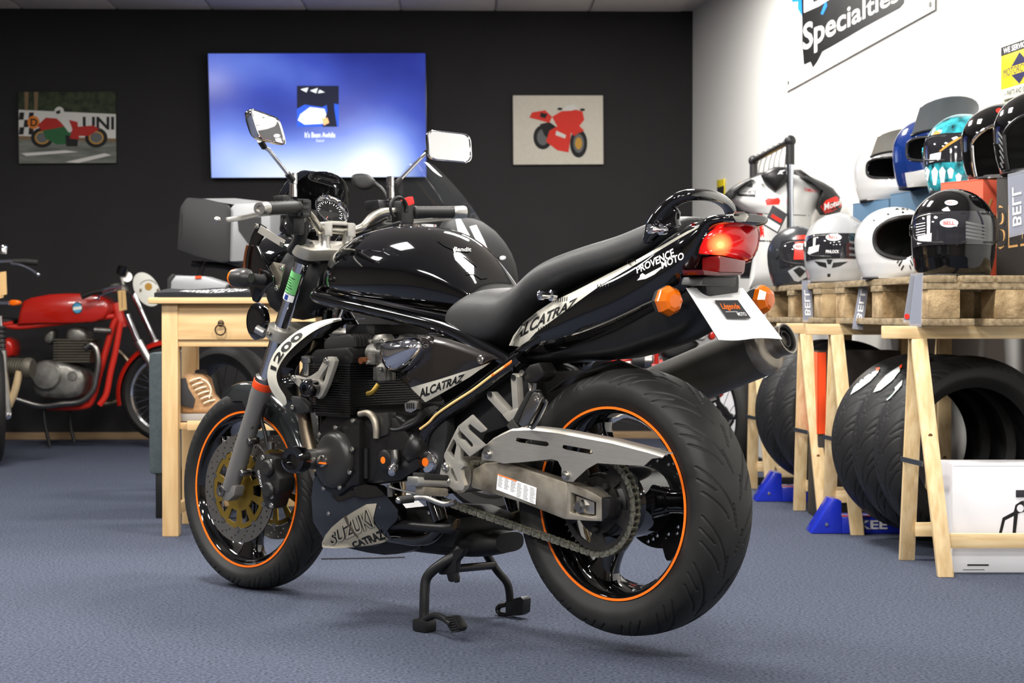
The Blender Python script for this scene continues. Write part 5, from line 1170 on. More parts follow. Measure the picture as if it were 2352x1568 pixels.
pl([(86, 288), (105, 270), (130, 272), (150, 290), (120, 296), (96, 300)], 'print_red', 'painted_fairing', c1_, .0354)
pl([(165, 292), (215, 288), (228, 296), (205, 312), (175, 312)], 'print_red', 'painted_tail', c1_, .0354)
pl([(130, 270), (158, 262), (180, 276), (178, 300), (158, 304), (146, 288)], 'print_white', 'painted_rider', c1_, .0356)
pl([(158, 275), (178, 280), (182, 320), (160, 318), (166, 296)], 'print_red', 'painted_rider', c1_, .0358)
pl([(150, 310), (180, 314), (178, 336), (152, 336)], 'print_black', 'painted_engine', c1_, .0357)
pl(ell(136, 256, 11, 11), 'print_white', 'painted_helmet', c1_, .036); pl([(128, 256), (138, 252), (139, 260), (130, 262)], 'print_black', 'painted_visor', c1_, .0362)
for q in ([(50, 352), (150, 345), (180, 349), (60, 358)], [(150, 372), (240, 352), (256, 356), (180, 374)]): pl(q, 'print_white', 'painted_line', c1_, .034)
c2_ = canvas([(1179, 378), (1386, 377), (1385, 219), (1178, 219)], 'cream canvas print of a red sports motorcycle', 'canvas_cream')
for cx, cy, rx, ry in ((1247, 315, 22, 28), (1329, 329, 20, 33)):
    pl(ell(cx, cy, rx, ry), 'print_black', 'painted_wheel', c2_, .0338); pl(ell(cx, cy, rx * .62, ry * .66), 'print_grey', 'painted_rim', c2_, .034)
pl(ell(1329, 329, 8, 14), 'print_gold', 'painted_disc', c2_, .0344)
pl([(1240, 285), (1262, 280), (1290, 300), (1300, 340), (1270, 330), (1250, 310)], 'print_black', 'painted_engine', c2_, .0342)
pl([(1222, 258), (1252, 253), (1268, 268), (1262, 282), (1240, 276), (1216, 270)], 'print_vermilion', 'painted_tail', c2_, .0344)
pl([(1268, 268), (1290, 255), (1315, 250), (1338, 256), (1342, 275), (1330, 290), (1312, 300), (1306, 350), (1280, 345), (1254, 325), (1262, 300), (1280, 290)], 'print_vermilion', 'painted_fairing', c2_, .0346)
pl([(1308, 300), (1330, 288), (1342, 300), (1330, 305), (1318, 312)], 'print_vermilion', 'painted_mudguard', c2_, .0349)
pl([(1290, 255), (1300, 243), (1318, 240), (1330, 250), (1312, 254)], 'print_white', 'painted_screen', c2_, .0348)
pl(ell(1286, 250, 6, 3), 'print_black', 'painted_mirror', c2_, .035); pl(ell(1338, 252, 6, 3), 'print_black', 'painted_mirror', c2_, .035)
pl([(1278, 300), (1300, 310), (1298, 318), (1276, 310)], 'print_white', 'painted_stripe', c2_, .035)
pl([(1242, 258), (1258, 262), (1252, 272), (1240, 268)], 'print_black', 'painted_seat', c2_, .035)

# ---- wooden console table
TY = 6.39
def TW(px, py): return W(px, py, TY)
tx0, tx1 = TW(345, 690).x, TW(760, 690).x
zt0, zt1 = TW(400, 697).z, TW(400, 683).z
table = empty('console_table', ((tx0 + tx1) / 2, TY + .2, 0), 0, 'honey coloured wooden console table with a drawer', 'table')
tox, toy = (tx0 + tx1) / 2, TY + .2
def tb_(name, mat, px0, px1, py0, py1, y0, y1, parent=table, bevel=.004):
    a, b_ = TW(px0, py1), TW(px1, py0); return wbox(name, mat, parent, a.x - tox, b_.x - tox, y0 - toy, y1 - toy, max(a.z, 0), b_.z, bevel)
tb_('table_top', 'honey', 345, 760, 683, 697.5, TY - .05, TY + .45, bevel=.008)
for px in (375, 690):
    for y0 in (TY - .02, TY + .36):
        a = TW(px, 1240); wbox('leg', 'honey_leg', table, a.x - tox, a.x + .058 - tox, y0 - toy, y0 + .055 - toy, 0, zt0 - .001, .004)
tb_('apron', 'honey', 404, 690, 698, 794, TY - .004, TY + .02)
dr = tb_('drawer', 'honey', 405, 700, 714, 780, TY - .016, TY - .003)
q = TW(509, 748); MB().lathe([(.012, 0), (.010, .006), (.0005, .010)], V(q.x - tox, TY - .016 - toy, TW(509, 742).z), (0, -1, 0), 16).build('drawer_pull', 'bronze', dr)
b = MB(); cz = TW(509, 757).z; b.tube([V(q.x - tox + .0185 * math.cos(t), TY - .027 - toy, cz + .0185 * math.sin(t)) for t in np.linspace(0, 2 * PI, 25)], .0028, 8, 1); b.build('pull_ring', 'bronze', dr)
tb_('apron_moulding', 'honey', 404, 690, 781, 796, TY - .008, TY + .03)
a = TW(430, 986); b2_ = TW(700, 968)
for k in range(5): wbox('shelf_slat', 'honey', table, TW(378, 980).x + .02 - tox, TW(755, 980).x - .02 - tox, TY + .01 + k * .078 - toy, TY + .01 + k * .078 + .07 - toy, a.z, a.z + .022, .003)
tb_('shelf_rail', 'honey', 430, 690, 966, 988, TY - .008, TY + .012)
tb_('bottom_rail', 'honey', 392, 740, 1160, 1186, TY + .33, TY + .36)
for px in (400, 715):
    a_ = TW(px, 1186); c_ = TW(px, 1160); wbox('side_rail', 'honey', table, a_.x - .01 - tox, a_.x + .01 - tox, TY + .03 - toy, TY + .37 - toy, a_.z, c_.z, .003)
    a_ = TW(px, 790); c_ = TW(px, 700); wbox('side_panel', 'honey_leg', table, a_.x - .008 - tox, a_.x + .008 - tox, TY + .03 - toy, TY + .37 - toy, a_.z, c_.z, .003)
# folded shirt on the table
shz = zt1
sh_x0, sh_x1 = W(358, 684, TY).x, W(600, 684, TY).x
def shp(s_, t, up=0.): return V(sh_x0 + (sh_x1 - sh_x0) * s_, TY - .03 + .30 * t, shz + .016 + .003 * math.sin(9 * s_ + 3 * t) + .020 * t + up)
rows = []
for i in range(9):
    t = i / 8; rows.append([shp(s_, t) for s_ in np.linspace(0, 1, 31)])
M('shirt_black', (16, 18, 24), .9, bump=(300, .3))
b = MB().grid(rows); b.grid([[V(p.x, p.y, shz + .001) for p in r] for r in rows])
low = [V(p.x, p.y, shz + .001) for p in rows[0]]
b.grid([low, rows[0]]); b.grid([[V(r[0].x, r[0].y, shz + .001) for r in rows], [r[0] for r in rows]]); b.grid([[V(r[-1].x, r[-1].y, shz + .001) for r in rows], [r[-1] for r in rows]]); b.grid([[V(p.x, p.y, shz + .001) for p in rows[-1]], rows[-1]])
shirt = b.build('folded_shirt', 'shirt_black', None); tag(shirt, 'folded black shirt with white lettering on the wooden table', 'shirt')
vs_, fs_ = text_verts('MOTORCYCLE CLUB', .02)
MB().add([shp(.22 + .6 * a_, .1 + .55 * b_, .0018) for a_, b_ in vs_], fs_).build('shirt_lettering', 'decal_white', shirt)
# boot on the shelf
M('boot_suede', (176, 138, 98), .85, noise=(60, 4), mottle=.2, bump=(200, .3)); M('boot_dark', (44, 44, 46), .7); M('lace', (224, 214, 192), .7); M('sole_grey', (150, 148, 146), .7)
by = TY + .12; bk = lambda px, py: W(px, py, by)
shelf_z = TW(430, 986).z + .022
boot = empty('boot', (W(450, 950, by).x, by, shelf_z), 0, 'tan suede and black lace-up boot on the table shelf', 'boot')
o0 = boot.location
def bp2(px, py, dy): q = bk(px, py); return V(q.x - o0.x, dy, q.z - o0.z)
bt = [(421, 862), (440, 855), (470, 858), (482, 868), (492, 905), (505, 920), (520, 935), (524, 951), (419, 951), (416, 920)]
b = MB(); pts = [bp2(x, y, -.045) for x, y in bt]; c = sum(pts, V(0, 0, 0)) / len(pts)
b.rings([[c + (p - c) * s_ + V(0, dy - c.y, 0) + V(0, c.y, 0) - V(0, 0, 0) for p in pts] for s_, dy in ((.80, -.012), (.96, .0), (1.0, .02), (1., .07), (.96, .09), (.8, .102))])
MBo = b.build('boot_upper', 'boot_suede', boot, ang=60)
zlow = min(p[2] for p in b.v)
MB().plate([bp2(x, y, -.052) for x, y in ((415, 948), (530, 946), (532, 958), (525, 966), (415, 966))], (0, .115, 0)).build('boot_sole', 'sole_grey', boot, bevel=.006)
MB().plate([bp2(x, y, -.064) for x, y in ((418, 868), (434, 866), (440, 890), (455, 915), (450, 935), (424, 930), (417, 910))], (0, .006, 0)).build('boot_panel', 'boot_dark', boot, bevel=.001)
for k in range(6):
    t = k / 5; x = 448 + t * 32; y = 870 + t * 50; MB().tube([bp2(x - 5, y + 4, -.064), bp2(x + 6, y - 1, -.067), bp2(x + 20, y - 4, -.058)], .003, 6, 4).build('lace', 'lace', boot)
MB().tube([bp2(470, 868, -.064), bp2(484, 876, -.069), bp2(492, 892, -.069), bp2(488, 912, -.067)], .0028, 6, 5).build('lace', 'lace', boot)
MB().lathe([(.022, 0), (.024, .012), (.018, .018)], bp2(462, 860, 0.), (0, 0, 1), 16).build('boot_collar', 'boot_dark', boot)
# grey upholstered chair seen edge-on behind the table
GY = 6.95
gx0, gx1 = W(343, 900, GY).x, W(384, 900, GY).x
gz0, gz1 = W(360, 1088, GY).z, W(360, 809, GY).z
ch = empty('upholstered_chair', ((gx0 + gx1) / 2, GY + .2, 0), 0, 'dark grey felt chair seen edge-on beside the wooden table', 'chair')
rows = [sring(0, .2, 0, 1, .5)]
wbox('backrest', 'felt_grey', ch, gx0 - ch.location.x, gx1 - ch.location.x, -.22, .28, gz0, gz1, .018)
wbox('seat_cushion', 'felt_grey', ch, gx1 - ch.location.x - .002, gx1 - ch.location.x + .34, -.2, .26, gz0 + .02, gz0 + .16, .02)
for x in (gx0 - ch.location.x + .04, gx1 - ch.location.x + .30):
    for y in (-.19, .22): wbox('leg', 'satin_black', ch, x - .016, x + .016, y - .016, y + .016, 0, gz0 + .03, .003)
# cord on the carpet
b = MB(); pts = [WGP for WGP in []]
def G(px, py): d = ray(px, py); return CAMV + d * (-CAM_H / d.z)
cd_ = MB().tube([G(738, 1285) + V(0, 0, .003), G(800, 1284) + V(0, 0, .003), G(860, 1283) + V(0, 0, .003), G(930, 1281) + V(0, 0, .003)], .0022, 8, 4).build('cord', 'wire', None); tag(cd_, 'thin black cord lying on the carpet under the motorcycle', 'cord')
# ------------------------------------------------------------------ right side: trestles, pallets, tyres, boxes, helmets, clothes rack
ZM['S'] = (1640, 300, 4.125); ZM['X'] = (1960, 220, 3.5638); ZM['Y'] = (1600, 620, 2.178); ZM['U'] = (1660, 720, 2.529); ZM['W'] = (1600, 200, 3.1277); ZM['BN'] = (1560, 0, 2.9697)
def local_of(parent, q):
    return parent.matrix_world.inverted() @ q if parent is not None else q
def wdrape2(flat_vs, faces, targets, mat, name, parent, off=.001, cut=9., y_fb=7., label=None, keep=True):
    """lay a flat print on a curved thing of the background; targets = its objects"""
    bpy.context.view_layer.update(); dg = bpy.context.evaluated_depsgraph_get(); vs_, fs_ = [], []
    for o in targets:
        e = o.evaluated_get(dg); me = e.to_mesh(); k = len(vs_); vs_ += [o.matrix_world @ v.co for v in me.vertices]; fs_ += [tuple(i + k for i in p.vertices) for p in me.polygons]; e.to_mesh_clear()
    bv = BVHTree.FromPolygons(vs_, fs_); inv = parent.matrix_world.inverted()
    bm = bmesh.new(); vv = [bm.verts.new((a, b, 0)) for a, b in flat_vs]
    for f in faces:
        try: bm.faces.new([vv[i] for i in f])
        except ValueError: pass
    for _ in range(4):
        bmesh.ops.triangulate(bm, faces=bm.faces); ed = [e for e in bm.edges if e.calc_length() > cut]
        if not ed: break
        bmesh.ops.subdivide_edges(bm, edges=ed, cuts=1)
    bmesh.ops.triangulate(bm, faces=bm.faces)
    miss = []
    for v in bm.verts:
        d = ray(v.co.x, v.co.y).normalized(); h, n, i, _ = bv.ray_cast(CAMV, d)
        if h is None: miss.append(v); continue
        if n.dot(d) > 0: n = -n
        v.co = inv @ (h + n * off)
    if miss: bmesh.ops.delete(bm, geom=miss, context='VERTS')
    me = bpy.data.meshes.new(name); bm.to_mesh(me); bm.free(); me.materials.append(MATS[mat])
    for p in me.polygons: p.use_smooth = True
    o = bpy.data.objects.new(name, me); COL.objects.link(o); o.parent = parent
    if label: o['label'] = label
    return o
def wdrape(pts, targets, mat, name, parent, **k): return wdrape2(pts, [tuple(range(len(pts)))], targets, mat, name, parent, **k)
def wtext(body, q, targets, mat, name, parent, bold=0., shear=0., spacing=1., **k):
    vs, fs = text_verts(body, bold, shear, spacing)
    return wdrape2([(lambda p: (p.x, p.y))(quad_at([(a, b, 0) for a, b in q], s, t)) for s, t in vs], fs, targets, mat, name, parent, **k)
zq = lambda k, pts: [zp(k, x, y) for x, y in pts]
# ---- trestles
ZB = .76
def trestle(x0, yb, label, Lb=.62):
    r = empty('trestle', (x0 + .35, yb, 0), 0, label, 'trestle', 'pine trestles under the pallets')
    L = lambda x, y, z: V(x - x0 - .35, y - yb, z)
    MB().box(L(x0 + Lb / 2, yb - .001, ZB - .02), (Lb, .045, .04)).build('beam', 'pine_x', r, bevel=.003)
    for xs, sg in ((x0 + .11, 1), (x0 + Lb - .11, -1)):
        for sy in (-1, 1):
            a, b_ = L(xs, yb + sy * .014, ZB - .042), L(xs + .045 * sg * (1 if sy < 0 else .2), yb + sy * .185, .0)
            d = (b_ - a).normalized(); b = MB()
            hw, ht = .024, .0115
            u = V(1, 0, 0); u = (u - d * u.dot(d)).normalized(); n_ = d.cross(u)
            q = [a + u * i * hw + n_ * j * ht for i, j in ((-1, -1), (1, -1), (1, 1), (-1, 1))]; q2 = [b_ + u * i * hw + n_ * j * ht for i, j in ((-1, -1), (1, -1), (1, 1), (-1, 1))]
            q2 = [V(p.x, p.y, .0005) for p in q2]
            b.hexa(q + q2); lg = b.build('leg', 'pine', r, bevel=.002)
            if sy < 0:
                kq = a + (b_ - a) * random.uniform(.35, .75); MB().lathe([(.007, 0), (.0005, .0006)], kq + V(0, -.0125, 0), (0, -1, -.24), 10).build('knot', 'knot', lg)
        z = .335; yy = .014 + (.185 - .014) * (1 - z / (ZB - .042)); 
        MB().bar(L(xs + .024 * sg - .028, yb - yy + .012, z), L(xs - .028, yb + yy, z), .016, .003).build('hinge_strap', 'zinc', r)
    for sy in (-1, 1):
        z = .105; t = 1 - z / (ZB - .042); yy = .014 + .171 * t
        MB().box(L(x0 + Lb / 2 + .012, yb + sy * (yy - .018), z), (Lb - .25, .016, .045)).build('brace', 'pine_x', r, bevel=.002)
    return r
TR = [(1.16, 5.58, 'near pine trestle with its front leg ahead of the white carton', .85), (1.09, 6.60, 'pine trestle standing in front of the blue tyre chock'), (1.046, 7.03, 'pine trestle in front of the black cartons'), (.975, 7.93, 'farthest pine trestle left of the two smaller tyres')]
for t in TR: trestle(*t)
# ---- pallets
def pallet(corner, ang, label, Ln=1.2, Wd=.53, z0=ZB):
    r = empty('pallet', (corner[0], corner[1], z0), ang, label, 'pallet', 'old wooden pallets on the trestles')
    # local: x along the row (away from the camera), y towards the left (negative = into the wall)
    def bd(x0, x1, y0, y1, za, zb): return MB().box(((x0 + x1) / 2, (y0 + y1) / 2, (za + zb) / 2), (x1 - x0, abs(y1 - y0), zb - za))
    for y0 in (-.02, -.20, -.385): bd(0, Ln, y0 - .13, y0 + .015, .001, .023).build('bottom_board', 'pallet_wood', r, bevel=.003)
    for x0 in (0, Ln / 2 - .0725, Ln - .145):
        for y0 in (-.055, -.265, -.47): bd(x0, x0 + .145, y0 - .05, y0 + .05, .023, .112).build('block', 'pallet_block', r, bevel=.004)
        bd(x0, x0 + .145, -Wd + .01, 0, .112, .133).build('cross_board', 'pallet_wood', r, bevel=.003)
    for k in range(5): y1 = -k * (Wd / 5) - (.0 if k == 0 else .006); bd(-.002, Ln + .002, y1 - Wd / 5 + .012, y1, .133, .155).build('deck_board', 'pallet_wood', r, bevel=.003)
    return r
PT = ZB + .1595
pal1 = pallet((1.262, 5.43), R(93), 'nearest old wooden pallet carrying the black visored helmet')
pal2 = pallet((1.165, 6.73), R(92), 'farther old wooden pallet carrying the silver helmet')
# ---- loose tyres
lt = wheel_prof(.092, .314, .217, .066)
tyre_me = tyre_mesh('tyre', lt, 'tyre_new', 16, 60, road_grooves(.118, 2 * PI / 16), across=72)
lin_p = [(y * .93, r - .006 if abs(y) < .085 else r) for y, r in lt]
M('tyre_label', (225, 228, 226), .5, noise=(14, 3), rgb2=(150, 165, 160)); M('label_blue', (30, 60, 170), .5)
def tyre(c, axis, label, sticker=None, sc_=1.):
    o = bpy.data.objects.new('tyre', tyre_me); COL.objects.link(o); a = V(axis).normalized()
    zx = V(0, 0, 1); xx = a.cross(zx).normalized(); m = Matrix((xx, a, xx.cross(a))).transposed().to_4x4()
    o.matrix_world = Matrix.Translation(V(c)) @ m @ Matrix.Scale(sc_, 4); tag(o, label, 'tyre', 'new tyres under the pallets')
    MB().lathe([(r, y) for y, r in lin_p], (0, 0, 0), (0, 1, 0), 64).build('inner_liner', 'tyre_new', o) if False else None
    b = MB(); rings = [[V(r * math.cos(t), y, r * math.sin(t)) for t in (2 * PI * k / 64 for k in range(64))] for y, r in [(y * .9, r - .007) for y, r in lt]]
    b.rings(rings, cap=False); b.rings([[V(r * math.cos(t), s_ * y, r * math.sin(t)) for t in (2 * PI * k / 64 for k in range(64))] for s_ in (1,) for y, r in ((.066, .217), (.066 * .9, .21))], cap=False); b.rings([[V(r * math.cos(t), -y, r * math.sin(t)) for t in (2 * PI * k / 64 for k in range(64))] for y, r in ((.066, .217), (.066 * .9, .21))], cap=False)
    b.build('inner_liner', 'tyre_new', o)
    if sticker: wdrape(sticker[0], [o], 'tyre_label', 'tyre_label', o, cut=6, off=.004, label='white paper tyre label'); wdrape(sticker[1], [o], 'orange_red', 'label_end', o, off=.005, cut=6)
    return o
AXN = (-.2, .98, 0)
UZ = lambda pts: zq('U', pts)
t3 = tyre((1.44, 6.30, .345), AXN, 'leftmost of the three large tyres, its label split by no leg', ([UZ([(745, 475), (765, 430), (810, 385), (870, 345), (912, 322), (905, 345), (860, 395), (800, 440)])][0], UZ([(895, 322), (915, 318), (912, 332), (890, 345)])))
t2 = tyre((1.477, 6.115, .345), AXN, 'middle one of the three large tyres behind the near trestle', (UZ([(878, 462), (900, 420), (950, 365), (1010, 322), (1042, 305), (1030, 340), (985, 395), (920, 448)]), UZ([(1030, 308), (1046, 300), (1044, 318), (1030, 328)])))
t1 = tyre((1.514, 5.93, .345), AXN, 'nearest large tyre with its open hole facing the viewer', (UZ([(928, 530), (945, 480), (985, 425), (1040, 372), (1050, 380), (1044, 420), (1000, 470), (950, 520)]), UZ([(1040, 360), (1050, 356), (1050, 368), (1042, 374)])))
o_t3 = t3; t3['label'] = 'leftmost of the three large tyres showing the longest bare tread'
tyre((1.33, 7.56, .385), (-.25, .95, 0), 'left one of the two smaller tyres behind the silencer', (UZ([(222, 378), (240, 352), (290, 330), (300, 336), (262, 368), (232, 384)]), UZ([(290, 330), (300, 326), (302, 334), (294, 338)])), .97)
tyre((1.37, 7.36, .385), (-.25, .95, 0), 'right one of the two smaller tyres with a ribbed shoulder', None, .97)
# ---- blue tyre chocks
M('chock_blue', (26, 44, 170), .25, coat=.5)
def chock(x0, y0, wd, label, txt=None):
    r = empty('tyre_chock', (x0, y0, 0), 0, label, 'chock', 'blue tyre chocks')
    MB().plate([V(0, 0, .001), V(.11, 0, .001), V(.11, 0, .12), V(.075, 0, .125)], (0, .13, 0)).build('wedge', 'chock_blue', r, bevel=.004)
    bs = MB().box((.11 + wd / 2, .06, .032), (wd, .13, .062)).build('base', 'chock_blue', r, bevel=.004)
    MB().box((.11 + wd / 2, -.006, .066), (wd, .003, .003)).build('red_line', 'red_plastic', r)
    MB().lathe([(.007, 0), (.006, .003), (.0005, .003)], (.055, -.0012, .035), (0, -1, 0), 12).build('rivet', 'chrome', r)
    if txt: text(txt, [V(.17 + i, -.0065 + .0 , z) for i, z in ((0, .018), (.105, .018), (.105, .05), (0, .05))], 'decal_white', 'chock_lettering', bs, bold=.03)
    return r
c_ = chock(1.085, 6.45, .36, 'blue plastic tyre chock with white lettering under the large tyres', 'KEE')
c_2 = chock(1.035, 7.55, .25, 'blue plastic tyre chock under the smaller tyres')
# ---- cartons
def carton(name, p0, dirx, wx, dy, h, mat, label, z0=0., group=None, lid=True):
    """box whose front-left-bottom corner is p0, front edge along dirx, depth dy"""
    d = V(dirx[0], dirx[1], 0).normalized(); r = empty(name, (p0[0], p0[1], z0), math.atan2(d.y, d.x), label, 'box', group)
    bd = MB().box((wx / 2, dy / 2, h / 2 + .0005), (wx, dy, h - .001)).build('carton_body', mat, r, bevel=.003)
    if lid: MB().box((wx / 2, dy / 4 - .002, h + .0005), (wx - .002, dy / 2 - .003, .003)).build('flap', mat, r); MB().box((wx / 2, dy * .75 + .002, h + .0005), (wx - .002, dy / 2 - .003, .003)).build('flap', mat, r)
    return r, bd
M('carton_white', (226, 226, 230), .6); M('carton_black', (40, 36, 33), .6, noise=(5, 3), mottle=.15); M('carton_slate', (74, 104, 130), .65, noise=(5, 3), mottle=.06); M('carton_red', (206, 84, 58), .6); M('carton_char', (56, 54, 58), .55); M('gold_print', (196, 150, 92), .5); M('handle_dark', (40, 40, 46), .8)
wb, wbb = carton('carton', (1.355, 5.475), (1, 0), .50, .195, .331, 'carton_white', 'white carton with a black helmet head logo behind the near trestle leg')
UP = lambda pts: zq('U', pts)
MB().box((.26, -.001, .245), (.13, .004, .022)).build('hand_hole', 'handle_dark', wb, bevel=.001)
wdrape(UP([(1592, 1325), (1625, 1185), (1690, 1150), (1700, 1110), (1730, 1090), (1750, 1085), (1750, 1150), (1715, 1160), (1700, 1290), (1620, 1320)]), [wbb], 'decal_black', 'carton_logo', wb)
wdrape(UP([(1612, 1310), (1640, 1200), (1690, 1175), (1682, 1275)]), [wbb], 'carton_white', 'logo_cutout', wb, off=.0015)
wdrape(UP(ell(1728, 1130, 20, 22)), [wbb], 'carton_white', 'logo_cutout', wb, off=.0015)
wdrape(UP([(1420, 1455), (1545, 1455), (1545, 1464), (1420, 1464)]), [wbb], 'decal_black', 'carton_print', wb)
wdrape(UP([(1395, 1484), (1520, 1484), (1520, 1489), (1395, 1489)]), [wbb], 'print_grey', 'carton_print', wb)
bbx, bbb = carton('carton', (1.185, 6.90), (1, 0), .32, .23, .325, 'carton_black', 'lower black carton with gold letters behind the trestles')
bb2, bb2b = carton('carton', (1.185, 6.90), (1, 0), .32, .23, .322, 'carton_black', 'upper black carton with an orange end panel behind the trestles', z0=.33)
MB().box((-.0012, .12, .16), (.002, .238, .316)).build('end_panel', 'orange_red', bb2); MB().box((.016, -.0012, .16), (.03, .002, .316)).build('end_panel', 'orange_red', bb2)
for ch_, q in (('D', [(600, 935), (632, 935), (634, 890), (600, 890)]), ('O', [(592, 1030), (616, 1030), (618, 980), (594, 980)])): wtext(ch_, UP(q), [bbb], 'gold_print', 'carton_lettering', bbx, shear=.2)
wcb, _ = carton('carton', (1.02, 8.95), (1, -.1), .12, .3, .50, 'carton_white', 'tall narrow white carton standing behind the silencer')
# cartons on the pallets (helmets stand on them)
bx1, bx1b = carton('carton', (1.455, 7.62), (.22, -.98), .36, .2, .345, 'carton_slate', 'slate blue carton under the white peaked helmet', PT, 'helmet cartons on the pallets')
bx2, bx2b = carton('carton', (1.535, 7.24), (.22, -.98), .50, .2, .36, 'carton_slate', 'slate blue carton under the blue peaked helmet', PT, 'helmet cartons on the pallets')
bx3, bx3b = carton('carton', (1.60, 6.62), (.22, -.98), .42, .22, .305, 'carton_char', 'charcoal carton under the turquoise monster helmet', PT, 'helmet cartons on the pallets')
bx4, bx4b = carton('carton', (1.47, 6.12), (.50, -.87), .20, .20, .325, 'carton_red', 'red carton behind the black visored helmet', PT, 'helmet cartons on the pallets')
bx5, bx5b = carton('carton', (1.575, 5.80), (.93, -.35), .30, .19, .318, 'carton_black', 'black carton with gold outlined letters at the picture edge', PT, 'helmet cartons on the pallets')
# ---- helmets
def hprof(h, kind):
    H = [0, .06, .2, .35, .5]
    fr = {'road': [.146, .153, .160, .160, .157], 'mx': [.148, .166, .178, .166, .156], 'open': [.12, .13, .14, .15, .152]}[kind]
    bk = [.118, .126, .146, .158, .162]; sd = [.111, .116, .124, .128, .129]
    k = 1. if h <= .5 else max(1e-4, 1 - ((h - .5) / .5) ** 2.15) ** .5
    return tuple(float(np.interp(min(h, .5), H, q)) * k for q in (fr, bk, sd))
def hpt(th, h, kind, s=1., H=.265):
    hs = np.linspace(0, 1, 41)
    f, b, d = hprof(h, kind); c, sn = math.cos(th), math.sin(th); r = f if c > 0 else b; e = 2.25
    q = (abs(c / r) ** e + abs(sn / d) ** e) ** (-1 / e)
    return V(q * c * s, q * sn * s, .13 + (h * H - .13) * s)
def helmet(kind, px, py, Y, rz, label, shell, visor=None, trim='satin_black', z0=None, port=(.36, .66, 64), sc_=1., hh=.265, peak=None, chin_vent=None, lining='matte_black', pe=3.6):
    q = W(px, py, Y); r = empty('helmet', (q.x, q.y, z0 if z0 is not None else q.z), R(rz), label, 'helmet', 'helmets on display'); r.scale = (sc_,) * 3
    nth, nh = 96, 56; h0, h1, dg = port; pass
    def inport(th, h):
        t = math.degrees(abs((th + PI) % (2 * PI) - PI)); u = t / dg
        if u >= 1: return False
        if kind == 'open': return h < h1 * (1 - .35 * u ** 2.5)
        hc, hr = (h0 + h1) / 2, (h1 - h0) / 2; return u ** pe + abs((h - hc) / hr) ** pe < 1
    hv_ = lambda i: 1 - (1 - i / nh) ** 1.5
    def grid_of(s_, test):
        b = MB(); base = [[hpt(2 * PI * k / nth, hv_(i), kind, s_, hh) for k in range(nth)] for i in range(nh + 1)]
        fs = [(i * nth + k, i * nth + (k + 1) % nth, (i + 1) * nth + (k + 1) % nth, (i + 1) * nth + k) for i in range(nh) for k in range(nth) if test(2 * PI * (k + .5) / nth, hv_(i + .5))]
        b.add([p for row in base for p in row], fs); return b
    sh = grid_of(1., lambda t, h: not inport(t, h)).build('shell', shell, r, ang=70)
    md = sh.modifiers.new('thickness', 'SOLIDIFY'); md.thickness = .008; md.offset = -1
    grid_of(.93, lambda t, h: (not inport(t, h)) or (kind != 'open' and False)).build('lining', lining, r)
    MB().rings([[hpt(2 * PI * k / 48, 0, kind, s_, hh) * 1 + V(0, 0, dz) for k in range(48)] for s_, dz in ((1.0, .004), (1.012, .0), (1.0, -.0035 + .0), (.93, .0))], cap=False).build('base_trim', trim, r)
    # port edge rubber
    if kind == 'open': pts = [hpt(R(dg) * u, h1 * (1 - .35 * abs(u) ** 2.5), kind, 1.0, hh) for u in np.linspace(-1, 1, 25)]; pts = [hpt(-R(dg), hv, kind, 1.0, hh) for hv in np.linspace(.02, h1 * .6, 6)] + pts + [hpt(R(dg), hv, kind, 1.0, hh) for hv in np.linspace(h1 * .6, .02, 6)]; MB().tube(pts, .006, 8, 1).build('edge_trim', 'chrome' if trim == 'chrome' else trim, r)
    else:
        pts = [hpt(R(dg) * math.copysign(abs(math.cos(t)) ** (2 / pe), math.cos(t)), (h0 + h1) / 2 + (h1 - h0) / 2 * math.copysign(abs(math.sin(t)) ** (2 / pe), math.sin(t)), kind, 1.003, hh) for t in (2 * PI * k / 48 for k in range(48))]
        MB().tube(pts + pts[:1], .0055 if pe > 3 else .0085, 8, 1).build('edge_trim', 'satin_black', r)
    vz = None
    if chin_vent:
        rows = []
        for t in np.linspace(0, 1, 9):
            row = []
            for a in np.linspace(-72, 72, 33):
                g = math.exp(-(a / chin_vent[2]) ** 2); hq = t * (chin_vent[3] + chin_vent[4] * g); row.append(hpt(R(a), hq, kind, 1.012, hh) + V(chin_vent[1] * g * math.sin(PI * (.22 + .6 * t)), 0, .0))
            rows.append(row)
        MB().grid(rows).build('chin_bar', chin_vent[0], r, solid=.006, ang=60)
    if visor:
        b = MB(); rows = []
        for i in range(9):
            hv = (h0 - .02) + (h1 - h0 + .05) * i / 8; rows.append([hpt(R(dg + 6) * u, hv - .03 * abs(u) ** 3 + 0, kind, 1.025, hh) for u in np.linspace(-1, 1, 33)])
        b.grid(rows); vz = b.build('visor', visor, r, solid=.002, ang=60)
        for s_ in (-1, 1): MB().lathe([(.02, 0), (.018, .006), (.0005, .008)], hpt(s_ * R(88), .52, kind, 1.0, hh), (0, s_, 0), 18).build('visor_pivot', shell if shell != 'hm_silver' else 'alu', r)
    if peak:
        pm, length, rise = peak; b = MB(); rows = []
        for i, u in enumerate(np.linspace(0, 1, 7)):
            row = []
            for s_ in np.linspace(-1, 1, 11):
                th = R(58) * s_; base = hpt(th, .70 + .08 * (1 - s_ * s_), kind, 1.03, hh)
                ext = length * u * (1 - .12 * s_ * s_) ; row.append(base + V(ext * .82, base.y * .10 * u, ext * rise + .010 * math.cos(s_ * PI / 2) * math.sin(u * PI)))
            rows.append(row)
        b.grid(rows); pk = b.build('peak', pm, r, solid=.004, ang=60)
        MB().tube([hpt(R(58) * s_, .70 + .08 * (1 - s_ * s_), kind, 1.03, hh) for s_ in np.linspace(-1, 1, 11)], .005, 8, 1).build('peak_mount', 'satin_black', r)
        sh2 = pk
    return r, sh, vz
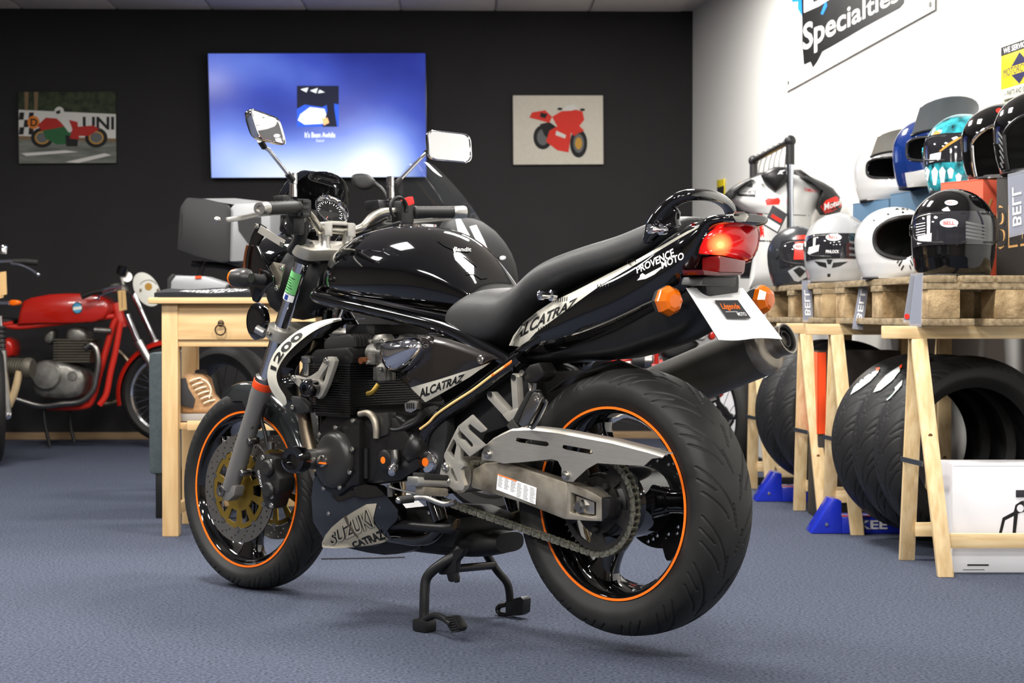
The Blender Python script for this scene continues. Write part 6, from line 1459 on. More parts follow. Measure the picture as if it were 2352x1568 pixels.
M('hm_white', (190, 190, 190), .12, coat=.6); M('hm_silver', (184, 186, 186), .2, coat=.5, metal=.1, noise=(3, 2), rgb2=(156, 158, 162)); M('hm_black', (9, 9, 10), .08, coat=.25, spec=.4); M('hm_blue', (20, 52, 122), .12, coat=.8, noise=(3, 2), rgb2=(18, 38, 92)); M('hm_graphite', (44, 46, 50), .25, coat=.4); M('visor_smoke', (34, 34, 38), .06, coat=1.); M('visor_clear', (70, 70, 76), .05, coat=1., alpha=.75); M('visor_edge', (120, 120, 124), .2); M('peak_white', (178, 174, 164), .25, coat=.3); M('peak_grey', (120, 124, 130), .3, coat=.3)
def turquoise():
    m = M('hm_monster', (60, 190, 205), .12, coat=.8, noise=(26, 5), rgb2=(20, 40, 48)); return m
turquoise()
M('hm_red', (226, 48, 36), .3); M('sticker_oval_red', (214, 52, 48), .4)
def bell(targets, par, cx, cy, rx, ry, red=True):
    wdrape(ell(cx, cy, rx, ry), targets, 'decal_white', 'maker_badge', par, off=.0015)
    wtext('BELL', [(cx - rx * .62, cy + ry * .42), (cx + rx * .62, cy + ry * .42), (cx + rx * .62, cy - ry * .42), (cx - rx * .62, cy - ry * .42)], targets, 'sticker_oval_red', 'badge_lettering', par, bold=.03, off=.0022, cut=5)
# bottom row on the pallets
XZ_ = lambda pts: zq('X', pts); WZ = lambda pts: zq('W', pts); SZ = lambda pts: zq('S', pts)
h1_, s1_, v1_ = helmet('road', 2188, 630, 5.63, -92, 'glossy black helmet with a clear labelled visor, largest on the pallet', 'hm_black', 'visor_smoke', z0=PT, sc_=1.0, hh=.272, port=(.36, .68, 76))
bell([s1_], h1_, 2185, 466, 15, 6); bell([v1_], h1_, 2180, 512, 21, 10)
wdrape(XZ_([(605, 965), (632, 962), (628, 1130), (604, 1135)]), [v1_], 'decal_white', 'visor_label', h1_); wdrape(XZ_([(528, 1150), (642, 1122), (640, 1190), (526, 1215)]), [v1_], 'decal_white', 'visor_label', h1_)
for yy in range(5): wdrape(XZ_([(920, 1025 + yy * 30), (1085, 1060 + yy * 28), (1085, 1078 + yy * 28), (920, 1045 + yy * 30)]), [v1_], 'print_grey', 'visor_print', h1_)
for yy in range(5): wdrape(XZ_([(515, 1050 + yy * 22), (590, 1035 + yy * 22), (590, 1041 + yy * 22), (515, 1056 + yy * 22)]), [v1_], 'decal_white', 'visor_print', h1_)
h2_, s2_, _ = helmet('mx', 2054, 640, 6.12, -60, 'white retro motocross helmet with an open face and slotted chin', 'hm_white', None, z0=PT, port=(.24, .84, 76), hh=.272, pe=2.4, chin_vent=('hm_white', .06, 24, .22, .20), sc_=.9)
for q in ([(400, 1256), (409, 1264), (350, 1342), (341, 1333)], [(405, 1288), (413, 1296), (363, 1370), (354, 1362)], [(408, 1323), (415, 1330), (377, 1394), (369, 1387)], [(411, 1383), (417, 1390), (395, 1427), (388, 1420)], [(459, 1264), (468, 1260), (506, 1338), (498, 1346)], [(461, 1307), (469, 1302), (501, 1363), (494, 1370)], [(462, 1347), (470, 1342), (489, 1383), (482, 1390)], [(459, 1387), (466, 1383), (475, 1415), (468, 1420)]): wdrape(XZ_(q), [s2_] + [o for o in h2_.children if o.name.startswith('chin_bar')], 'satin_black', 'chin_slot', h2_, off=.002)
for q in ([(330, 905), (370, 900), (380, 930), (340, 935)], [(420, 905), (455, 910), (470, 935), (430, 935)], [(385, 870 + 35), (415, 905), (425, 930), (390, 932)]): wdrape(XZ_(q), [s2_], 'decal_black', 'check_mark', h2_)
for x, y in ((285, 970), (405, 955), (170, 1020)): wdrape(XZ_(ell(x, y, 10, 8, 10)), [s2_], 'decal_black', 'snap_stud', h2_)
h3_, s3_, v3_ = helmet('road', 1924, 650, 7.0, -88, 'silver full-face helmet with a labelled dark visor', 'hm_silver', 'visor_smoke', z0=PT, port=(.36, .66, 74), hh=.27)
bell([v3_], h3_, 1915, 545, 18, 8)
wdrape(SZ([(945, 985), (970, 975), (960, 1090), (940, 1095)]), [v3_], 'decal_white', 'visor_label', h3_); wdrape(SZ([(900, 1105), (1000, 1080), (990, 1140), (890, 1175)]), [v3_], 'decal_white', 'visor_label', h3_)
for yy in range(3): wdrape(SZ([(1280, 1040 + yy * 60), (1395, 1060 + yy * 58), (1395, 1080 + yy * 58), (1280, 1065 + yy * 60)]), [v3_], 'print_grey', 'visor_print', h3_)
wtext('PINLOCK', SZ([(1060, 1160), (1185, 1160), (1185, 1130), (1060, 1130)]), [v3_], 'decal_white', 'visor_lettering', h3_, bold=.02)
for q in ([(950, 1235), (1060, 1250), (1070, 1300), (1000, 1280)], [(1115, 1300), (1130, 1250), (1270, 1240), (1190, 1285)], [(1065, 1220), (1125, 1220), (1105, 1265), (1080, 1265)], [(1075, 1355), (1105, 1355), (1100, 1385), (1075, 1385)]): wdrape(SZ(q), [s3_], 'satin_black', 'chin_vent', h3_)
h4_, s4_, v4_ = helmet('road', 1836, 655, 7.62, -62, 'graphite helmet with a red striped visor at the pallet end', 'hm_graphite', 'visor_smoke', z0=PT, port=(.34, .72, 74), hh=.272, sc_=.93)
wdrape(SZ([(775, 995), (885, 990), (870, 1220), (755, 1220)]), [v4_, s4_], 'hm_red', 'visor_stripe', h4_); bell([v4_], h4_, 1838, 566, 16, 7)
wdrape(SZ([(720, 870), (860, 850), (860, 885), (720, 905)]), [s4_], 'hm_red', 'shell_flash', h4_, off=.001)
wdrape(SZ([(700, 1330), (820, 1260), (890, 1330), (890, 1380), (800, 1430), (760, 1420)]), [s4_], 'hm_silver', 'chin_piece', h4_); wdrape(SZ([(750, 1320), (810, 1290), (870, 1330), (815, 1390)]), [s4_], 'satin_black', 'chin_vent', h4_, off=.002)
# top row on the cartons
ztop = lambda h: PT + h + .0065
h5_, s5_, _ = helmet('mx', 2034, 455, 7.50, -74, 'white downhill helmet with a raised white peak', 'hm_white', None, z0=ztop(.345), port=(.34, .68, 66), hh=.27, peak=('peak_white', .12, .75), lining='matte_black', chin_vent=('hm_white', .05, 32, .25, .08), sc_=.93)
h6_, s6_, _ = helmet('mx', 2134, 430, 6.95, -76, 'metallic blue downhill helmet with a grey peak', 'hm_blue', None, z0=ztop(.36), port=(.34, .68, 66), hh=.275, peak=('peak_grey', .13, .85), chin_vent=('hm_white', .05, 32, .2, .08))
wtext('D7', WZ([(1448, 690), (1500, 685), (1500, 650), (1450, 655)]), [o for o in h6_.children if o.name.startswith('chin_bar')], 'satin_black', 'side_lettering', h6_)
h7_, s7_, v7_ = helmet('road', 2212, 425, 6.42, -106, 'turquoise monster helmet painted with teeth', 'hm_monster', 'visor_smoke', z0=ztop(.305), port=(.38, .68, 70), hh=.268, sc_=1.06)
for x, y, h in ((600, 640, 60), (668, 655, 75), (730, 650, 72), (797, 630, 45), (862, 675, 45), (968, 665, 35)): wdrape(XZ_([(x - 26, y - h * .5), (x, y - h), (x + 26, y - h * .5), (x + 12, y + h), (x - 12, y + h)]), [s7_], 'decal_white', 'painted_tooth', h7_)
wdrape(XZ_([(620, 350), (680, 285), (720, 300), (650, 350)]), [s7_], 'print_gold', 'painted_eye', h7_); wdrape(XZ_([(700, 455), (760, 400), (850, 345), (900, 330), (860, 360), (780, 410), (720, 455)]), [v7_], 'print_gold', 'visor_strip', h7_)
wdrape(XZ_([(630, 480), (720, 460), (712, 525), (625, 545)]), [v7_], 'decal_white', 'visor_label', h7_)
h8_, s8_, _ = helmet('open', 2304, 405, 6.02, -80, 'black open-face helmet with a red badge behind the striped one', 'hm_black', None, trim='chrome', z0=ztop(.325), port=(0, .70, 76), hh=.255)
wdrape(XZ_(ell(1195, 122, 28, 20, 16)), [s8_], 'hm_red', 'maker_badge', h8_)
h9_, s9_, _ = helmet('open', 2384, 400, 5.66, -82, 'black open-face helmet with grey pinstripes at the picture edge', 'hm_black', None, z0=ztop(.318), port=(0, .70, 76), hh=.262)
for k in range(6): wdrape(XZ_([(1182 + k * 4, 300 + k * 50), (1192 + k * 4, 290 + k * 50), (1262 - k * 6, 400 + k * 38), (1250 - k * 6, 402 + k * 38)]), [s9_], 'print_grey', 'pinstripe', h9_)
# printing on the cartons
wtext('BELL', WZ([(2142, 1170), (2480, 1120), (2480, 830), (2142, 850)]), [bx5b], 'gold_print', 'carton_lettering', bx5, cut=14)
wtext('BELL', WZ([(2160, 1150), (2460, 1105), (2460, 848), (2160, 866)]), [bx5b], 'carton_black', 'carton_lettering', bx5, cut=14, off=.0018)
wtext('V', WZ([(2010, 1000), (2125, 960), (2125, 800), (2010, 830)]), [bx4b], 'gold_print', 'carton_lettering', bx4)
# ---- hang tags in plastic sleeves along the pallet edge
M('sleeve', (190, 194, 206), .12, trans=.0, coat=.8, alpha=.3); M('tag_blue', (92, 98, 126), .5); M('tag_dark', (60, 60, 66), .4)
def hang_tag(q, Y, mat, label, txt=None, dot=None):
    p = [W(x, y, Y) for x, y in q]; o = MB().plate(p, (0, .004, 0)).build('hang_tag', mat); tag(o, label, 'tag', 'tags hanging from the pallets')
    c = sum(p, V(0, 0, 0)) / 4
    MB().plate([c + (x - c) * 1.12 - V(0, .002, 0) for x in p], (0, .0006, 0)).build('plastic_sleeve', 'sleeve', o)
    if txt: text(txt, [p[0] * .8 + p[2] * .2 - V(0, .003, 0), p[1] * .8 + p[3] * .2 - V(0, .003, 0)][:0] + [quad_at([p[3], p[0], p[1], p[2]], s_, t) - V(0, .003, 0) for s_, t in ((.12, .2), (.8, .2), (.8, .8), (.12, .8))], 'decal_white', 'tag_lettering', o, bold=.01)
    if dot: poly = [W(x, y, Y) - V(0, .0032, 0) for x, y in dot]; MB().add(poly, [tuple(range(len(poly)))]).build('tag_spot', 'hm_red', o)
    return o
# corners: top-left, top-right, bottom-right, bottom-left
hang_tag(YQ := [zp('Y', x, y) for x, y in ((528, 62), (572, 62), (580, 248), (534, 248))], 6.98, 'tag_blue', 'grey blue hang tag below the graphite helmet', 'BELL')
hang_tag([zp('Y', x, y) for x, y in ((822, 45), (862, 48), (830, 285), (782, 280))], 6.32, 'tag_blue', 'grey blue hang tag below the white motocross helmet', 'BELL')
hang_tag([zp('Y', x, y) for x, y in ((1095, 30), (1130, 28), (1122, 270), (1066, 268))], 5.40, 'tag_blue', 'hang tag with a yellow patch below the black visored helmet')
hang_tag([zp('Y', x, y) for x, y in ((1070, 30), (1094, 30), (1072, 250), (1036, 250))], 5.41, 'tag_dark', 'dark hang tag with a red spot below the black visored helmet', None, [zp('Y', *p_) for p_ in ell(1051, 232, 13, 14)])
ht = hang_tag([zp('W', x, y) for x, y in ((2240, 648), (2352, 620), (2352, 1030), (2250, 1055))], 5.44, 'tag_blue', 'tall grey blue tag with outlined letters on the black carton', 'BELL')
ht['label'] = 'tall grey blue tag hanging from the striped open-face helmet'
# ---- clothes rack
M('rack_chrome', (205, 210, 220), .12, metal=1.); M('rack_black', (34, 34, 36), .4)
ra_, rb_ = W(1815, 328, 8.3), W(1731, 373, 9.38); ra_.z = rb_.z = 1.6
rk = empty('clothes_rack', ((ra_.x + rb_.x) / 2, (ra_.y + rb_.y) / 2, 0), 0, 'chrome and black clothes rack against the white wall', 'rack'); rl = V(rk.location)
MB().tube([ra_ - rl, rb_ - rl], .0135, 14, 1).build('rail', 'rack_black', rk)
for p in (ra_, rb_):
    po = MB().cyl(V(p.x, p.y, .04) - rl, V(p.x, p.y, 1.5) - rl, .016, 18).build('post', 'rack_chrome', rk); MB().cyl(V(p.x, p.y, 1.49) - rl, V(p.x, p.y, 1.585) - rl, .021, 18).build('post_collar', 'rack_black', rk)
    MB().ball(V(p.x, p.y, 1.6) - rl, .028).build('post_knob', 'rack_black', rk); MB().box(V(p.x, p.y, .02) - rl, (.4, .035, .035)).build('foot', 'rack_black', rk, bevel=.004)
M('hanger_wire', (120, 120, 122), .35, metal=.8)
def hanger(t, label):
    p = ra_ + (rb_ - ra_) * t; b = MB(); z = p.z + .013
    b.tube([p + V(-.012, 0, .006), p + V(-.006, 0, .018), p + V(.010, 0, .016), p + V(.016, 0, -.005), p + V(.004, 0, -.045), p + V(0, 0, -.075)], .0022, 8, 5)
    b.tube([p + V(0, 0, -.075), p + V(0, 0, -.15), p + V(.05, 0, -.18), p + V(.11, 0, -.23)], .0028, 8, 3); b.tube([p + V(0, 0, -.15), p + V(-.05, 0, -.18), p + V(-.11, 0, -.23)], .0028, 8, 3)
    b.tube([p + V(-.11, 0, -.23), p + V(.11, 0, -.23)], .0022, 8, 1)
    o = b.build('clothes_hanger', 'hanger_wire'); tag(o, label, 'hanger', 'wire hangers on the rack'); return p
hp_ = [hanger(t, 'wire hanger on the rack rail, %s from the near chrome post' % n_) for t, n_ in ((.12, 'first'), (.28, 'second'), (.42, 'third'), (.55, 'fourth'), (.7, 'fifth'), (.85, 'sixth'))]
# garments
def garment(name, px_list, Y, mat, label, bulge=.07, deep=.10, cat='jacket'):
    pts = [W(x, y, Y) for x, y in px_list]; c = sum(pts, V(0, 0, 0)) / len(pts); b = MB()
    rings = [[c + (p - c) * s_ + V(0, -dy, 0) for p in pts] for s_, dy in ((.25, bulge), (.55, bulge * .9), (.8, bulge * .65), (.95, bulge * .25), (1., 0), (.97, -deep * .5), (.8, -deep)) ]
    o = b.rings(rings).build(name, mat, None, ang=70); tag(o, label, cat) if label else None; return o
M('leather_white', (214, 214, 212), .35, coat=.2, bump=(14, .25)); M('leather_black', (28, 27, 28), .38, bump=(14, .25)); M('leather_yellow', (210, 160, 50), .5)
SP = lambda pts: zq('S', pts)
suit = garment('racing_suit', SP([(150, 650), (230, 545), (330, 465), (440, 425), (560, 400), (700, 400), (790, 425), (900, 470), (1040, 550), (1000, 690), (930, 810), (900, 1000), (870, 1500), (330, 1500), (400, 1050), (410, 800), (260, 740)]), 8.47, 'leather_white', 'white leather racing suit with sponsor patches hanging on the rack', .10, .10, 'suit')
def suit_part(name, pts, mat, bulge, y=8.43, deep=.05):
    o = garment(name, SP(pts), y, mat, None, bulge, deep); o.parent = suit; return o
suit_part('collar', [(445, 425), (500, 380), (570, 342), (690, 342), (755, 385), (735, 450), (660, 520), (578, 588), (510, 530), (470, 480)], 'leather_black', .04, 8.375)
suit_part('sleeve', [(770, 375), (815, 365), (900, 425), (1040, 490), (1130, 545), (1195, 630), (1215, 720), (1195, 770), (1090, 800), (1010, 800), (975, 745), (985, 660), (1035, 560), (900, 475), (830, 440)], 'leather_black', .07, 8.41)
suit_part('sleeve', [(95, 610), (150, 550), (230, 500), (340, 445), (390, 430), (330, 470), (240, 545), (160, 650), (120, 700)], 'leather_black', .04, 8.42)
tg = [suit] + list(suit.children)
wdrape(SP([(1010, 720), (1060, 660), (1150, 620), (1190, 640), (1205, 715), (1120, 765), (1050, 785)]), tg, 'hm_red', 'sponsor_patch', suit); wtext('Motul', SP([(1045, 755), (1195, 700), (1195, 645), (1045, 690)]), tg, 'decal_white', 'patch_lettering', suit, bold=.03, off=.002)
wdrape(SP([(485, 660), (510, 640), (560, 645), (610, 635), (628, 660), (615, 700), (560, 700), (500, 705)]), tg, 'hm_red', 'sponsor_patch', suit)
wdrape(SP([(222, 580), (395, 565), (392, 630), (225, 618)]), tg, 'decal_black', 'sponsor_patch', suit); wtext('YAMALUBE', SP([(232, 605), (388, 605), (388, 572), (232, 580)]), tg, 'decal_white', 'patch_lettering', suit, bold=.02, off=.002)
wtext('YAMAHA', SP([(850, 575), (980, 590), (980, 555), (850, 540)]), tg, 'hm_red', 'patch_lettering', suit, bold=.01); wtext('YAMAHA', SP([(470, 560), (495, 540), (445, 455), (415, 470)]), tg, 'decal_black', 'patch_lettering', suit, bold=.01)
wdrape(SP([(300, 530), (365, 490), (365, 540)]), tg, 'print_grey', 'shoulder_mark', suit); wdrape(SP([(600, 415), (625, 380), (680, 372), (640, 395), (655, 412), (625, 408)]), tg, 'decal_white', 'collar_star', suit)
wdrape(SP([(415, 790), (460, 790), (475, 1010), (440, 1010), (440, 830), (415, 830)]), tg, 'hm_red', 'chest_panel', suit); wdrape(SP([(400, 1035), (600, 1045), (600, 1058), (400, 1048)]), tg, 'decal_black', 'waist_seam', suit); wdrape(SP([(400, 778), (900, 800), (900, 808), (400, 788)]), tg, 'print_grey', 'chest_seam', suit)
jk = garment('black_jacket', SP([(110, 640), (200, 540), (330, 460), (420, 400), (520, 385), (740, 370), (800, 365), (870, 420), (900, 560), (880, 900), (850, 1400), (250, 1400), (300, 900)]), 8.85, 'leather_black', 'black leather jacket hanging behind the white racing suit', .08, .09)
yj = garment('yellow_jacket', SP([(190, 560), (240, 490), (330, 470), (440, 400), (520, 395), (640, 420), (700, 600), (650, 1300), (250, 1300)]), 9.15, 'leather_yellow', 'jacket with yellow shoulders at the back of the rack', .07, .08)
tgp = [W(x, y, 8.265) for x, y in SP([(555, 705), (690, 790), (600, 975), (465, 895)])]
tgo = MB().plate(tgp, (.004, .006, 0)).build('swing_tag', 'carton_char', None, bevel=.001); tag(tgo, 'black swing tag with red and white print hanging from the racing suit', 'tag')
qd = lambda s0, s1, t0, t1: [quad_at([tgp[3], tgp[2], tgp[1], tgp[0]], s_, t) - V(0, .001, 0) for s_, t in ((s0, t0), (s1, t0), (s1, t1), (s0, t1))]
MB().add(qd(.1, .95, .08, .38), [(0, 1, 2, 3)]).build('tag_label', 'decal_white', tgo); MB().add(qd(.2, .9, .5, .66), [(0, 1, 2, 3)]).build('tag_print', 'hm_red', tgo)
# ---- wall banner and yellow sign
def WWp(px, py, lift): d = ray(px, py); return CAMV + d * ((2.863 - lift * 1.0113) / (d.x + SL * d.y))
M('banner_vinyl', (238, 238, 236), .4); M('banner_blue', (30, 140, 235), .5)
bq0, bq1 = WWp(1804, 211, .012), WWp(2146, 22, .012); up_ = V(0, 0, 1)
ztop_b = 2.66
bn_ = MB().plate([bq0, bq1, V(bq1.x, bq1.y, ztop_b), V(bq0.x, bq0.y, ztop_b)], rn.normalized() * .003).build('banner', 'banner_vinyl', None); tag(bn_, 'white vinyl parts banner with bold outlined lettering on the wall', 'banner')
for q in (bq0 + V(.01, -.06, .04), bq1 + V(0, .05, .03)): MB().lathe([(.012, 0), (.012, .002), (.006, .002)], WWp(*(lambda p: (1176 + F_PX * p.x / p.y, 784 - F_PX * ((p.z - CAM_H) * math.cos(PITCH) + p.y * math.sin(PITCH)) / (p.y * math.cos(PITCH) - (p.z - CAM_H) * math.sin(PITCH))))(q), .013), (-1, -.15, 0), 14).build('eyelet', 'steel', bn_)
BZ = lambda pts: zq('BN', pts)
def bpoly(pts, mat, name, lift): return MB().add([WWp(*zp('BN', x, y), lift) for x, y in pts], [tuple(range(len(pts)))]).build(name, mat, bn_)
bpoly([(765, -140), (815, -160), (850, 20), (838, 110), (808, 60), (810, 10), (770, 15)], 'banner_blue', 'logo_flame', .014)
bpoly([(838, 130), (832, -120), (845, -330), (1540, -420), (1545, -120), (1530, 20), (1500, 55), (1360, 130), (1250, 190), (1150, 250), (1030, 320), (975, 350), (940, 420), (910, 460), (895, 420), (850, 440), (838, 300)], 'decal_black', 'logo_ground', .0145)
bpoly([(965, 95), (1000, 0), (1010, 40), (980, 100)], 'banner_blue', 'logo_flame', .0155)
def btext(s, q, mat, lift, bold=.03, shear=0.):
    vs, fs = text_verts(s, bold, shear); qq = [(a, b_, 0) for a, b_ in q]
    MB().add([(lambda p: WWp(*zp('BN', p.x, p.y), lift))(quad_at(qq, a, b_)) for a, b_ in vs], fs).build('banner_lettering', mat, bn_)
btext('Specialties', [(845, 405), (1500, 40), (1500, -110), (845, 165)], 'banner_vinyl', .0155, .02)
btext('Drag', [(850, 140), (1500, -150), (1500, -370), (850, -90)], 'banner_vinyl', .0155, .05)
sgn = [(2180, 322), (2352, 262), (2352, 625), (2192, 690)]
sx = 1.32                                      # the sign runs on past the picture edge
def sgp(s, t, lift):                           # s along the sign (1 = picture edge), t up
    a, b_ = WWp(2299, 231, lift), WWp(2293, 112, lift); c_, d_ = WWp(2352, 208, lift), WWp(2352, 88, lift)
    lo, hi = V(a.x, a.y, a.z), V(a.x, a.y, b_.z); dirv_ = (c_ - a) * 1.6; dirv_.z = 0
    return lo + dirv_ * s + (hi - lo) * t
M('sign_yellow', (236, 214, 36), .35, coat=.4); M('sign_cream', (226, 226, 210), .4); M('sign_navy', (34, 36, 84), .4)
sg_ = MB().plate([sgp(0, 0, .012), sgp(1, 0, .012), sgp(1, 1, .012), sgp(0, 1, .012)], rn.normalized() * .006).build('metal_sign', 'sign_yellow', None, bevel=.001); tag(sg_, 'yellow metal motorcycle service sign on the white wall', 'sign')
sp2 = lambda pts, mat, name, l: MB().add([sgp(a, b_, l) for a, b_ in pts], [tuple(range(len(pts)))]).build(name, mat, sg_)
sp2([(0, .84), (1, .84), (1, 1), (0, 1)], 'decal_black', 'sign_band', .0125); sp2([(0, 0), (1, 0), (1, .2), (0, .2)], 'sign_cream', 'sign_band', .0125)
sp2([(.2, .5), (.5, .8), (.8, .5), (.5, .22)], 'sign_navy', 'sign_diamond', .0128); sp2([(.05, .42), (.95, .42), (.95, .58), (.05, .58)], 'sign_yellow', 'sign_bar', .0131)
st_ = lambda s, q, mat, l, **k: text(s, [sgp(a, b_, l) for a, b_ in q], mat, 'sign_lettering', sg_, **k)
st_('WE SERVICE ALL', [(.06, .865), (.95, .865), (.95, .975), (.06, .975)], 'decal_white', .0128, bold=.03); st_('MOTORCYCLES', [(.07, .43), (.93, .43), (.93, .57), (.07, .57)], 'sign_navy', .0134); st_('~ PARTS AND SERVICE ~', [(.1, .05), (.92, .05), (.92, .15), (.1, .15)], 'decal_black', .0128, bold=.01)
q = [WWp(x, y, .012) for x, y in SP([(25, 470), (95, 455), (95, 600), (30, 615)])]; ps = MB().plate(q, (.006, 0, 0)).build('price_sign', 'sign_yellow', None, bevel=.001); tag(ps, 'small yellow and black card on the wall behind the rack', 'sign')
MB().add([WWp(x, y, .0128) for x, y in SP([(28, 540), (95, 520), (95, 598), (30, 612)])], [(0, 1, 2, 3)]).build('card_print', 'print_black', ps)
# ------------------------------------------------------------------ the other motorcycles
ZM['V'] = (0, 540, 3.0143)
def pillow(pts, half, parent, mat, name, prof=((.55, -1), (.82, -.93), (.95, -.65), (1, -.2), (1, .2), (.95, .65), (.82, .93), (.55, 1)), axis=(0, 1, 0), subd=1, label=None, ang=60):
    """rounded solid over an outline: rings shrink towards both sides"""
    pts = [V(p) for p in pts]; c = sum(pts, V(0, 0, 0)) / len(pts); a = V(axis).normalized()
    o = MB().rings([[c + (p - c) * s_ + a * half * k for p in pts] for s_, k in prof]).build(name, mat, parent, subd=subd, ang=ang)
    if label: o['label'] = label
    return o
M('paint_red', (176, 30, 18), .2, coat=.8); M('frame_red', (190, 38, 24), .35, coat=.3); M('alloy_old', (150, 148, 142), .4, metal=.8, noise=(14, 3), rgb2=(96, 94, 90)); M('fin_dark', (84, 80, 70), .55, metal=.5); M('card_tag', (204, 166, 112), .8); M('badge_blue', (60, 150, 190), .4); M('badge_dark', (40, 52, 60), .4); M('plate_white', (226, 226, 216), .4); M('pipe_tan', (190, 166, 128), .4, metal=.3); M('case_black', (34, 34, 35), .5); M('case_silver', (156, 158, 160), .4, metal=.4); M('seat_black', (20, 20, 20), .6)
def spoked_wheel(parent, c, R_t, r_rim, half, axis=(0, 1, 0), name='front_wheel', n=36, metal='chrome'):
    """hub with spokes; rim and tyre are its sub-parts"""
    a = V(axis).normalized(); u = a.orthogonal().normalized(); w_ = a.cross(u); b = MB()
    b.lathe([(.02, -.06), (.05, -.055), (.055, -.03), (.03, -.02), (.03, .02), (.055, .03), (.05, .055), (.02, .06)], c, a, 24)
    for k in range(n):
        t = 2 * PI * k / n; t2 = t + (.35 if k % 2 else -.35); s_ = .04 if k % 4 < 2 else -.04
        b.tube([V(c) + (u * math.cos(t2) + w_ * math.sin(t2)) * .05 + a * s_, V(c) + (u * math.cos(t) + w_ * math.sin(t)) * (r_rim - .006)], .0016, 5, 1)
    o = b.build(name, metal, parent)
    MB().lathe([(r_rim - .012, -half * .35), (r_rim - .006, -half * .7), (r_rim + .006, -half * .75), (r_rim + .006, half * .75), (r_rim - .006, half * .7), (r_rim - .012, half * .35)], c, a, 64, closed=True).build('rim', metal, o)
    m = (R_t + r_rim) / 2; MB().lathe([(r_rim + .004, -half * .7), (m, -half), (R_t - .02, -half * .85), (R_t - .004, -half * .4), (R_t, 0), (R_t - .004, half * .4), (R_t - .02, half * .85), (m, half), (r_rim + .004, half * .7)], c, a, 64, closed=True).build('tyre', 'rubber_side', o)
    return o
# ---- red cafe racer in front of the black wall
CY0 = 10.62
cr0 = W(*zp('V', 500, 1100), CY0)
cafe = empty('cafe_racer', (cr0.x, CY0, 0), 0, 'red vintage cafe racer motorcycle with a white front number disc', 'motorcycle')
def vz(x, y, dy=0.): q = W(*zp('V', x, y), CY0 + dy); return V(q.x - cr0.x, dy, q.z)
def vl(pts, dy=0.): return [vz(x, y, dy) for x, y in pts]
tk = pillow(vl([(150, 618), (310, 612), (560, 610), (690, 602), (760, 575), (798, 520), (785, 460), (740, 425), (640, 405), (500, 402), (380, 408), (250, 432), (195, 455), (168, 530)]), .135, cafe, 'paint_red', 'fuel_tank', label='long red fuel tank with a round blue badge', subd=0, prof=((.9, -1), (.95, -.97), (.985, -.85), (1, -.55), (1, .55), (.985, .85), (.95, .97), (.9, 1)))
for rr, m_, d_ in ((38, 'badge_dark', -.139), (31, 'badge_blue', -.1395)):
    MB().add([vz(535 + rr * .98 * math.cos(t), 503 + rr * 1.1 * math.sin(t), d_) for t in (2 * PI * k / 24 for k in range(24))], [tuple(range(24))]).build('tank_badge', m_, tk)
MB().add(vl([(506, 498), (566, 490), (566, 512), (506, 520)], -.140), [(0, 1, 2, 3)]).build('badge_bar', 'plate_white', tk)
fr = MB()
for dy in (-.07, .07):
    fr.tube(vl([(800, 570), (745, 760), (690, 950), (640, 1130), (570, 1185), (300, 1190)], dy), .02, 12, 5)
fr.tube(vl([(835, 600), (800, 800), (765, 950), (735, 1100), (690, 1175)], -.11), .018, 12, 5)
fr.tube(vl([(-120, 640), (20, 625), (130, 635), (300, 620), (790, 560)], -.09), .016, 10, 4); fr.tube(vl([(800, 470), (840, 640)], 0), .035, 14, 1)
fr.tube(vl([(20, 615), (90, 608)], -.1), .012, 8, 1)
fr.build('frame', 'frame_red', cafe)
pillow(vl([(30, 690), (125, 700), (135, 860), (30, 865)]), .1, cafe, 'paint_red', 'side_panel')
pillow(vl([(-220, 600), (20, 560), (150, 575), (150, 612), (-200, 650)]), .11, cafe, 'seat_black', 'seat')
# engine
pillow(vl([(250, 900), (290, 865), (380, 858), (520, 885), (620, 920), (640, 1000), (620, 1100), (560, 1130), (300, 1130), (255, 1060)]), .16, cafe, 'alloy_old', 'crankcase', prof=((.88, -1), (.97, -.9), (1, -.5), (1, .5), (.97, .9), (.88, 1)))
cv = MB().lathe([(.088, 0), (.088, .02), (.078, .032), (.0005, .036)], vz(325, 968, -.15), (0, -1, 0), 32).build('clutch_cover', 'alloy_old', cafe)
MB().lathe([(.03, 0), (.028, .012), (.0005, .014)], vz(500, 975, -.155), (0, -1, 0), 24).build('points_cover', 'alloy_old', cafe)
b = MB()
for k in range(9):
    t = k / 8; b.add([], []); q = vl([(405 + 12 * t * 0, 870 - t * 150), (650 + 25 * t, 872 - t * 150)], 0); c_ = (q[0] + q[1]) / 2; b.box(c_, ((q[1] - q[0]).length, .24, .006))
q = vz(540, 800); b.box(q, (.19, .20, .14)); b.build('cylinder_block', 'fin_dark', cafe)
pillow(vl([(460, 760), (470, 650), (520, 630), (600, 635), (640, 680), (640, 760)]), .11, cafe, 'alloy_old', 'cylinder_head')
MB().tube(vl([(655, 655), (770, 662)], -.1), .017, 12, 1).build('oil_filter', 'alloy_old', cafe)
pillow(vl([(310, 745), (320, 680), (370, 640), (400, 650), (395, 740), (350, 765)]), .06, cafe, 'alloy_old', 'carburettor')
for dy in (-.13, .13): MB().tube(vl([(590, 780), (630, 755), (665, 790), (680, 880), (665, 990), (640, 1080), (560, 1150), (420, 1168), (280, 1182), (110, 1135)], dy), .019, 12, 5).build('exhaust_pipe', 'steel', cafe)
MB().tube(vl([(820, 800), (870, 850), (885, 900), (850, 1080), (800, 1150), (700, 1170)], .2), .014, 10, 5).build('side_pipe', 'titanium', cafe)
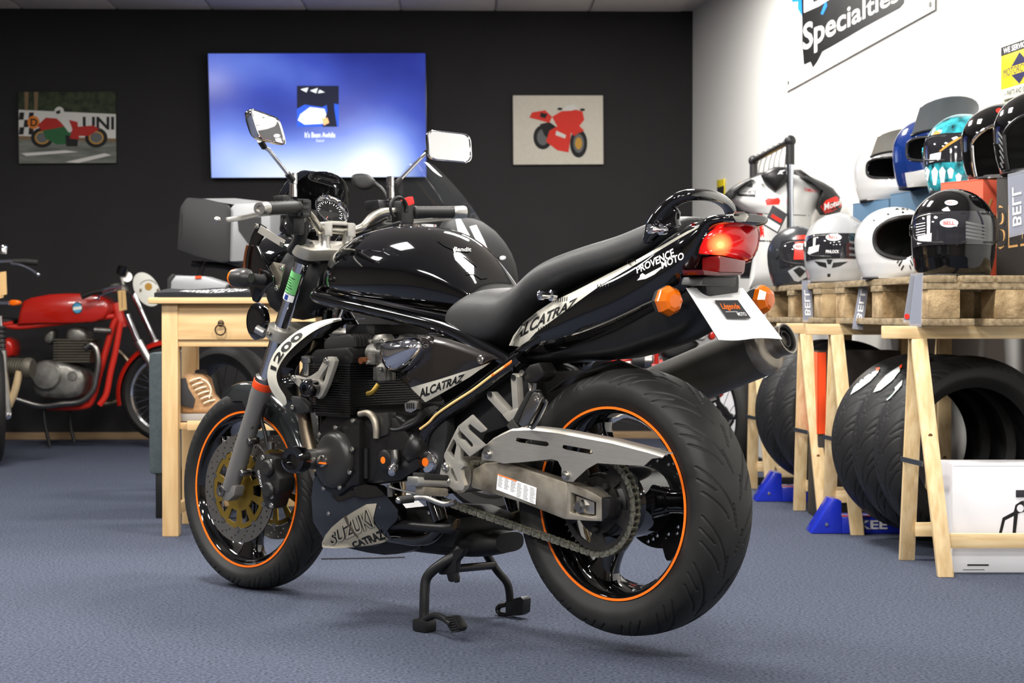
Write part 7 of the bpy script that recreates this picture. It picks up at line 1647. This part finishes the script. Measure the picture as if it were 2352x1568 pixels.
# front end
FW = vz(1185, 1097)
fwl = spoked_wheel(cafe, FW, .30, .228, .05)
inst(fwl, cafe, Matrix.Translation(V(-1.40, 0, 0)), 'rear_wheel')
rw = [o for o in cafe.children if o.name.startswith('rear_wheel')][-1]
for ch_ in list(fwl.children): inst(ch_, rw)
for dy, a, c_ in ((-.10, (880, 550), (960, 740)), (.10, (925, 410), (1078, 740))):
    A_, C_ = vz(*a, dy), vz(*c_, dy); d_ = (V(FW.x, dy, FW.z) - C_)
    fk = MB().tube([A_, C_], .019, 14, 1).build('fork_tube', 'chrome', cafe); MB().tube([C_ - (C_ - A_) * .03, V(FW.x, dy, FW.z)], [.027, .026, .022], 14, 1).build('fork_lower', 'alu', cafe)
rows = []
for k in range(20):
    a = R(60 + k * 7.0); rr = .325; c_ = V(FW.x + rr * math.cos(a), 0, FW.z + rr * math.sin(a)); rows.append([c_ + V(-math.cos(a) * dr_, y_, -math.sin(a) * dr_) for y_, dr_ in ((-.06, .03), (-.045, .006), (0, 0), (.045, .006), (.06, .03))])
MB().grid(rows).build('mudguard', 'paint_red', cafe, solid=.003, ang=60)
dc = vz(1015, 375, -.02); n_ = V(.55, -.78, .18).normalized(); u_ = n_.cross(V(0, 0, 1)).normalized(); v_ = u_.cross(n_)
dk = []
for k in range(36):
    t = 2 * PI * k / 36; x, y = 82 * math.cos(t), 128 * math.sin(t); ca, sa = math.cos(R(-30)), math.sin(R(-30)); dk.append(vz(1015 + x * ca - y * sa, 375 + x * sa + y * ca, -.02 + .0))
nd = MB().plate(dk, (0, .012, 0)).build('number_disc', 'plate_white', cafe, bevel=.003, label='white oval number disc with a faded crest')
MB().add([vz(1028 + 26 * math.cos(t), 356 + 26 * math.sin(t), -.022) for t in (2 * PI * k / 20 for k in range(20))], [tuple(range(20))]).build('crest', 'print_gold', nd)
MB().tube([vz(1028 + 60 * math.cos(t), 358 + 48 * math.sin(t), -.0225) for t in np.linspace(R(200), R(340), 12)], .0018, 6, 1).build('crest_arc', 'print_tan', nd)
for x in (965, 1085): MB().add(vl([(x, 372), (x + 16, 370), (x + 16, 392), (x, 394)], -.0225), [(0, 1, 2, 3)]).build('crest_mark', 'print_tan', nd)
MB().tube(vl([(565, 425), (640, 395), (705, 385)], -.22), .018, 12, 1).build('grip', 'rubber_side', cafe); MB().tube(vl([(705, 385), (760, 365), (850, 350)], -.15), .011, 10, 3).build('handlebar', 'chrome', cafe)
MB().tube(vl([(672, 445), (700, 415), (760, 392), (800, 380)], -.2), .006, 8, 4).build('brake_lever', 'chrome', cafe)
MB().lathe([(.03, 0), (.033, .01), (.033, .05), (.02, .055)], vz(838, 275, -.05), (.3, 0, .9), 20).build('rev_counter', 'gloss_black', cafe); MB().lathe([(.03, 0), (.03, .008), (.0005, .008)], vz(880, 290, -.03), (.2, -1, .2), 20).build('dial', 'alu', cafe)
MB().tube(vl([(838, 290), (850, 330), (860, 370)], -.04), .012, 8, 2).build('dial_bracket', 'alloy_old', cafe)
pillow(vl([(740, 350), (800, 320), (880, 330), (920, 390), (880, 420), (780, 400)]), .09, cafe, 'alloy_old', 'top_yoke')
MB().tube(vl([(845, 380), (850, 340)], -.16), .0012, 5, 1).build('tag_string', 'lace', cafe)
MB().tube(vl([(300, 1190), (310, 1300), (345, 1462)], -.10), .011, 8, 3).build('centre_stand', 'satin_black', cafe); MB().tube(vl([(480, 1190), (490, 1330), (515, 1430)], .10), .011, 8, 3).build('stand_leg', 'satin_black', cafe)
tg1 = MB().plate(vl([(815, 385), (868, 378), (878, 515), (825, 525)], -.17), (0, .003, 0)).build('price_tag', 'card_tag', None); tg1.location = cafe.location; tag(tg1, 'brown card price tag hanging from the red cafe racer', 'tag', 'brown price tags')
MB().tube(vl([(845, 392), (846, 470), (848, 500)], -.172), .0012, 5, 1).build('tag_writing', 'print_tan', tg1)
# ---- motorcycle at the left picture edge
LY = 9.42
l0 = W(-10, 1000, LY)
lb = empty('roadster', (l0.x, LY, 0), 0, 'motorcycle cut by the left picture edge with an amber indicator', 'motorcycle')
def lz(x, y, dy=0.): q = W(*zp('V', x, y), LY + dy); return V(q.x - l0.x, dy, q.z)
def ll(pts, dy=0.): return [lz(x, y, dy) for x, y in pts]
spoked_wheel(lb, V(-.02, 0, .32), .32, .24, .055, axis=(1, .35, 0))
MB().tube(ll([(-10, 560), (10, 800), (20, 930)], -.05), .019, 12, 1).build('fork_tube', 'chrome', lb)
fl_ = MB().tube(ll([(8, 800), (35, 1100), (52, 1240)], -.05), [.028, .026, .022], 14, 1).build('fork_lower', 'alu', lb); MB().lathe([(.02, -.02), (.022, .02), (.0005, .025)], lz(50, 1245, -.05), (.3, -1, 0), 14).build('axle_nut', 'chrome', lb)
b = MB()
for k in range(12): b.lathe([(.021 + .005 * (k % 2), k * .012), (.021 + .005 * ((k + 1) % 2), k * .012 + .01)], lz(8, 815, -.05), (0.02, 0, 1), 14)
b.build('fork_gaiter', 'rubber_side', lb)
MB().tube(ll([(-160, 230), (-60, 190), (40, 178), (110, 182)], -.2), .011, 10, 4).build('handlebar', 'chrome', lb); MB().tube(ll([(95, 183), (180, 183), (265, 190)], -.22), .0165, 12, 1).build('grip', 'rubber_side', lb)
MB().tube(ll([(75, 195), (140, 205), (210, 235), (262, 272)], -.26), [.006, .006, .006, .008], 8, 4).build('brake_lever', 'chrome', lb); MB().ball(lz(264, 272, -.26), .011).build('lever_ball', 'chrome', lb)
MB().lathe([(.022, 0), (.024, .035), (.018, .045), (.0005, .046)], lz(22, 130, -.2), (0, 0, 1), 16).build('brake_reservoir', 'chrome', lb)
MB().tube(ll([(-60, 468), (20, 468), (62, 468)], -.1), .012, 10, 1).build('indicator_stalk', 'chrome', lb)
pillow(ll([(65, 450), (90, 445), (140, 448), (152, 466), (142, 486), (90, 492), (66, 485)], -.1), .03, lb, 'amber', 'indicator_lens')
b = MB()
for k in range(9): b.lathe([(.052, k * .014), (.052, k * .014 + .005)], lz(30, 912, .02), (1, -.15, -.05), 20)
b.lathe([(.042, 0), (.042, .14)], lz(30, 912, .02), (1, -.15, -.05), 20); b.lathe([(.056, .12), (.058, .14), (.05, .16), (.0005, .16)], lz(30, 912, .02), (1, -.15, -.05), 20); b.build('cylinder', 'fin_dark', lb)
MB().tube(ll([(135, 940), (120, 1010), (95, 1100), (60, 1180)], -.03), .02, 12, 4).build('exhaust_pipe', 'pipe_tan', lb)
pillow(ll([(-300, 700), (-20, 620), (20, 700), (20, 1000), (-100, 1100), (-300, 1100)], .25), .12, lb, 'seat_black', 'engine_block')
pillow(ll([(-400, 520), (-60, 480), (0, 560), (-20, 640), (-380, 640)], .3), .12, lb, 'gloss_black', 'fuel_tank')
tg2 = MB().plate(ll([(2, 255), (42, 250), (48, 408), (6, 420)], -.24), (0, .003, 0)).build('price_tag', 'card_tag', None); tg2.location = lb.location; tag(tg2, 'brown card price tag hanging at the left picture edge', 'tag', 'brown price tags')
MB().plate(ll([(-8, 262), (20, 256), (24, 430), (-6, 438)], -.236), (0, .003, 0)).build('tag_back', 'card_tag', tg2)
# ---- touring motorcycle with luggage, parked behind the table
A0, A1 = V(-1.27, 7.98, 0), V(-.06, 7.02, 0)
tour = empty('touring_motorcycle', A0, 0, 'touring motorcycle with a black and silver top case and tall clear windscreen', 'motorcycle')
hd = (A1 - A0).normalized(); sdv = V(hd.y, -hd.x, 0)
def tz(px, py, Y): return W(px, py, Y) - A0
def tl2(pts, Y): return [tz(x, y, Y) for x, y in pts]
for i, p in enumerate((V(0, 0, 0), A1 - A0)): spoked_wheel(tour, p + V(0, 0, .33), .33, .25, .06, axis=tuple(sdv), name=('rear_wheel', 'front_wheel')[i], n=20, metal='satin_black')
case = MB().plate(tl2([(406, 575), (409, 520), (413, 475), (428, 453), (470, 456), (520, 468), (529, 480), (526, 602), (505, 603), (450, 590)], 7.72), (.0, .36, 0)).build('top_case', 'case_black', tour, bevel=.012, label='black and silver top case')
MB().plate(tl2([(527, 480), (540, 466), (610, 463), (622, 480), (620, 598), (526, 601)], 7.74), (0, .33, 0)).build('case_lid', 'case_silver', case, bevel=.01)
MB().plate(tl2([(455, 456), (540, 455), (600, 462), (540, 470)], 7.80), (0, .2, .0)).build('lid_plate', 'case_silver', case)
MB().plate(tl2([(411, 545), (414, 490), (419, 490), (416, 545)], 7.717), (0, .01, 0)).build('case_handle', 'decal_black', case)
MB().plate(tl2([(545, 500), (600, 498), (600, 560), (570, 560), (548, 530)], 7.738), (0, .01, 0)).build('lid_recess', 'case_black', case)
pn_ = MB().plate(tl2([(388, 705), (390, 645), (400, 632), (470, 634), (524, 652), (514, 668), (514, 705)], 7.52), (0, .2, 0)).build('pannier', 'case_silver', tour, bevel=.012, label='silver side pannier')
MB().plate(tl2([(383, 705), (384, 640), (396, 628), (402, 633), (392, 645), (390, 705)], 7.515), (0, .22, 0)).build('pannier_rim', 'case_black', pn_, bevel=.004); MB().plate(tl2([(448, 634), (462, 633), (462, 639), (448, 640)], 7.512), (0, .01, 0)).build('pannier_latch', 'orange_red', pn_)
pl_ = MB().tube([tz(440, 606, 7.85), tz(520, 612, 7.85), tz(600, 640, 7.8)], .014, 8, 3); pl_.tube([tz(470, 600, 7.85), tz(455, 650, 7.85), tz(470, 700, 7.85)], .012, 8, 3); pl_.build('luggage_rack', 'satin_black', tour)
pillow(tl2([(520, 640), (640, 600), (740, 590), (900, 560), (1010, 540), (1080, 560), (1095, 640), (1060, 760), (900, 860), (700, 860), (560, 760)], 7.6), .16, tour, 'satin_black', 'bodywork', axis=tuple(sdv))
pillow(tl2([(1035, 500), (1070, 490), (1120, 540), (1150, 600), (1158, 680), (1140, 760), (1080, 740), (1050, 620)], 7.15), .15, tour, 'matte_black', 'front_fairing', axis=tuple(sdv))
M('clear_lamp', (235, 240, 245), .1, coat=.6)
MB().plate(tl2([(1046, 503), (1058, 502), (1080, 542), (1052, 536)], 6.93), (0, .01, 0)).build('fairing_panel', 'clear_lamp', tour, bevel=.002); MB().plate(tl2([(1078, 520), (1094, 516), (1112, 552), (1132, 600), (1138, 640), (1128, 640), (1116, 600), (1098, 562)], 6.94), (0, .01, 0)).build('headlamp_glass', 'clear_lamp', tour, bevel=.002)
M('windscreen', (60, 64, 68), .03, alpha=.12, coat=1.)
Lr = [(905, 420), (918, 455), (945, 490), (985, 520), (1025, 545)]; Rr = [(990, 370), (1042, 418), (1090, 478), (1128, 545), (1150, 620)]
cols = []
for s_ in np.linspace(0, 1, 11): cols.append([tz(a[0] * (1 - s_) + b_[0] * s_, a[1] * (1 - s_) + b_[1] * s_ - 26 * math.sin(PI * s_) * (.4 + .6 * (1 - i / 4)), 7.25 - .12 * math.sin(PI * s_)) for i, (a, b_) in enumerate(zip(Lr, Rr))])
MB().grid(cols).build('windscreen', 'windscreen', tour, solid=.004, subd=1, label='tall clear windscreen')
pillow(tl2([(803, 405), (815, 398), (846, 397), (866, 415), (862, 431), (836, 440), (812, 430)], 7.3), .03, tour, 'case_black', 'mirror'); MB().tube([tz(860, 420, 7.3), tz(880, 438, 7.3), tz(892, 470, 7.3), tz(900, 540, 7.3)], .008, 8, 3).build('mirror_stalk', 'satin_black', tour)
pillow(tl2([(1146, 588), (1160, 586), (1164, 593), (1158, 599), (1146, 598)], 7.1), .02, tour, 'clear_lamp', 'indicator'); MB().tube([tz(1118, 600, 7.15), tz(1148, 593, 7.1)], .008, 8, 1).build('indicator_stalk', 'satin_black', tour)
# ---- motorcycle glimpsed between the tail and the silencer
KY = 8.45
k0 = W(1640, 1100, KY)
gb = empty('sports_motorcycle', (k0.x, KY, 0), 0, 'red and white motorcycle glimpsed between the tail and the silencer', 'motorcycle')
def kz(x, y, dy=0.): q = W(*zp('K', x, y), KY + dy); return V(q.x - k0.x, dy, q.z)
def kl(pts, dy=0.): return [kz(x, y, dy) for x, y in pts]
spoked_wheel(gb, V(0, .0, .31), .31, .235, .06, axis=(1, .55, 0), name='rear_wheel', n=16, metal='satin_black'); spoked_wheel(gb, V(-.75, 1.15, .30), .30, .23, .055, axis=(1, .62, 0), n=16, metal='satin_black')
pillow(kl([(880, 345), (960, 260), (1060, 165), (1200, 195), (1230, 260), (1190, 430), (1100, 400), (980, 370)]), .06, gb, 'hm_white', 'tail_cowl')
pillow(kl([(700, 420), (880, 350), (1000, 375), (1160, 430), (1000, 540), (760, 640), (650, 560)], .03), .06, gb, 'seat_black', 'seat')
pillow(kl([(1205, 330), (1235, 285), (1290, 300), (1300, 380), (1240, 405), (1205, 385)], .01), .03, gb, 'paint_red', 'tail_lamp')
b = MB().tube([kz(625 + 24 * math.cos(t), 470 + 190 * i / 80, .0) + V(0, .03 * math.sin(t), 0) for i, t in ((i, i * 2 * PI / 10) for i in range(81))], .006, 6, 1); b.build('shock_spring', 'paint_red', gb)
fr = MB().tube(kl([(60, 690), (220, 640), (330, 600), (440, 545), (560, 520)], .1), .014, 8, 3); fr.tube(kl([(150, 600), (180, 650), (330, 690), (560, 700), (700, 640)], .12), .014, 8, 3); fr.tube(kl([(1190, 1065), (1300, 1030), (1360, 980)], .05), .016, 8, 2); fr.build('frame', 'frame_red', gb)
MB().tube(kl([(350, 630), (560, 630)], .05), .034, 16, 1).build('air_filter', 'case_black', gb); MB().tube(kl([(490, 630), (570, 632)], .048), .036, 16, 1).build('filter_clamp', 'steel', gb)
MB().tube(kl([(20, 710), (120, 690), (330, 660)], .06), .012, 10, 3).build('exhaust_pipe', 'steel', gb)
ps_ = MB().tube(kl([(1300, 980), (1320, 1100), (1480, 1290), (1530, 1250)], -.1), .013, 8, 1); ps_.tube(kl([(1480, 1290), (1400, 1420), (1300, 1600)], -.1), .013, 8, 1); ps_.tube(kl([(1300, 1060), (1200, 1100)], -.1), .013, 8, 1); ps_.build('paddock_stand', 'satin_black', gb)

# engine, tank and fork that join the two wheels of the half hidden motorcycles
def along(p0, p1, t, z): q = V(p0) + (V(p1) - V(p0)) * t; return V(q.x, q.y, z)
def body_of(parent, p0, p1, half, outline, mat, name):
    d = (V(p1) - V(p0)); d.z = 0; n_ = V(d.y, -d.x, 0).normalized(); return pillow([along(p0, p1, t, z) for t, z in outline], half, parent, mat, name, axis=tuple(n_))
def fork_of(parent, p0, p1, top_t, top_z, axle_z, mat='satin_black'):
    d = (V(p1) - V(p0)); d.z = 0; n_ = V(d.y, -d.x, 0).normalized()
    for s_ in (1, -1): MB().tube([along(p0, p1, 1, axle_z) + n_ * .09 * s_, along(p0, p1, top_t, top_z) + n_ * .09 * s_], [.026, .026, .02], 12, 1).build('fork_leg', mat, parent)
    MB().tube([along(p0, p1, top_t - .02, top_z + .04) + n_ * x for x in (-.36, -.1, .1, .36)], .012, 10, 3).build('handlebar', mat, parent)
    for s_ in (1, -1): MB().tube([along(p0, p1, 0, axle_z) + n_ * .10 * s_, along(p0, p1, .38, axle_z + .08) + n_ * .08 * s_], .022, 10, 1).build('swing_arm', mat, parent)
g0, g1 = V(0, 0, 0), V(-.75, 1.15, 0)
body_of(gb, g0, g1, .13, ((.34, .38), (.50, .34), (.66, .38), (.70, .55), (.62, .68), (.40, .66), (.33, .52)), 'engine_black', 'engine')
body_of(gb, g0, g1, .12, ((.36, .70), (.70, .68), (.76, .76), (.68, .85), (.50, .86), (.38, .78)), 'paint_red', 'fuel_tank')
fork_of(gb, g0, g1, .80, .82, .30)
t0_, t1_ = V(0, 0, 0), A1 - A0
body_of(tour, t0_, t1_, .17, ((.34, .36), (.50, .28), (.70, .34), (.74, .56), (.64, .74), (.38, .72), (.32, .52)), 'engine_black', 'engine')
fork_of(tour, t0_, t1_, .86, .93, .33)
